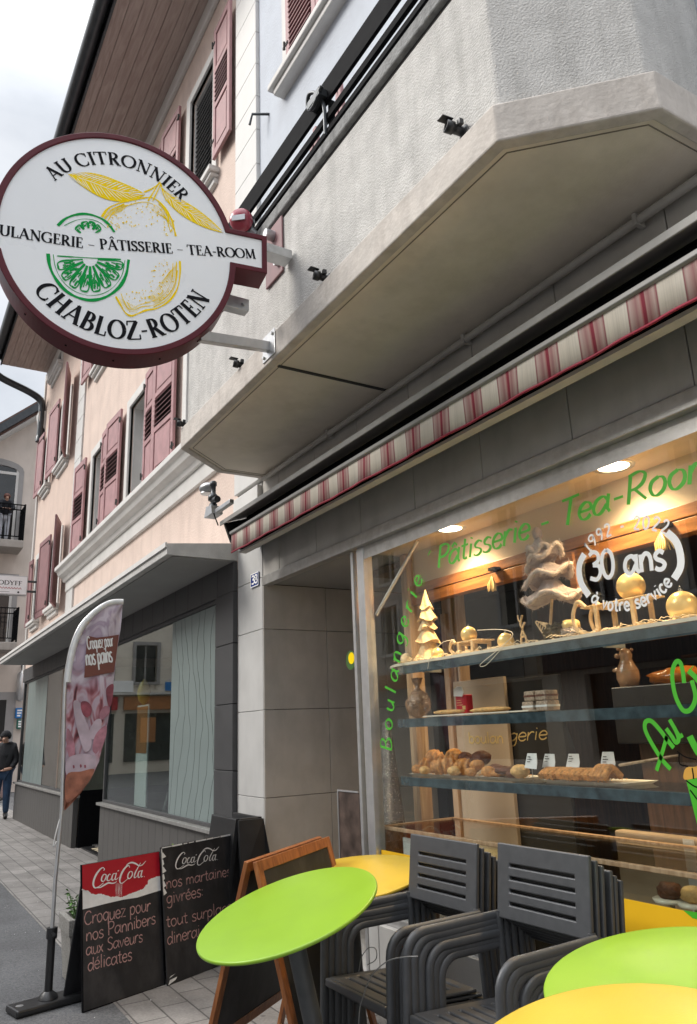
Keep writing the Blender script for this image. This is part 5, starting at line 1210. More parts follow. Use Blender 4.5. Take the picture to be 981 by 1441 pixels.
b2, pl2, W2, f2 = cola_board('menu_chalkboard', 'chalkboard with white Coca-Cola lettering and a worn white edge, rear one of the pair', at(236, 1388, Z=0), at(357, 1341, Z=0), .83, R(7), False)
V = lambda x, y: pl2.uv(*ts(x, y))
q = MB(); cola_logo(q, pl2, lambda x, y: (x*.82+497, y*.82-58), 0, .8); q.build('logo', M['chalkwhite'], f2)
q = MB()
line_on(q, pl2, 'nos martaines', V(545, 290), V(918, 212), .07, **kw); q.build('chalk_line', M['chalkpink'], f2); q = MB(); line_on(q, pl2, 'givrées:', V(548, 380), V(762, 330), .075, **kw)
q.build('chalk_line', M['chalkpink'], f2); q = MB(); line_on(q, pl2, 'tout surplace', V(545, 515), V(925, 418), .072, **kw); q.build('chalk_line', M['chalkpink'], f2); q = MB(); line_on(q, pl2, 'dinerai', V(552, 612), V(742, 560), .075, **kw); q.build('chalk_line', M['chalkpink'], f2)
q = MB(); r_ = random.Random(9)
def chip(a0, a1, vert, x):
    k = a0
    while k < a1:
        e = k+r_.uniform(.03, .16); w = r_.uniform(.004, .011)
        if r_.random() < .8:
            e = min(e, a1)
            if vert: q.poly([(x-w/2, k), (x+w/2, k+.004), (x+w*.4, e), (x-w/2, e-.003)], pl2, .0012+.0001*r_.random())
            else: q.poly([(k, x-w/2), (e, x-w*.4), (e, x+w/2), (k, x+w/2)], pl2, .0012+.0001*r_.random())
        k = e+r_.uniform(.002, .02)
chip(.01, W2-.01, False, .823); chip(.35, .82, True, W2-.006); chip(.55, .82, True, .007)
for k in range(6): a = .53+.045*k; q.poly([(.004, a), (.02+.03*r_.random(), a+.01), (.016, a+.04), (.004, a+.04)], pl2, .0015)
q.poly([(.004, .004), (.07, .02), (.085, .034), (.02, .03)], pl2, .0013); q.poly([(.015, .04), (.07, .055), (.03, .05)], pl2, .0014)
q.build('worn_edge', M['chalkwhite'], f2)

# black plastic pavement stand behind the boards
bs_ = thing('black_sign_stand', 'empty black plastic pavement sign leaning by the pillar behind the chalkboards', 'sign', (-7.2, 2.3, 0))
o = at(304, 1230, Y=2.42); a_ = at(303, 1150, Y=2.42); b_ = at(336, 1147, Y=2.42); zt_ = (a_.z+b_.z)/2
x0, x1 = a_.x, b_.x+.02
q = MB(); q.prism([(x0, 2.42, zt_), (x0, 2.30, 0), (x0, 2.26, 0), (x0, 2.39, zt_)], (x1-x0, 0, 0)); q.build('front_panel', M['blackplastic'], bs_, bev=.008)
q = MB()
q.prism([(x1+.002, 2.38, zt_), (x1+.002, 2.44, zt_), (x1+.30, 2.56, .5), (x1+.30, 2.60, 0), (x1+.25, 2.30, 0), (x1+.22, 2.30, .45)], (0, 0, 0)) if False else None
q.box(x1-.03, x1, 2.421, 2.60, zt_-.05, zt_); q.prism([(x0, 2.60, zt_), (x0, 2.66, 0), (x0, 2.63, 0), (x0, 2.57, zt_)], (x1-x0, 0, 0)); q.prism([(x1+.002, 2.40, zt_-.01), (x1+.002, 2.60, zt_-.01), (x1+.12, 2.62, zt_*.62), (x1+.14, 2.63, 0), (x1+.14, 2.36, 0), (x1+.10, 2.38, zt_*.55)], (.03, 0, 0)); q.build('side_panel', M['blackplastic'], bs_, bev=.008)

# ------------------------------------------------------------------ concrete planter with herbs, plus tendrils behind the rear board
pt = thing('concrete_planter', 'square pebbly concrete planter with green herbs beside the flag foot', 'planter', (-5.95, 1.42, 0))
PX, PY = -5.93, 1.40
q = MB(); a, b = .19, .16
q.add([(PX+s*w, PY+t*w, z) for z, w in ((0, .13), (.30, .155), (.30, .165), (.40, .17), (.40, .13), (.34, .125)) for s, t in ((-1, -1), (1, -1), (1, 1), (-1, 1))],
      [(3, 2, 1, 0)]+[(i*4+k, i*4+(k+1) % 4, i*4+4+(k+1) % 4, i*4+4+k) for i in range(5) for k in range(4)]); q.build('pot', M['planter'], pt, bev=.01)
MB().box(PX-.123, PX+.123, PY-.123, PY+.123, .30, .36).build('soil', M['soil'], pt)
def leaves(mb, c, n, spread, h, seed, size=.035):
    r = random.Random(seed)
    for i in range(n):
        a = r.uniform(0, 6.28); rr = spread*math.sqrt(r.random()); p = Vector(c)+Vector((rr*math.cos(a), rr*math.sin(a), 0)); top = p+Vector((r.uniform(-.06, .06), r.uniform(-.06, .06), h*r.uniform(.4, 1)))
        mb.tube([p, p.lerp(top, .5)+Vector((r.uniform(-.02, .02),)*3)*.5, top], .0018, 4, cap=False)
        for k in range(5):
            q_ = p.lerp(top, .35+.65*k/4); d = Vector((r.uniform(-1, 1), r.uniform(-1, 1), r.uniform(-.2, .8))).normalized(); e = d.orthogonal().normalized(); s = size*r.uniform(.6, 1.2)
            mb.add([q_, q_+d*s*.5+e*s*.28, q_+d*s+Vector((0, 0, -s*.15)), q_+d*s*.5-e*s*.28], [(0, 1, 2, 3)])
q = MB(); leaves(q, (PX, PY, .355), 60, .11, .19, 4); q.build('herbs', M['leaf'], pt)
p2 = thing('potted_plant', 'small pot with curly yellow-green shoots half hidden behind the rear chalkboard', 'plant', (-6.6, 2.25, 0))
c0 = at(262, 1192, Y=2.35); cx, cy = c0.x, 2.35
MB().lathe([(.10, 0), (.135, .26), (.15, .26), (.15, .3), (.13, .3), (.12, .26)], (cx, cy, 0), 22).build('pot', M['planter'], p2)
q = MB()
for px, py, s in ((243, 1192, 1), (277, 1188, 1.2), (262, 1196, .8), (285, 1196, .6)):
    e = at(px, py, Y=cy); pts = [(cx, cy, .27), ((cx+e.x)/2, cy+.02, (.27+e.z)/2+.02), e+Vector((0, 0, -.03))]+[e+Vector((.03*s*math.cos(t), .0, .025*s*math.sin(t)))*(1-.08*k) for k, t in enumerate([0, .9, 1.8, 2.7, 3.6, 4.5, 5.4])]
    q.tube(smooth(pts, 4), .006, 6)
q.build('shoots', M['leaf2'], p2)

# ------------------------------------------------------------------ feather flag
FX = -5.42
fl = thing('feather_flag', 'tall curved feather flag with pink food print and white writing, on a silver pole', 'flag', (-5.5, 1.1, 0))
A_ = Vector((-5.50, 1.075, 0))
fp = Plane((FX-.08, 1.075, 0), Vector((.10, 1, 0)), (0, 0, 1))
Fz = lambda x, y: fp.uv(90+x/4.644, 840+y/4.644)
edge = [Fz(*p) for p in ((0, 1385), (8, 1100), (12, 850), (18, 620), (35, 450), (70, 300), (120, 190), (190, 110), (262, 55), (320, 34), (384, 32))]
right = [Fz(*p) for p in ((384, 60), (372, 200), (352, 330), (330, 520), (310, 650), (290, 800), (255, 960), (225, 1070), (180, 1180), (110, 1280), (40, 1360), (4, 1395))]
E_ = sm2(edge, 6); Rr = sm2(right, 6)
# cloth: strips between the pole edge and the free edge, gently rippled
q = MB(); N_ = 40; K_ = 14
def samp(P, t):
    L = [0]
    for a, b in zip(P[:-1], P[1:]): L.append(L[-1]+math.dist(a, b))
    s = t*L[-1]
    for i in range(len(P)-1):
        if L[i+1] >= s: f = (s-L[i])/max(1e-9, L[i+1]-L[i]); return (P[i][0]+(P[i+1][0]-P[i][0])*f, P[i][1]+(P[i+1][1]-P[i][1])*f)
    return P[-1]
Rv = Rr[::-1]; grid = []
for i in range(N_+1):
    t = i/N_; a = samp(E_, t); b = samp(Rv, t); row = []
    for k in range(K_+1):
        s = k/K_; u = a[0]+(b[0]-a[0])*s; v = a[1]+(b[1]-a[1])*s
        row.append((u, v, .012*math.sin(s*7+t*5)*s+.006*math.sin(v*13+u*9)))
    grid.append(row)
vs = [fp.P(*p) for r in grid for p in r]; vs2 = [fp.P(p[0], p[1], p[2]-.0025) for r in grid for p in r]; W_ = K_+1
q.add(vs, [(i*W_+k, i*W_+k+1, (i+1)*W_+k+1, (i+1)*W_+k) for i in range(N_) for k in range(K_)], 0, True)
q.add(vs2, [(i*W_+k, (i+1)*W_+k, (i+1)*W_+k+1, i*W_+k+1) for i in range(N_) for k in range(K_)], 0, True)
def banner_mat():
    """printed cloth: brown block of bread, pink and lilac swirls, white folds at the top"""
    m, N, L, b = _new('printed_banner'); t = N.new('ShaderNodeTexCoord'); s = N.new('ShaderNodeSeparateXYZ')
    mp = N.new('ShaderNodeMapping'); mp.inputs['Scale'].default_value = (2, 5.5, 2.6); mp.inputs['Rotation'].default_value = (.5, 0, 0); L.new(t.outputs['Object'], mp.inputs[0]); L.new(t.outputs['Object'], s.inputs[0])
    n = N.new('ShaderNodeTexNoise'); n.inputs['Scale'].default_value = 1.3; n.inputs['Detail'].default_value = 1.5; n.inputs['Distortion'].default_value = 2.6; L.new(mp.outputs[0], n.inputs[0])
    def ramp(*st):
        r = N.new('ShaderNodeValToRGB'); e = r.color_ramp.elements; e[0].position, e[0].color = st[0][0], (*st[0][1], 1); e[1].position, e[1].color = st[-1][0], (*st[-1][1], 1)
        for p, c in st[1:-1]: x = e.new(p); x.color = (*c, 1)
        return r
    r1_ = ramp((.30, (.07, .018, .025)), (.40, (.26, .07, .085)), (.45, (.44, .22, .25)), (.52, (.52, .41, .47)), (.60, (.44, .32, .39)), (.66, (.28, .085, .11)), (.75, (.48, .33, .37))); L.new(n.outputs[0], r1_.inputs[0])
    r2_ = ramp((.3, (.50, .40, .49)), (.46, (.36, .28, .36)), (.58, (.60, .53, .59)), (.75, (.50, .42, .49))); L.new(n.outputs[0], r2_.inputs[0])
    r3_ = ramp((.3, (.16, .05, .028)), (.5, (.30, .11, .065)), (.7, (.42, .20, .13))); L.new(n.outputs[0], r3_.inputs[0])
    def step(z0, z1, wob):
        a = N.new('ShaderNodeMath'); a.operation = 'MULTIPLY_ADD'; a.inputs[1].default_value = wob; L.new(n.outputs[0], a.inputs[0]); L.new(s.outputs[2], a.inputs[2])
        q_ = N.new('ShaderNodeMapRange'); q_.inputs[1].default_value = z0; q_.inputs[2].default_value = z1; L.new(a.outputs[0], q_.inputs[0]); return q_
    s1 = step(2.05, 2.25, .5); s2 = step(1.42, 1.46, .25)
    x = N.new('ShaderNodeMixRGB'); L.new(s1.outputs[0], x.inputs[0]); L.new(r1_.outputs[0], x.inputs[1]); L.new(r2_.outputs[0], x.inputs[2])
    y = N.new('ShaderNodeMixRGB'); L.new(s2.outputs[0], y.inputs[0]); L.new(r3_.outputs[0], y.inputs[1]); L.new(x.outputs[0], y.inputs[2])
    L.new(y.outputs[0], b.inputs['Base Color']); b.inputs['Roughness'].default_value = .7; return m
cl = q.build('banner', banner_mat(), fl)
q = MB(); off = .016
bp = [Fz(*p) for p in ((150, 255), (210, 268), (270, 262), (357, 248), (340, 380), (325, 492), (225, 512), (130, 530), (138, 420), (145, 330))]
q.poly(bp, fp, off); pt_ = q.build('print_panel', mat('brown_print', (.17, .058, .042), .75, .08), cl)
q = MB(); line_on(q, fp, 'Croquez pour', Fz(152, 345), Fz(322, 322), .09, pen=.075, off=off+.001); line_on(q, fp, 'nos pains', Fz(144, 450), Fz(316, 425), .115, pen=.085, off=off+.001)
line_on(q, fp, 'ouvert', Fz(134, 517), Fz(228, 500), .022, pen=.2, off=off+.001) if False else None
q.build('banner_writing', M['chalkwhite'], pt_)
# printed shapes: rolls and garlic-like folds with their own outline
def shape(pts, m_, z):
    global cl
    q = MB(); q.poly(sm2([Fz(*p) for p in pts], 5, True), fp, .0135+z*.0006); return q.build('print_shape', m_, cl)
pk1 = mat('print_white', (.50, .40, .45), .75, .22, 9); pk2 = mat('print_rose', (.24, .06, .08), .75, .5, 16); pk3 = mat('print_pink', (.40, .18, .22), .75, .4, 14); pk4 = mat('print_crust', (.34, .13, .08), .75, .4, 14)
shape([(60, 690), (90, 680), (115, 720), (135, 790), (165, 870), (180, 950), (165, 1000), (130, 1005), (95, 900), (70, 790)], pk1, 0)
shape([(110, 690), (150, 685), (178, 720), (175, 770), (140, 785), (115, 750)], pk2, 1)
shape([(232, 760), (262, 715), (292, 720), (295, 760), (262, 795), (235, 800)], pk3, 1)
shape([(200, 810), (240, 800), (242, 850), (215, 915), (180, 930), (165, 880)], pk1, 2)
shape([(275, 600), (320, 570), (318, 640), (300, 720), (280, 680)], pk2, 2)
shape([(205, 900), (270, 840), (275, 900), (250, 980), (225, 1030), (185, 1000)], pk3, 3)
shape([(20, 860), (50, 900), (70, 980), (62, 1050), (30, 1040), (15, 950)], pk3, 3)
shape([(20, 1060), (120, 1025), (225, 1050), (205, 1110), (120, 1150), (20, 1170)], pk1, 4)
shape([(14, 1165), (110, 1140), (195, 1125), (165, 1200), (90, 1290), (14, 1340)], pk4, 5)
for i, (a, b) in enumerate(((62, 1110), (108, 1105), (136, 1108))): shape([(a-6, b-8), (a+4, b-10), (a+6, b+6), (a-3, b+10)], pk2, 6)
q = MB(); pole3 = [fp.P(u-.012, v, -.002) for u, v in E_]; q.tube([A_+Vector((0, 0, .34)), Vector((A_.x, A_.y, .7)), pole3[0]]+pole3[2:], [.0135]*4+[.013-.006*i/len(pole3) for i in range(len(pole3)-3)]+[.008]*1 if False else .0125, 10); q.build('pole', M['alu_bright'], fl)
q = MB()
for i in range(len(E_)-1):
    a, b = E_[i], E_[i+1]
hem = [fp.P(u+.004, v, 0) for u, v in E_[20:]]; q.tube(hem, .02, 8, flat=.7); q.build('pole_sleeve', M['chalkwhite'], cl)
q = MB(); q.tube([A_+Vector((0, 0, .03)), A_+Vector((0, 0, .40))], .024, 14); q.lathe([(.033, 0), (.033, .06)], A_+Vector((0, 0, .37)), 14); q.lathe([(.06, 0), (.05, .02), (.028, .04)], A_+Vector((0, 0, .042)), 18); q.tube([A_+Vector((.03, 0, .395)), A_+Vector((.06, 0, .40))], .012, 8); q.build('socket', M['blackplastic'], fl)
q = MB(); c1 = at(30, 1416, Z=0); c2 = at(112, 1394, Z=0); bd = (c2-c1); bl = bd.length; bd.normalize(); bs2 = Vector((bd.y, -bd.x, 0)); o_ = Vector((A_.x, A_.y, 0))-bd*.22
q.obox(o_, bd, bs2, Vector((0, 0, 1)), (0, .50), (-.09, .09), (0, .04)); fb = q.build('foot_plate', M['blackplastic'], fl, bev=.012)
MB().lathe([(.022, 0), (.022, .001)], o_+bd*.05+Vector((0, 0, .0402)), 16).build('filler_cap', M['steel'], fb)
q = MB(); q.tube(smooth([A_+Vector((.02, 0, 1.06)), A_+Vector((.035, -.02, .98)), A_+Vector((.025, -.03, .90)), A_+Vector((.03, -.01, .93))], 5), .004, 5); q.build('cord', M['chalkwhite'], fl)

# ------------------------------------------------------------------ sign of the far shop
os_ = thing('projecting_sign', 'white rectangular projecting shop sign at the far end of the pink houses', 'sign', (-17.6, 2.0, 4))
xs_ = -17.35; s1 = at(40, 811, X=xs_); s2 = at(39, 838, X=xs_); wdt = 1.25
MB().box(xs_-.16, xs_, s1.y-wdt, s1.y, s2.z, s1.z).build('sign_box', M['steel'], os_, bev=.015)
pl = Plane((xs_+.002, s1.y-wdt, s2.z), (0, 1, 0), (0, 0, 1)); H_ = s1.z-s2.z
q = MB(); q.poly([(.02, .02), (wdt-.02, .02), (wdt-.02, H_-.02), (.02, H_-.02)], pl, .001); q.build('face_panel', M['signwhite'], os_)
q = MB(); u2 = at(30.5, 826, X=xs_).y-pl.o.y
line_on(q, pl, 'ODYFF', (at(-3, 822, X=xs_).y-pl.o.y, H_*.50), (u2, H_*.50), H_*.22, font='serif', off=.003); q.ribbon([(wdt*.2, H_*.14), (wdt*.72, H_*.14)], .006, pl, .003); q.lathe([(.02, 0), (.02, .003)], pl.P(u2-.06, H_*.14, .001), 10, axis=(1, 0, 0)); q.build('lettering', M['ink'], os_)
q = MB(); [q.ribbon([(u2-.60+i*.055, H_*.30), (u2-.58+i*.055, H_*.38), (u2-.555+i*.055, H_*.30)], .012, pl, .003+.0001*i) for i in range(11)]
q.build('script_line', M['red'], os_)
q = MB()
for z in (s1.z-.1, s2.z+.1): q.tube([(xs_-.08, s1.y, z), (xs_-.08, 2.68, z)], .025, 8)
q.build('bracket', M['gutter'], os_)
# small signs and lamp on the beige building's corner
def wallsign(nm, lab, x0, y0, x1, y1, m_):
    p = at(x0, y1, X=-27.9); r_ = at(x1, y0, X=-27.9); t = thing(nm, lab, 'sign', (-27.9, p.y, p.z))
    MB().box(-27.99, -27.88, p.y, r_.y, p.z, r_.z).build('panel', m_, t, bev=.02)
    q = MB(); pl = Plane((-27.878, p.y, p.z), (0, 1, 0), (0, 0, 1)); W_, H_ = r_.y-p.y, r_.z-p.z
    for i in range(3): q.ribbon([(W_*.2, H_*(.25+.25*i)), (W_*(.6+.1*i), H_*(.25+.25*i))], .05, pl, .002)
    q.build('lettering', M['signwhite'], t)
wallsign('wall_sign', 'blue square sign on the far beige wall', 21, 996, 34, 1011, M['blueboard'])
wallsign('wall_sign', 'teal green sign just below the blue one on the far beige wall', 23, 1012, 34, 1026, M['greenboard'])
lp = at(30, 965, X=-27.8); wl = thing('wall_lamp', 'long pale tube lamp on the far beige wall under the canopy end', 'lamp', tuple(lp))
MB().lathe([(.05, 0), (.14, .06), (.15, .9), (.05, 1.0)], lp+Vector((0, 0, -.5)), 12).build('shade', M['alu_bright'], wl); q = MB(); q.tube([lp+Vector((0, 0, .5)), lp+Vector((-.2, 0, .7))], .03, 6); q.build('bracket', M['gutter'], wl)
# doormat in the salon entry
dm = thing('doormat', 'striped doormat in the dark salon entry', 'doormat', (-12, 3.0, .0))
MB().box(-12.5, -11.15, 2.78, 3.35, .004, .022).build('mat', M['blackplastic'], dm, bev=.004)
q = MB()
for i in range(5): q.box(-12.2+i*.16, -12.1+i*.16, 2.86, 3.2, .0222, .026)
q.build('stripe', M['sisal'], dm)

# ------------------------------------------------------------------ things inside the salon
sc_ = thing('salon_chair', 'black salon chair standing behind the salon window', 'chair', (-9.3, 3.9, 0))
q = MB(); q.blob((-9.3, 3.35, .62), (.30, .30, .10), 0); q.build('seat', M['blackplastic'], sc_)
q = MB(); q.prism([(-9.62, 3.6, .66), (-9.64, 3.65, 1.25), (-9.5, 3.67, 1.36), (-9.1, 3.67, 1.36), (-8.96, 3.65, 1.25), (-8.98, 3.6, .66)], (0, .09, .01)); q.build('backrest', M['blackplastic'], sc_, bev=.03)
q = MB(); q.lathe([(.28, 0), (.28, .03), (.05, .06), (.05, .55)], (-9.3, 3.35, .03), 20); q.build('pedestal', M['alu_bright'], sc_)
for s in (-1, 1):
    q = MB(); q.tube([(-9.3+s*.34, 3.6, .85), (-9.3+s*.36, 3.15, .86), (-9.3+s*.34, 3.1, .66)], .028, 8); q.build('armrest', M['blackplastic'], sc_)
ps_ = thing('advert_stand', 'orange and white advertising stand with a lemon print inside the salon window', 'sign', (-10.1, 3.5, 0))
MB().box(-10.42, -9.92, 2.95, 2.97, .35, 1.95).build('panel', M['signwhite'], ps_, bev=.005); MB().box(-10.40, -9.94, 2.944, 2.949, 1.35, 1.93).build('print', M['orange'], ps_)
q = MB(); q.lathe([(.2, 0), (.02, .03), (.02, .35)], (-10.17, 2.96, .03), 16); q.build('base', M['steel'], ps_)
q = MB(); q.lathe([(.01, 0), (.07, .06), (.09, .16), (.06, .27), (.015, .33)], (-10.17, 2.96, 1.95), 14); q.build('figure', M['tabyellow'], ps_)
fd = thing('coat_rack', 'thin silver rack with hanging dark clothes in the salon', 'rack', (-8.75, 4.6, 0))
q = MB(); q.tube([(-9.0, 4.6, .03), (-9.0, 4.6, 1.75), (-8.3, 4.6, 1.75), (-8.3, 4.6, .03)], .018, 8); q.build('frame', M['alu_bright'], fd)
for i in range(4):
    q = MB(); x = -8.9+i*.16; q.prism([(x, 4.55, 1.66), (x, 4.35, 1.55), (x, 4.38, .85), (x, 4.82, .85), (x, 4.85, 1.55), (x, 4.65, 1.66)], (.07, 0, 0)); q.build('garment', M['darkfabric' if i % 2 else 'shutter_dark'], fd, bev=.02)

# ------------------------------------------------------------------ people
def skin(name, J, E, parent, m_, sub=2):
    """one continuous surface grown round a skeleton: J name -> (pos, radius); E edges"""
    names = list(J); o = Vector((0, 0, 0)); q = parent
    while q: o = o+q.location; q = q.parent
    me = bpy.data.meshes.new(name); me.from_pydata([tuple(Vector(J[k][0])-o) for k in names], [(names.index(a), names.index(b)) for a, b in E], [])
    ob = bpy.data.objects.new(name, me); C.objects.link(ob); ob.parent = parent; me.materials.append(m_)
    sk = ob.modifiers.new('skin', 'SKIN'); sk.use_smooth_shade = True
    for i, k in enumerate(names):
        r = J[k][1]; me.skin_vertices[0].data[i].radius = (r, r) if not isinstance(r, tuple) else r
    me.skin_vertices[0].data[0].use_root = True
    s = ob.modifiers.new('sub', 'SUBSURF'); s.levels = sub; s.render_levels = sub
    return ob
def person(label, base, face, pose, coat, trousers, hat, hairm, S=1.0, legs=True, group=None):
    """pose: dict of joint offsets in the body's own frame (x right, y forward, z up), for a 1.75 m figure"""
    t = thing('person', label, 'person', tuple(base), group)
    fy = Vector((math.cos(face), math.sin(face), 0)); fx = Vector((fy.y, -fy.x, 0))
    def W(p): return Vector(base)+(fx*p[0]+fy*p[1]+Vector((0, 0, p[2])))*S
    D = dict(hip=(0, 0, .95), waist=(0, 0, 1.10), chest=(0, .01, 1.30), neck=(0, .0, 1.48), skull=(0, .02, 1.57), crown=(0, .015, 1.68),
             lsh=(-.175, 0, 1.42), lel=(-.23, -.02, 1.13), lwr=(-.18, .14, .98), lha=(-.12, .19, .95), rsh=(.175, 0, 1.42), rel=(.23, -.02, 1.13), rwr=(.18, .14, .98), rha=(.12, .19, .95),
             lhp=(-.09, 0, .90), lkn=(-.10, .03, .50), lan=(-.10, 0, .09), lto=(-.11, .16, .03), rhp=(.09, 0, .90), rkn=(.10, .03, .50), ran=(.11, -.02, .09), rto=(.13, .14, .03))
    D.update(pose)
    rad = dict(hip=.13, waist=.12, chest=.14, neck=.055, skull=.088, crown=.078, lsh=.07, lel=.045, lwr=.032, lha=.04, rsh=.07, rel=.045, rwr=.032, rha=.04, lhp=.088, lkn=.058, lan=.04, lto=.032, rhp=.088, rkn=.058, ran=.04, rto=.032)
    Ed = [('hip', 'waist'), ('waist', 'chest'), ('chest', 'neck'), ('neck', 'skull'), ('skull', 'crown'), ('chest', 'lsh'), ('lsh', 'lel'), ('lel', 'lwr'), ('lwr', 'lha'), ('chest', 'rsh'), ('rsh', 'rel'), ('rel', 'rwr'), ('rwr', 'rha'), ('hip', 'lhp'), ('lhp', 'lkn'), ('lkn', 'lan'), ('lan', 'lto'), ('hip', 'rhp'), ('rhp', 'rkn'), ('rkn', 'ran'), ('ran', 'rto')]
    J = {k: (W(D[k]), rad[k]*S*.9) for k in D}
    # nose and fingers belong to the same body surface
    sk_, nk = Vector(D['skull']), Vector(D['neck'])
    J['nose'] = (W(sk_+Vector((0, .115, .0))), .014*S); Ed2 = Ed+[('skull', 'nose')]
    for s in 'lr':
        hpos = Vector(D[s+'ha']); d = (hpos-Vector(D[s+'wr'])); d = d.normalized() if d.length else Vector((0, 1, 0))
        for i in range(4):
            a = hpos+d*.03+Vector((.018*(i-1.5), 0, 0)); J[f'{s}f{i}'] = (W(a+d*(.05+.01*(1.5-abs(i-1.5)))+Vector((0, 0, -.02))), .009*S); Ed2 = Ed2+[(s+'ha', f'{s}f{i}')]
        J[s+'th'] = (W(hpos+Vector((.045 if s == 'l' else -.045, .02, .01))), .011*S); Ed2 = Ed2+[(s+'ha', s+'th')]
    skin('body', J, Ed2, t, M['skin'])
    up = ['waist', 'hip', 'chest', 'lsh', 'lel', 'lwr', 'rsh', 'rel', 'rwr']
    JC = {k: (W(D[k]), (rad[k]+(.035 if k in ('waist', 'chest', 'hip') else .025))*S) for k in up}; JC['col'] = (W(nk+Vector((0, 0, .0))), .085*S)
    skin('coat', JC, [(a, b) for a, b in Ed if a in JC and b in JC]+[('chest', 'col')], t, coat)
    if legs:
        JT = {k: (W(D[k]), (rad[k]+.02)*S) for k in ('hip', 'lhp', 'lkn', 'lan', 'rhp', 'rkn', 'ran')}
        skin('trousers', JT, [(a, b) for a, b in Ed if a in JT and b in JT], t, trousers)
        for s in 'lr':
            q = MB(); a, b = W(D[s+'an']), W(D[s+'to']); q.tube([a+Vector((0, 0, -.02*S))-(b-a).normalized()*.05*S, a.lerp(b, .4)+Vector((0, 0, .01)), b], [.05*S, .048*S, .036*S], 10); q.build('shoe', M['shoe'], t)
    q = MB(); cc = W(Vector(D['skull']).lerp(Vector(D['crown']), .62)+Vector((0, -.012, .005))); q.blob(cc, (.108*S, .108*S, .112*S), .06, 18, 12, freq=3)
    # keep only the cap over the brow
    vmin = W(Vector(D['skull'])+Vector((0, 0, .045))).z
    for v in q.v:
        fwd = (v-cc).dot(fy)
        lim = vmin if fwd > .02 else vmin-.07*S*(1 if not hat else .6)
        if v.z < lim: v.z = lim
    q.build('beanie' if hat else 'hair', M['knit'] if hat else hairm, t)
    return t, W, D
tp, Wp, Dp = person('man in black beanie, black hooded jacket and blue jeans standing at the far corner', (-18.6, 2.44, 0), R(-25), dict(skull=(0, .045, 1.57), crown=(0, .05, 1.67), lto=(-.15, .15, .03), ran=(.16, .02, .09), rto=(.2, .16, .03), lha=(-.1, .17, .97), rha=(.1, .17, .97)), M['jacket'], M['jeans'], True, M['hair'], 1.03)
q = MB(); q.tube([Wp((-.13, -.02, 1.43)), Wp((-.07, -.10, 1.47)), Wp((.07, -.10, 1.47)), Wp((.13, -.02, 1.43))], .06, 10); q.build('hood', M['jacket'], tp)
person('person in patterned grey-pink trousers half cut off at the left edge', tuple(at(-4, 1129, Z=0)), R(-40), {}, M['jacket'], mat('patterned_trousers', (.30, .22, .22), .85, .4, 60), False, M['hair'], .98)
yb_, zb_b = bal_hi
pb_ = at(5, 768, X=BX+.55)
person('person in a dark top and pale skirt leaning over the far upper balcony rail', (BX+.55, pb_.y-.05, zb_b-.02), R(0), dict(chest=(0, .10, 1.28), neck=(0, .22, 1.42), skull=(0, .28, 1.49), crown=(0, .27, 1.60), lsh=(-.17, .18, 1.36), rsh=(.17, .18, 1.36), lel=(-.24, .34, 1.12), rel=(.24, .34, 1.12), lwr=(-.12, .42, 1.08), rwr=(.12, .42, 1.08), lha=(-.05, .45, 1.08), rha=(.05, .45, 1.08)), M['darkfabric'], mat('pale_skirt', (.45, .47, .52), .85), False, mat('auburn_hair', (.10, .03, .018), .6), 1.0)
sb_ = at(745, 1010, Y=4.3)
person('shop assistant in dark clothes behind the bakery counter', (at(760, 1000, Y=4.3).x-.05, 4.3, .03), R(-75), dict(rel=(.24, .06, 1.12), rwr=(.20, .26, 1.06), rha=(.19, .34, 1.05)), M['darkfabric'], M['darkfabric'], False, M['hair'], 1.03)

# grit and paper scraps on the street
q = MB(); r_ = random.Random(77)
for i in range(260):
    x = r_.uniform(-11, -3.5); y = r_.uniform(.3, 2.5); s = r_.uniform(.002, .007); z = .001 if y > 1.43 else -.003
    a = r_.uniform(0, 6.28); q.add([(x+s*math.cos(a), y+s*math.sin(a), z), (x+s*math.cos(a+2), y+s*math.sin(a+2), z), (x+s*.7*math.cos(a+4), y+s*.7*math.sin(a+4), z), (x, y, z+s*.7)], [(0, 1, 3), (1, 2, 3), (2, 0, 3), (2, 1, 0)], 0 if r_.random() < .35 else 1)
o = q.build('street_grit', [M['card'], M['planter']]); tag(o, 'pale grit and paper scraps scattered over the road edge and pavement', 'litter'); o['kind'] = 'stuff'
# ------------------------------------------------------------------ vinyl lettering on the shop window
gl_ = Plane((-4.3, GY-.0015, .47), (1, 0, 0), (0, 0, 1))
G = lambda x, y: gl_.uv(x, y)
vt = thing('window_lettering', 'green handwritten lettering along the top and left of the bakery window', 'lettering', (-4.3, GY, .47))
q = MB(); line_on(q, gl_, 'Pâtisserie - Tea-Room', G(615, 800), G(1012, 668), .128, pen=.135, penmode='cal', slant=.2, off=.0005)
q.build('top_line', M['vinylgreen'], vt)
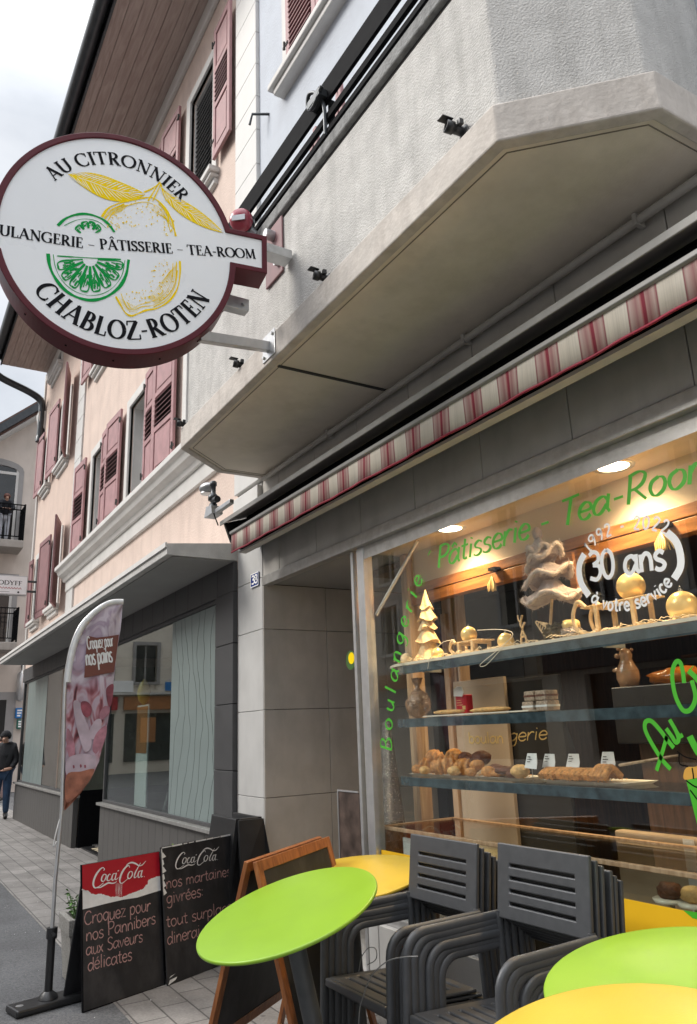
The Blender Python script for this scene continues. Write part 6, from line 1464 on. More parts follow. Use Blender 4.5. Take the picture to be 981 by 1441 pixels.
# the side line climbs the left edge on a curve
cp_ = sm2([G(*p) for p in ((551, 1058), (553, 1010), (559, 960), (566, 915), (574, 880), (585, 845), (598, 808), (612, 778))], 10)
cum = [0]
for a, b in zip(cp_[:-1], cp_[1:]): cum.append(cum[-1]+math.dist(a, b))
def curve(u, v):
    u = min(max(u, 0), cum[-1]-1e-6); i = max(k for k in range(len(cum)) if cum[k] <= u); i = min(i, len(cp_)-2)
    a, b = Vector(cp_[i]), Vector(cp_[i+1]); d = (b-a).normalized(); return tuple(a+d*(u-cum[i])+Vector((-d.y, d.x))*v)
q = MB(); hh = .125; tr = (cum[-1]-advance('Boulangerie -')*hh)/12/hh
write(q, gl_, 'Boulangerie -', curve, hh, pen=.10, penmode='cal', track=tr, off=.0005); q.build('side_line', M['vinylgreen'], vt)
q = MB()
def gs(pts, w): 
    p = sm2([G(860+x/5.149, 900+y/5.149) for x, y in pts], 7); q.ribbon(p, w, gl_, .0005+.0001*len(q.f) % 3e-4)
gs([(330, 950), (365, 840), (400, 720), (405, 700)], .017); gs([(432, 940), (370, 870), (300, 760), (250, 660), (250, 600), (290, 590), (350, 650), (410, 730), (455, 785)], .019)
gs([(400, 645), (440, 700), (470, 745), (490, 720), (470, 660), (425, 580)], .018); gs([(470, 660), (500, 700), (520, 690)], .016)
gs([(530, 315), (520, 230), (500, 165), (470, 165), (445, 230), (450, 330), (475, 430), (520, 510), (565, 515), (600, 470), (612, 400), (585, 295)], .019)
gs([(590, 205), (585, 200)], .02); gs([(560, 225), (600, 260), (640, 310)], .022); gs([(570, 700), (600, 760), (640, 830)], .03)
q.build('script_words', M['vinylgreen'], vt)
vw = thing('anniversary_decal', 'white anniversary lettering between two big round brackets on the shop window', 'lettering', (-2.2, GY, 2.0))
q = MB(); cxy = G(886, 798); Zt = lambda x, y: G(740+x/4.0705, 720+y/4.0705)
a = Zt(365, 395); b = Zt(805, 325); line_on(q, gl_, '30 ans', a, b, .128, pen=.155, off=.0005); q.build('years', M['vinylwhite'], vw)
def along(pts, text, h, pen):
    P = sm2([Zt(*p) for p in pts], 12); c = [0]
    for a, b in zip(P[:-1], P[1:]): c.append(c[-1]+math.dist(a, b))
    def f(u, v):
        u = min(max(u, 0), c[-1]-1e-6); i = min(max(k for k in range(len(c)) if c[k] <= u), len(P)-2); a, b = Vector(P[i]), Vector(P[i+1]); d = (b-a).normalized(); return tuple(a+d*(u-c[i])+Vector((-d.y, d.x))*v)
    q = MB(); tr = (c[-1]-advance(text)*h)/(len(text)-1)/h; write(q, gl_, text, f, h, pen=pen, track=tr, off=.0005); return q
along([(366, 236), (406, 186), (474, 140), (560, 110), (650, 100), (730, 104), (806, 128)], '1992 - 2022', .056, .17).build('dates', M['vinylwhite'], vw)
along([(372, 512), (430, 548), (510, 568), (600, 562), (700, 530), (780, 478), (842, 412)], 'à votre service', .060, .17).build('motto', M['vinylwhite'], vw)
q = MB()
for pts in ([(336, 243), (312, 290), (305, 345), (320, 415), (362, 482)], [(808, 118), (860, 170), (885, 245), (885, 320), (850, 385)]):
    q = MB(); q.ribbon(sm2([Zt(*p) for p in pts], 8), .034, gl_, .0005); q.build('bracket_mark', M['vinylwhite'], vw)
# amber strip at the foot of the window, round sticker, green cup picture at the right edge
vy = thing('amber_window_strip', 'amber vinyl strip along the foot of the bakery window', 'vinyl', (-3, GY, .6))
q = MB(); q.box(-4.29, 1.4, GY-.002, GY-.0008, .67, .825); q.build('strip', M['vinylyellow'], vy)
q = MB(); e = [gl_.P(*G(x, y), .002) for x, y in ((962, 1281), (981, 1284), (1010, 1290), (1010, 1300), (975, 1292))]; q.add(e, [list(range(5))]); q.build('green_wave', M['vinylgreen'], vy)
vc = thing('cup_sticker', 'green cup sticker with amber foam at the right edge of the bakery window', 'sticker', (-2.1, GY, 1.2))
q = MB(); Cc = lambda x, y: G(860+x/5.149, 900+y/5.149); q.poly([Cc(*p) for p in ((545, 1020), (640, 1000), (760, 1010), (700, 1400), (640, 1400))], gl_, .0006); q.build('cup', M['vinylgreen'], vc)
q = MB(); q.poly(sm2([Cc(*p) for p in ((535, 1015), (530, 960), (555, 925), (610, 922), (660, 900), (740, 930), (765, 1005), (640, 1000))], 4, True), gl_, .0012); q.build('foam', mat('foam_orange', (.62, .32, .05), .6), vc)
q = MB()
for pts in (((480, 810), (540, 850), (620, 870)), ((495, 820), (500, 900), (560, 920)), ((545, 1020), (600, 1060), (640, 1075)), ((575, 1090), (620, 1150), (640, 1165)), ((590, 930), (598, 980), (600, 1010))): q.ribbon(sm2([Cc(*p) for p in pts], 5), .006, gl_, .0018)
q.build('outline', M['black'], vc)
st_ = thing('round_sticker', 'round green and yellow sticker on the glass edge left of the bakery window', 'sticker', tuple(at(494, 929, Y=GY)))
pc = at(494, 929, Y=GY-.004); rs = .065
MB().lathe([(rs, 0), (rs, .003)], pc, 28, axis=(0, -1, 0)).build('disc', mat('sticker_green', (.05, .12, .03), .4), st_)
q = MB(); q.lathe([(.04, 0), (.04, .001)], pc+Vector((.012, -.0032, .012)), 20, axis=(0, -1, 0)); q.build('lemon_spot', M['lemon'], st_)
pp = thing('poster_panel', 'narrow poster with coats and a bag print leaning inside the entrance beside the window', 'poster', (-4.9, 3.2, .03))
p0 = at(478, 1200, Y=2.95); p1 = at(500, 1113, Y=2.95); 
MB().box(p0.x, p0.x+.30, 2.95, 2.965, p0.z-.1, p1.z).build('panel', mat('brown_poster', (.08, .055, .045), .5, .6, 9), pp, bev=.004)
q = MB()
for a, b, c_, d in ((0, .3, 0, .012), (0, .012, .012, 1), ):
    q.box(p0.x+a, p0.x+b, 2.944, 2.949, (p1.z-.012 if d == .012 else p0.z-.1), (p1.z if d == .012 else p1.z-.012))
q.build('edge', M['alu_bright'], pp)

# ------------------------------------------------------------------ glass shelves
SH = []
for nm, z, lab in (('top', 1.905, 'topmost glass shelf of the window display, with Christmas ornaments'), ('middle', 1.585, 'middle glass shelf of the window display, with bread and boxes'), ('lower', 1.245, 'lowest glass shelf of the window display, with trays of pastries')):
    t = thing('display_shelf', lab, 'shelf', (-2.5, 2.95, z), 'glass shelves of the window display')
    q = MB(); q.prism([(-4.20, 2.93, z), (-4.14, 2.84, z), (-4.0, 2.805, z), (1.4, 2.805, z), (1.4, 3.15, z), (-4.20, 3.15, z)], (0, 0, .014)); q.build('glass_board', M['glass'], t)
    q = MB(); q.prism([(-4.14, 2.839, z-.04), (-4.0, 2.803, z-.04), (1.4, 2.803, z-.04), (1.4, 2.797, z-.04), (-4.0, 2.797, z-.04), (-4.145, 2.834, z-.04)], (0, 0, .05)); q.build('front_edge', M['shelfglass'], t)
    q = MB()
    for x in (-4.1, -2.6, -1.2, .2): q.box(x, x+.02, 3.02, 3.16, z-.02, z-.001)
    q.build('bracket', M['alu_bright'], t); SH.append(z+.0145)
ZT, ZM, ZL = SH
def put(px, Y, z): # point on a shelf seen under this picture column
    d = ray(px, 900); p = EYE+d*((Y-EYE.y)/d.y); 
    for _ in range(8):      # follow the column down to the wanted height
        v = Vector((p.x, Y, z))-EYE; cz = v.dot(_f); x = PW/2+v.dot(CR)/cz*FPX; y = PH/2-v.dot(CU)/cz*FPX
        p = at(px, y, Y=Y)
    return Vector((p.x, Y, z))
OG = 'ornaments on the top shelf'
# white tray of straw
t = thing('straw_tray', 'long white tray spread with pale straw on the top shelf', 'tray', (-2.5, 2.95, ZT))
q = MB(); q.prism([(-4.26, 2.87, ZT), (-4.1, 2.80, ZT), (1.3, 2.80, ZT), (1.3, 2.97, ZT), (-4.2, 2.97, ZT)], (0, 0, .016)); q.build('tray', M['plate'], t, bev=.004)
q = MB(); r_ = random.Random(3)
for i in range(420):
    x = r_.uniform(-4.15, -1.2); y = r_.uniform(2.81, 2.96); a = r_.uniform(0, 3.14); l = r_.uniform(.03, .08); z = ZT+.018+r_.uniform(0, .018)
    q.tube([(x, y, z), (x+l*.5*math.cos(a), y+l*.5*math.sin(a)*.5, z+r_.uniform(.0, .014)), (x+l*math.cos(a), y+l*math.sin(a)*.5, z)], .0018, 3, cap=False)
q.build('straw', M['sisal'], t)['kind'] = 'stuff'
def bauble(px, r, label, z=None, Y=2.93, m_='gold'):
    c = put(px, Y, (z if z is not None else ZT+.014)+r); t = thing('gold_bauble', label, 'bauble', tuple(c-Vector((0, 0, r))), 'gold baubles in the window display')
    MB().blob(c, r, 0, 28, 18).build('ball', M[m_], t); q = MB(); q.lathe([(r*.14, 0), (r*.14, r*.16)], c+Vector((0, 0, r*.97)), 10); q.tube([c+Vector((r*.06*math.cos(a), 0, r*1.13+r*.1+r*.1*math.sin(a))) for a in [k*.7 for k in range(10)]], r*.02, 4, cap=False); q.build('cap', M['steel'], t); return c
bauble(616, .040, 'gold bauble at the foot of the pale carved tree')
c = bauble(660, .048, 'gold bauble sitting on the small wooden sledge', ZT+.088)
bauble(712, .047, 'pearly gold bauble right of the small sledge, with hollow centre', m_='gold')
c2 = bauble(888, .066, 'large gold bauble riding on the big wooden sledge', ZT+.155, Y=2.96)
bauble(961, .068, 'large gold bauble at the right end of the top shelf')
bauble(572, .040, 'straw-wrapped gold bauble at the left end of the top shelf', m_='sisal')
def sledge(px, L, h, label):
    c = put(px, 2.94, ZT+.014); t = thing('wooden_sledge', label, 'sledge', tuple(c)); q = MB()
    for i in range(4): q.box(c.x-L*.5, c.x+L*.48, c.y-.06+i*.034, c.y-.035+i*.034, c.z+h, c.z+h+.008)
    q.build('seat', M['palewood'], t, bev=.003)
    for s in (-.062, .062):
        q = MB(); q.tube(smooth([(c.x+L*.5, c.y+s, c.z+.01), (c.x-L*.3, c.y+s, c.z+.006), (c.x-L*.55, c.y+s, c.z+.03), (c.x-L*.62, c.y+s, c.z+h*.75), (c.x-L*.52, c.y+s, c.z+h*1.25), (c.x-L*.40, c.y+s, c.z+h*1.0)], 6), .0085, 8, flat=1.3); q.build('runner', M['palewood'], t)
    q = MB()
    for x in (-.25, .28): 
        for s in (-.062, .062): q.box(c.x+L*x-.01, c.x+L*x+.01, c.y+s-.008, c.y+s+.008, c.z+.008, c.z+h)
        q.box(c.x+L*x-.009, c.x+L*x+.009, c.y-.06, c.y+.06, c.z+h-.014, c.z+h-.001)
    q.build('strut', M['palewood'], t)
sledge(668, .23, .075, 'small pale wooden sledge near the left of the top shelf'); sledge(880, .40, .135, 'big pale wooden sledge at the right of the top shelf')
# cord hanging from the little sledge
q = MB(); q.tube(smooth([at(640, 900, Y=2.85), at(622, 905, Y=2.80), at(606, 925, Y=2.79), at(602, 941, Y=2.79)], 5), .0022, 5); q.tube(smooth([at(672, 887, Y=2.86), at(705, 886, Y=2.85), at(722, 893, Y=2.81), at(700, 915, Y=2.79), at(676, 935, Y=2.79), at(684, 936, Y=2.79), at(705, 914, Y=2.79)], 5), .0022, 5)
tag(q.build('white_string', M['plate']), 'white string of the sledge hanging over the top shelf edge', 'string')
# carved tree of stacked swirling tiers
c = put(605, 2.98, ZT+.012); t = thing('carved_tree', 'pale carved wooden Christmas tree of stacked twisted tiers on the top shelf', 'ornament', tuple(c))
zt_ = at(605, 828, Y=2.98).z; H = zt_-c.z
for i, (z0, z1, r0, r1) in enumerate(((.06, .34, .088, .034), (.28, .50, .078, .03), (.46, .64, .058, .026), (.58, .80, .062, .022), (.74, 1.0, .046, .004))):
    q = MB(); n = 40; rows = 9; vs = []
    for j in range(rows):
        s = j/(rows-1); r = r0+(r1-r0)*s**.75
        for k in range(n): a = 6.2832*k/n; rr = r*(1+.13*(1-s)*math.sin(a*6+s*5+i)); vs.append(c+Vector((rr*math.cos(a), rr*math.sin(a), H*(z0+(z1-z0)*s)+.012*(1-s)*math.sin(a*3+i*2))))
    q.add(vs, [(j*n+k, j*n+(k+1) % n, (j+1)*n+(k+1) % n, (j+1)*n+k) for j in range(rows-1) for k in range(n)], 0, True); q.add(vs[:n], [list(range(n-1, -1, -1))]); q.build('tier', M['palewood'], t)
q = MB(); q.lathe([(.03, 0), (.028, .05), (.02, H*.3)], c, 12); q.build('trunk', M['palewood'], t)
# plush tree on a stick
pb0 = put(773, 2.96, ZT+.012); t = thing('plush_tree', 'large mauve-grey plush Christmas tree with pale fur hems on a stick', 'ornament', tuple(pb0))
Zp = lambda x, y: at(740+x/4.0705, 720+y/4.0705, Y=2.96)
q = MB(); q.tube([pb0, Zp(150, 500)], .008, 8); q.build('stick', M['palewood'], t)
tiers = [((15, 525), (285, 468), (105, 395), (185, 390)), ((18, 432), (238, 322), (85, 300), (160, 292)), ((28, 330), (188, 208), (68, 225), (125, 215)), ((28, 235), (132, 205), (58, 135), (72, 125))]
for i, (a, b, c_, d) in enumerate(tiers):
    A, B, Cc_, D_ = Zp(*a), Zp(*b), Zp(*c_), Zp(*d); n = 32; rows = 7; vs = []
    for j in range(rows):
        s = j/(rows-1); L_ = A.lerp(Cc_, s); R_ = B.lerp(D_, s); m0 = (L_+R_)/2; rx = (R_-L_)/2; s2_ = 1-.25*math.sin(math.pi*s)
        for k in range(n): an = 6.2832*k/n; vs.append(m0+rx*s2_*math.cos(an)*(1+.06*(1-s)*math.sin(an*5+i))+Vector((0, rx.length*.62*s2_*math.sin(an), .022*(1-s)*math.sin(an*4+i*1.3))))
    q = MB(); q.add(vs, [(j*n+k, j*n+(k+1) % n, (j+1)*n+(k+1) % n, (j+1)*n+k) for j in range(rows-1) for k in range(n)], 0, True); q.add(vs[:n], [list(range(n-1, -1, -1))]); q.add(vs[-n:], [list(range(n))]); f = q.build('tier', M['plush'], t)
    q = MB(); ring = vs[:n]+vs[:1]; m0 = (A+B)/2; out_ = [p+(p-m0).normalized()*.004 for p in ring]
    q.tube(out_, [.012+.004*math.sin(k*2.3) for k in range(len(ring))], 8)
    r_ = random.Random(i)
    for p in out_[:-1]:
        for k in range(16):
            d = Vector((r_.uniform(-1, 1), r_.uniform(-1, 1), r_.uniform(-1, 1))).normalized(); p0_ = p+Vector((r_.uniform(-.008, .008),)*3); q.add([p0_+d.orthogonal()*.0016, p0_-d.orthogonal()*.0016, p0_+d*.026], [(0, 1, 2)])
    q.build('fur_hem', M['fur'], f)
tip = Zp(65, 125); q = MB(); q.blob(tip+Vector((0, 0, -.0)), (.026, .03, .035), .2, 12, 8); q.build('tip', M['plush'], t)
# reindeer, twig nest, glitter pot
c = put(738, 2.95, ZT+.014); t = thing('reindeer_figure', 'small pale wooden reindeer cut-out left of the plush tree', 'ornament', tuple(c)); q = MB()
q.tube(smooth([c+Vector((-.02, 0, .002)), c+Vector((-.015, 0, .06)), c+Vector((.0, 0, .10)), c+Vector((-.012, 0, .13)), c+Vector((.008, 0, .175))], 5), .006, 6); q.tube(smooth([c+Vector((.025, 0, .002)), c+Vector((.02, 0, .05)), c+Vector((.0, 0, .10)), c+Vector((.022, 0, .135))], 5), .006, 6); q.tube(smooth([c+Vector((.0, 0, .14)), c+Vector((-.022, 0, .15)), c+Vector((-.026, 0, .18))], 4), .004, 5); q.tube([c+Vector((-.018, 0, .06)), c+Vector((.02, 0, .062))], .006, 6); q.build('figure', M['palewood'], t)
c = put(782, 2.92, ZT+.03); t = thing('twig_ball', 'dark twig and moss ball at the foot of the plush tree', 'ornament', tuple(c)); q = MB(); r_ = random.Random(8)
for i in range(150):
    d = Vector((r_.gauss(0, 1), r_.gauss(0, 1), r_.gauss(0, 1))).normalized(); e = d.orthogonal().normalized(); p = c+Vector((0, 0, .03))+Vector((d.x*.055, d.y*.04, d.z*.04)); q.add([p+e*.012, p-e*.012, p+d*.02+e*.003], [(0, 1, 2)])
q.blob(c+Vector((0, 0, .03)), (.05, .036, .038), .3, 14, 10, freq=4); q.build('moss', mat('dark_moss', (.07, .055, .02), .9, .5, 40, .6, 80), t)
q = MB()
for k in range(5): q.tube(smooth([c+Vector((-.05, 0, .0)), c+Vector((-.08-.01*k, .0, .04+.012*k)), c+Vector((-.04-.02*k, .01, .085+.005*k)), c+Vector((-.02, 0, .04))], 5), .0035, 5)
q.build('twig', M['palewood'], t)
c = put(806, 2.92, ZT+.014); t = thing('glitter_pot', 'silver and gold glitter pot candle right of the plush tree', 'candle', tuple(c)); MB().lathe([(.04, 0), (.055, .03), (.055, .05), (.04, .062)], c, 20).build('pot', M['crystal'], t); MB().blob(c+Vector((0, 0, .07)), (.05, .045, .03), .4, 14, 8, freq=4).build('filling', M['gold'], t)
# hanging gold leaves
for px0, py0, py1, lab, n_ in ((693, 803, 838, 'golden leaf bundle hanging by a thread from the wooden beam, left', 9), (932, 742, 778, 'golden straw tassel hanging in front of the beam behind the white date lettering', 12)):
    c = at(px0, py1-18, Y=3.12); top = at(px0, py0, Y=3.13); t = thing('gold_tassel', lab, 'ornament', tuple(top)); q = MB(); q.tube([top, c+Vector((0, 0, .04))], .0015, 4); q.build('thread', M['palewood'], t); q = MB(); r_ = random.Random(n_)
    for i in range(n_*2): d = Vector((r_.uniform(-.45, .45), r_.uniform(-.3, .3), -1)); p = c+Vector((0, 0, .04)); q.tube([p, p+d*.05+Vector((d.x*.03, 0, 0)), p+d*.09], [.004, .008, .002], 5)
    q.build('leaf_bundle', M['gold'], t)
    q = MB(); q.box(top.x-.03, top.x+.03, 3.12, 3.175, top.z, top.z+.02); q.build('hook', M['black'], t)
q = MB(); a = at(802, 778, Y=3.1); b = at(810, 855, Y=3.1); q.prism([(a.x-.012, 3.1, a.z), (a.x+.012, 3.1, a.z), (b.x+.03, 3.1, b.z+.1), (b.x+.02, 3.1, b.z), (b.x-.02, 3.1, b.z+.03)], (0, .02, 0)); tag(q.build('wooden_paddle', M['beam']), 'brown wooden paddle hanging behind the plush tree', 'paddle')

# ------------------------------------------------------------------ middle shelf
c = put(590, 2.97, ZM); t = thing('wrapped_bread', 'rustic loaf in a tied clear bag at the left end of the middle shelf', 'bread', tuple(c)); h_ = .20
q = MB(); q.blob(c+Vector((0, 0, .085)), (.085, .08, .09), .18, 18, 12, seed=2, freq=2); q.build('loaf', M['bag'], t); q = MB(); q.lathe([(.03, 0), (.014, .025), (.03, .06), (.038, .085)], c+Vector((.0, 0, .165)), 12); q.build('tied_top', M['bag'], t)
c = put(650, 2.97, ZM+.014); t = thing('red_tin', 'small red packet with a white handwritten tag on the middle shelf', 'packet', tuple(c)); MB().box(c.x-.05, c.x+.05, c.y, c.y+.05, c.z, c.z+.105).build('box', M['red'], t, bev=.004)
q = MB(); pl = Plane((c.x-.05, c.y-.0005, c.z), (1, 0, 0), (0, 0, 1))
for i in range(3): q.ribbon([(.012, .075-.014*i), (.05+.008*i, .075-.014*i)], .003, pl, .001)
q.poly([(.062, .02), (.09, .02), (.09, .042), (.062, .042)], pl, .001); q.build('label', M['gold'], t)
q = MB(); q.prism([(c.x-.05, c.y-.01, c.z+.10), (c.x+.03, c.y-.01, c.z+.095), (c.x+.042, c.y-.008, c.z+.12), (c.x+.03, c.y-.006, c.z+.15), (c.x-.02, c.y-.004, c.z+.158), (c.x-.05, c.y-.006, c.z+.14)], (0, -.003, 0)); q.build('tag', M['card'], t)
for i, (px, ln, lab) in enumerate(((632, .26, 'long flat golden pastry at the left of the middle shelf'), (690, .30, 'long flat golden pastry in the centre of the middle shelf'))):
    c = put(px, 2.90+.0*i, ZM+.012); t = thing('flat_pastry', lab, 'pastry', tuple(c)); q = MB(); q.blob(c+Vector((0, 0, .012)), (ln*.55, .045, .014), .12, 26, 8, seed=i, freq=3); q.build('crust', M['crustpale'], t); 
t = thing('pastry_board', 'thin pale board under the flat pastries on the middle shelf', 'tray', (-3.6, 2.9, ZM)); a = put(602, 2.87, ZM).x; b = put(752, 2.87, ZM).x; MB().box(a, b, 2.83, 2.97, ZM, ZM+.008).build('board', M['plate'], t, bev=.003)
woven = mat('woven_paper', (.36, .27, .20), .7, .45, 90, .4, 160)
k = 0
for px, z, w, lab in ((752, 0, .075, 'silver wrapped cake box, lower left of the little pile'), (772, 0, .075, 'silver wrapped cake box, lower right of the little pile'), (754, .052, .07, 'striped cake box, upper left of the little pile'), (770, .052, .07, 'striped cake box, upper right of the little pile')):
    c = put(px, 2.93, ZM+z+.001); t = thing('cake_box', lab, 'box', tuple(c), 'cake boxes piled on the middle shelf'); MB().box(c.x-w*.55, c.x+w*.52, c.y-.045, c.y+.045, c.z, c.z+.05).build('box', woven, t, bev=.006)
    q = MB(); q.box(c.x-w*.56, c.x+w*.53, c.y-.046, c.y+.046, c.z+.02, c.z+.03); q.build('band', M['choc' if z else 'card'], t)
# ------------------------------------------------------------------ lower shelf pastries
t = thing('china_tray', 'white china tray under the croissants on the lowest shelf', 'tray', (-3.7, 2.95, ZL))
def tray(x0, x1, t, n):
    for i in range(n):
        a = x0+(x1-x0)*i/n; b = x0+(x1-x0)*(i+1)/n; q = MB(); q.add([(p, y, z) for z, g in ((ZL, .02), (ZL+.014, 0), (ZL+.010, .012)) for p, y in ((a+g+.002, 2.83+g), (b-g-.002, 2.83+g), (b-g-.002, 3.06-g), (a+g+.002, 3.06-g))], [(3, 2, 1, 0)]+[(j*4+k, j*4+(k+1) % 4, j*4+4+(k+1) % 4, j*4+4+k) for j in range(2) for k in range(4)]+[(8, 9, 10, 11)]); q.build('plate', M['plate'], t)
tray(put(578, 2.85, ZL).x, put(735, 2.85, ZL).x, t, 3)
t = thing('china_tray', 'white china tray under the glazed twists on the lowest shelf', 'tray', (-2.8, 2.95, ZL)); tray(put(765, 2.85, ZL).x, put(884, 2.85, ZL).x, t, 1)
def croissant(c, L, r, rot, m_, sub=False):
    q = MB(); n = 30; ax = Vector((math.cos(rot), math.sin(rot), 0)); sd_ = Vector((-ax.y, ax.x, 0)); pts = []; rr = []
    for i in range(n):
        s = i/(n-1)*2-1; pts.append(c+ax*L*.5*s+sd_*(L*.22*(s*s))+Vector((0, 0, r*.9*(1-.3*s*s)))); rr.append(max(.004, r*(1-abs(s)**2.2)**.6*(1+.2*math.cos(s*19))))
    q.tube(pts, rr, 14); return q
PG = 'pastries on the lowest shelf'
cs = [(605, 2.97, .0, .16, .045, .5), (628, 2.90, .0, .17, .05, .9), (612, 2.99, .055, .14, .04, .2), (640, 2.99, .05, .15, .045, -.3), (655, 2.92, .0, .16, .045, .25)]
for i, (px, Y, z, L, r, ro) in enumerate(cs):
    lab = ['croissant at the left end of the heap on the lowest shelf', 'large croissant at the front of the heap on the lowest shelf', 'croissant on top of the heap at its left', 'croissant on top at the back of the heap', 'croissant at the right flank of the heap'][i]
    c = put(px, Y, ZL+.012+z); t = thing('croissant', lab, 'croissant', tuple(c), PG); croissant(c, L, r, ro, None).build('crust', M['crust'], t)
bs = [(588, 2.90, .0, .032, 'crust', 'small dark brown roll at the far left tip of the heap'), (598, 2.86, .0, .03, 'crustpale', 'pale roll at the front left of the heap'), (672, 2.93, .03, .036, 'crust', 'brown roll half way up the right of the heap'), (655, 3.0, .06, .04, 'choc', 'dark roll behind the topmost croissant'), (699, 3.0, .0, .04, 'choc', 'dark roll behind the flat pastries'), (721, 2.86, .0, .028, 'choc', 'tiny dark roll left of the golden bun'), (640, 2.86, .0, .035, 'crustpale', 'round pale bun at the front of the croissant heap'), (663, 2.86, .0, .03, 'crust', 'small brown roll at the front right of the croissant heap'), (678, 2.99, .055, .05, 'choc', 'dark glazed roll crowning the heap'), (665, 3.0, .03, .05, 'choc', 'dark chocolate pastry at the back of the heap'), (688, 2.90, .0, .035, 'crust', 'brown roll left of the flat dark pastries'), (733, 2.87, .004, .043, 'crustpale', 'shiny golden bun at the right end of the first tray')]
for i, (px, Y, z, r, m_, lab) in enumerate(bs):
    c = put(px, Y, ZL+.012+z); t = thing('bread_roll', lab, 'roll', tuple(c), PG); MB().blob(c+Vector((0, 0, r*.7)), (r*1.25, r*1.1, r*.8), .15, 18, 12, seed=i+3, freq=2.4).build('crust', M[m_], t)
for i, (px, Y, z, L, m_, lab) in enumerate(((700, 2.93, .0, .13, 'crust', 'flat brown almond pastry in the middle of the first tray'), (712, 2.90, .018, .13, 'choc', 'dark chocolate slice lying on the almond pastry'), (716, 2.98, .01, .12, 'crust', 'brown pastry behind the chocolate slice'))):
    c = put(px, Y, ZL+.012+z); t = thing('flat_pastry', lab, 'pastry', tuple(c), PG); q = MB(); q.blob(c+Vector((0, 0, .016)), (L*.55, .05, .02), .3, 24, 10, seed=i+20, freq=3.5); q.build('crust', M[m_], t)
for i, px in enumerate((778, 796, 815, 834, 853)):
    c = put(px, 2.91+.012*(i % 2), ZL+.012); t = thing('glazed_twist', ['leftmost glazed twist on the second tray', 'second glazed twist from the left on the second tray', 'middle glazed twist on the second tray', 'second glazed twist from the right on the second tray', 'rightmost big glazed swirl on the second tray'][i], 'pastry', tuple(c), PG); q = MB()
    for k in range(4): q.tube(smooth([c+Vector((-.035+.022*k, -.05, .016)), c+Vector((-.028+.022*k, 0, .042+(.02 if i == 4 else 0))), c+Vector((-.02+.022*k, .05, .02))], 6), .017, 8)
    q.build('crust', M['crust'], t)
for i, (px, Y, hh_) in enumerate(((747, 2.86, .075), (772, 2.92, .07), (806, 2.95, .07), (855, 2.95, .08))):
    c = put(px, Y, ZL+.06); t = thing('price_card', ['white price card at the joint of the two trays', 'white price card leaning at the left of the twists', 'white price card above the middle twist', 'white price card above the rightmost swirl'][i], 'card', tuple(c-Vector((0, 0, .06)))); q = MB(); q.prism([c+Vector((-.045, 0, .005)), c+Vector((.04, 0, 0)), c+Vector((.05, 0, .03)), c+Vector((.03, .02, hh_)), c+Vector((-.035, .02, hh_))], (0, .002, .0)); f = q.build('card', M['card'], t); q = MB(); pl = Plane(c+Vector((-.035, .006, .02)), (1, 0, 0), (0, .28, 1)); [q.ribbon([(.008, .014+.012*k), (.03+.01*(k % 2), .0145+.012*k)], .0035, pl, .006) for k in range(3)]; q.build('price_writing', M['ink'], f); q = MB(); q.tube([c+Vector((0, .01, -.06)), c+Vector((0, .008, .02))], .002, 5); q.build('pin', M['steel'], t)
c = put(905, 2.9, ZL+.055); t = thing('wooden_spoon', 'long thin wooden stick reaching right from the second tray', 'stick', tuple(c)); q = MB(); q.tube([at(872, 1077, Y=2.90), at(955, 1063, Y=2.86)], [.007, .005], 8); q.build('stick', M['post'], t)
# silver glitter cone on the low case
t = thing('glitter_cone', 'tall silver glitter cone tree standing left of the shelves', 'ornament', (0, 0, 0)); b_ = at(551, 1160, Y=2.97); tp_ = at(551, 1014, Y=2.97); t.location = (b_.x, 2.97, b_.z)
q = MB(); q.lathe([(.095, 0), (.09, .01), (.028, tp_.z-b_.z-.02), (.012, tp_.z-b_.z)], (b_.x, 2.97, b_.z), 28); q.build('cone', M['crystal'], t)
# ------------------------------------------------------------------ low glass case and interior
lc = thing('glass_counter', 'low glass case with wooden rails behind the foot of the shop window', 'display case', (-3, 3.1, 0)); zc = .955
q = MB(); f0 = -4.36; q.box(f0, 1.3, 2.80, 2.825, zc-.02, zc); q.box(f0, 1.3, 3.36, 3.39, zc-.02, zc); q.box(f0, f0+.03, 2.825, 3.36, zc-.02, zc); q.build('rail', M['post'], lc, bev=.003)
q = MB(); q.box(f0+.001, f0+.028, 2.826, 3.36, .45, zc-.021); q.build('end_board', M['beam'], lc); MB().box(f0+.03, 1.3, 2.83, 3.36, .60, .62).build('base_board', M['darkwood'], lc)
MB().box(f0, 1.3, 2.806, 2.812, .48, zc-.022).build('pane', M['glass'], lc); MB().box(f0+.03, 1.3, 2.83, 3.355, zc-.012, zc-.006).build('top_pane', M['glass'], lc)
q = MB(); q.box(f0+.2, f0+.55, 2.836, 2.84, .72, .90); q.build('paper_note', M['card'], lc)
for i in range(4):
    c = Vector((-2.35+.12*i, 2.95, .84)); t = thing('case_pastry', ['dark red pastry inside the low case behind the right green table', 'brown pastry second inside the low case', 'pale pastry third inside the low case', 'brown pastry at the right inside the low case'][i], 'pastry', (c.x, c.y, .62)); MB().blob(c, (.06, .05, .035), .3, 16, 10, seed=i+40, freq=3).build('crust', M['choc' if i % 2 == 0 else 'crustpale'], t); MB().lathe([(.07, 0), (.075, .012), (.04, .014)], (c.x, c.y, .80), 20).build('plate', M['plate'], t); MB().lathe([(.05, 0), (.012, .01), (.012, .18)], (c.x, c.y, .62), 12).build('stand', M['steel'], t)
bp_ = thing('beige_partition', 'plain beige partition board standing behind the shelves with faint gold lettering', 'partition', (-3.8, 3.7, 0)); a = at(640, 1000, Y=3.6); b = at(712, 1000, Y=3.6)
zt2 = at(680, 955, Y=3.6).z
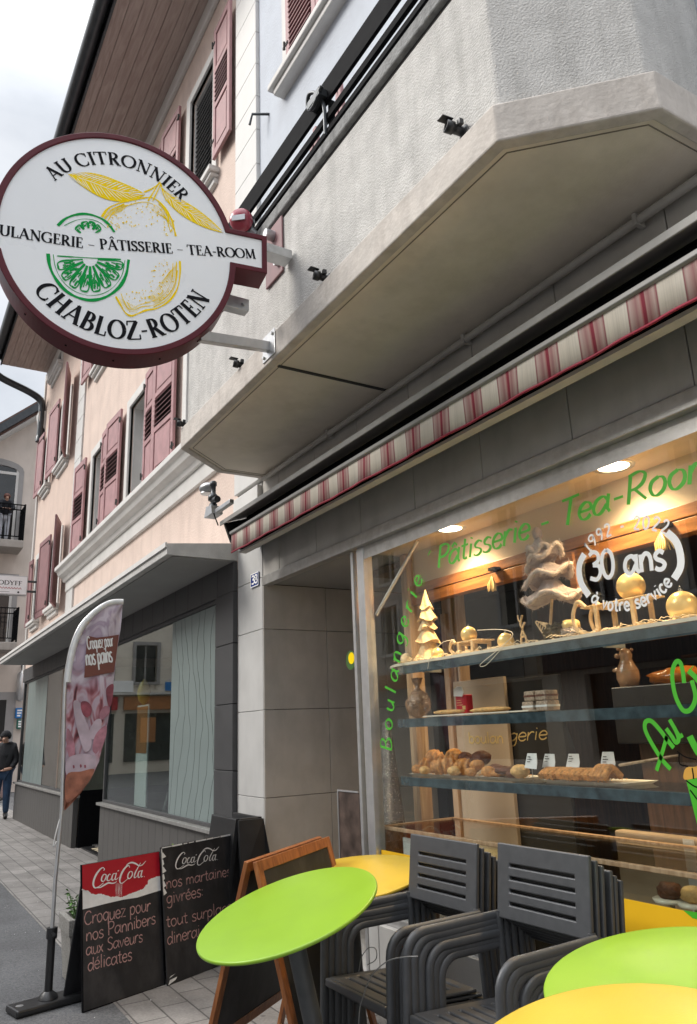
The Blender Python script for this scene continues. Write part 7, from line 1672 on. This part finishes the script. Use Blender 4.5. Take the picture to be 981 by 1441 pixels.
MB().box(a.x, b.x, 3.60, 3.63, .03, zt2).build('board', M['ply'], bp_, bev=.004)
MB().box(a.x-.07, a.x-.01, 3.58, 3.66, .03, 2.36).build('post', M['post'], bp_, bev=.004)
q = MB(); pl = Plane((a.x, 3.5985, 0), (1, 0, 0), (0, 0, 1)); u0, v0 = pl.uv(660, 1046); u1, v1 = pl.uv(712, 1046); line_on(q, pl, 'boulan', (u0, v0), (u1-.02, v1), .075, pen=.13, off=.0005); q.build('lettering', M['gold'], bp_)
dk = thing('dark_partition', 'black partition beside the beige board, with faint gold script', 'partition', (-3.2, 3.7, 0)); c_ = at(712, 1000, Y=3.65); d_ = at(790, 1000, Y=3.65)
MB().box(c_.x+.0, d_.x, 3.65, 3.68, .03, zt2-.02).build('board', M['darkin'], dk, bev=.004)
q = MB(); pl = Plane((c_.x, 3.6485, 0), (1, 0, 0), (0, 0, 1)); u0, v0 = pl.uv(714, 1044); u1, v1 = pl.uv(770, 1040); line_on(q, pl, 'gerie', (u0+.01, v0), (u1, v1), .085, pen=.1, off=.0005, slant=.2); q.build('lettering', M['gold'], dk)
# service counter, bear figurine, warm lamp in the shop
ct = thing('service_counter', 'dark service counter inside the bakery', 'counter', (-2.9, 3.6, 0)); ca = at(868, 968, Y=3.55); 
MB().box(ca.x-.0, 1.2, 3.5, 4.0, ca.z-.30, ca.z).build('top', M['blackplastic'], ct, bev=.006); MB().box(ca.x+.1, 1.2, 3.55, 3.95, .03, ca.z-.301).build('body', M['darkwood'], ct)
c = at(886, 965, Y=3.62); c.z = ca.z; t = thing('bear_figurine', 'golden brown ceramic animal figurine on the dark counter', 'figurine', tuple(c))
q = MB(); H = at(886, 911, Y=3.62).z-c.z; q.lathe([(.001, 0), (H*.22, .004), (H*.29, H*.22), (H*.28, H*.42), (H*.18, H*.62), (H*.15, H*.70), (H*.175, H*.82), (H*.12, H*.96), (.002, H)], c, 20)
q.blob(c+Vector((-H*.14, -.03, H*.80)), (H*.09, H*.08, H*.07), 0, 10, 8); q.blob(c+Vector((-H*.3, -.01, H*.45)), (H*.14, H*.07, H*.06), 0, 10, 8); q.blob(c+Vector((-H*.02, -.05, H*.97)), (H*.05,)*3, 0, 8, 6); q.blob(c+Vector((H*.1, .03, H*.95)), (H*.05,)*3, 0, 8, 6); q.build('body', M['bear'], t)
c = at(952, 950, Y=3.7); c.z = ca.z; t = thing('orange_dish', 'glossy orange leaf-shaped dish on the dark counter', 'dish', tuple(c)); q = MB(); q.blob(c+Vector((0, 0, .04)), (.17, .08, .05), .35, 20, 10, seed=4, freq=3); q.build('dish', mat('amber_glaze', (.55, .17, .02), .2, .3, 10, .1, 30), t)  # orange lamp built unlit; its glow is only the amber base colour
bk2 = thing('back_shelf', 'brown back shelf with jars at the rear of the bakery', 'shelf', (-4, 6.8, 0))
for z in (1.4, 1.75, 2.1): MB().box(-4.9, 0, 6.8, 7.19, z, z+.03).build('board', M['beam'], bk2)
r_ = random.Random(12)
for i in range(12):
    x = -4.8+i*.24; z = (1.43, 1.78, 2.13)[i % 3]; MB().lathe([(.06, 0), (.07, .02), (.07, .16), (.04, .2), (.045, .22)], (x, 6.95, z), 14).build('jar', M[('gold', 'card', 'choc', 'crust')[i % 4]], bk2)
# the lit downlights in the display ceiling; the row runs on along the window
wm = (1, .69, .38)
for i, (px, py, dx) in enumerate(((628, 743, 0), (858, 655, 0), (858, 655, 1.30))):
    c = at(px, py, Z=2.754); c.x += dx; c.y = 3.0
    t = thing('ceiling_downlight', ['left round warm downlight in the shop window ceiling', 'right round warm downlight in the shop window ceiling', 'third warm downlight farther along the shop window ceiling'][i], 'lamp', tuple(c), 'downlights in the window ceiling')
    MB().lathe([(.075, 0), (.075, .002)], c+Vector((0, 0, -.004)), 28).build('diffuser', mat('downlight_glow', (1, .9, .75), .5, em=((1, .80, .55), 9)), t)
    q = MB(); n = 32
    q.lathe([(.078, 0), (.10, -.003), (.104, .003)], c+Vector((0, 0, -.004)), n); q.f = q.f[:-2]; q.m = q.m[:-2]; q.sm = q.sm[:-2]; q.build('ring', M['alu_bright'], t)
    l = bpy.data.lights.new('downlight', 'SPOT'); l.energy = LAMP_W; l.color = wm; l.spot_size = R(135); l.spot_blend = 1; l.shadow_soft_size = .06
    o = bpy.data.objects.new('downlight', l); C.objects.link(o); o.location = (0, 0, -.02); o.parent = t

# two added downlights, unseen behind the beam, to brighten the shelves and shop
for i, x in enumerate((-3.7, -2.2)):
    c = Vector((x, 3.95, 2.694)); t = thing('ceiling_downlight', ['left warm downlight of the shop room behind the beam', 'right warm downlight of the shop room behind the beam'][i], 'lamp', tuple(c), 'downlights of the shop room')
    MB().lathe([(.075, 0), (.075, .002)], c+Vector((0, 0, -.004)), 24).build('diffuser', bpy.data.materials['downlight_glow'], t)
    l = bpy.data.lights.new('downlight', 'SPOT'); l.energy = LAMP_W*.55; l.color = wm; l.spot_size = R(140); l.spot_blend = 1; l.shadow_soft_size = .06
    o = bpy.data.objects.new('downlight', l); C.objects.link(o); o.location = (0, 0, -.02); o.parent = t
cx0 = at(868, 1200, Y=3.42).x; cz = at(900, 1172, Y=3.42).z
t = thing('cardboard_box', 'plain beige box standing behind the low glass case at the right', 'box', (cx0+.4, 3.6, .03)); MB().box(cx0, cx0+.9, 3.42, 3.49, .03, cz).build('box', M['ply'], t, bev=.01); q = MB(); q.box(cx0+.42, cx0+.48, 3.415, 3.4195, .05, cz-.005); q.build('tape', M['card'], t)
r_ = random.Random(31); q = MB()
for i in range(160):
    x = r_.uniform(-4.0, -2.55); y = r_.uniform(2.83, 3.05); s = r_.uniform(.002, .006); q.blob((x, y, ZL+.014+s*.5), (s, s*.8, s*.6), 0, 5, 4)
o = q.build('pastry_crumbs', M['crust']); tag(o, 'loose crumbs scattered on the trays of the lowest shelf', 'crumbs'); o['kind'] = 'stuff'
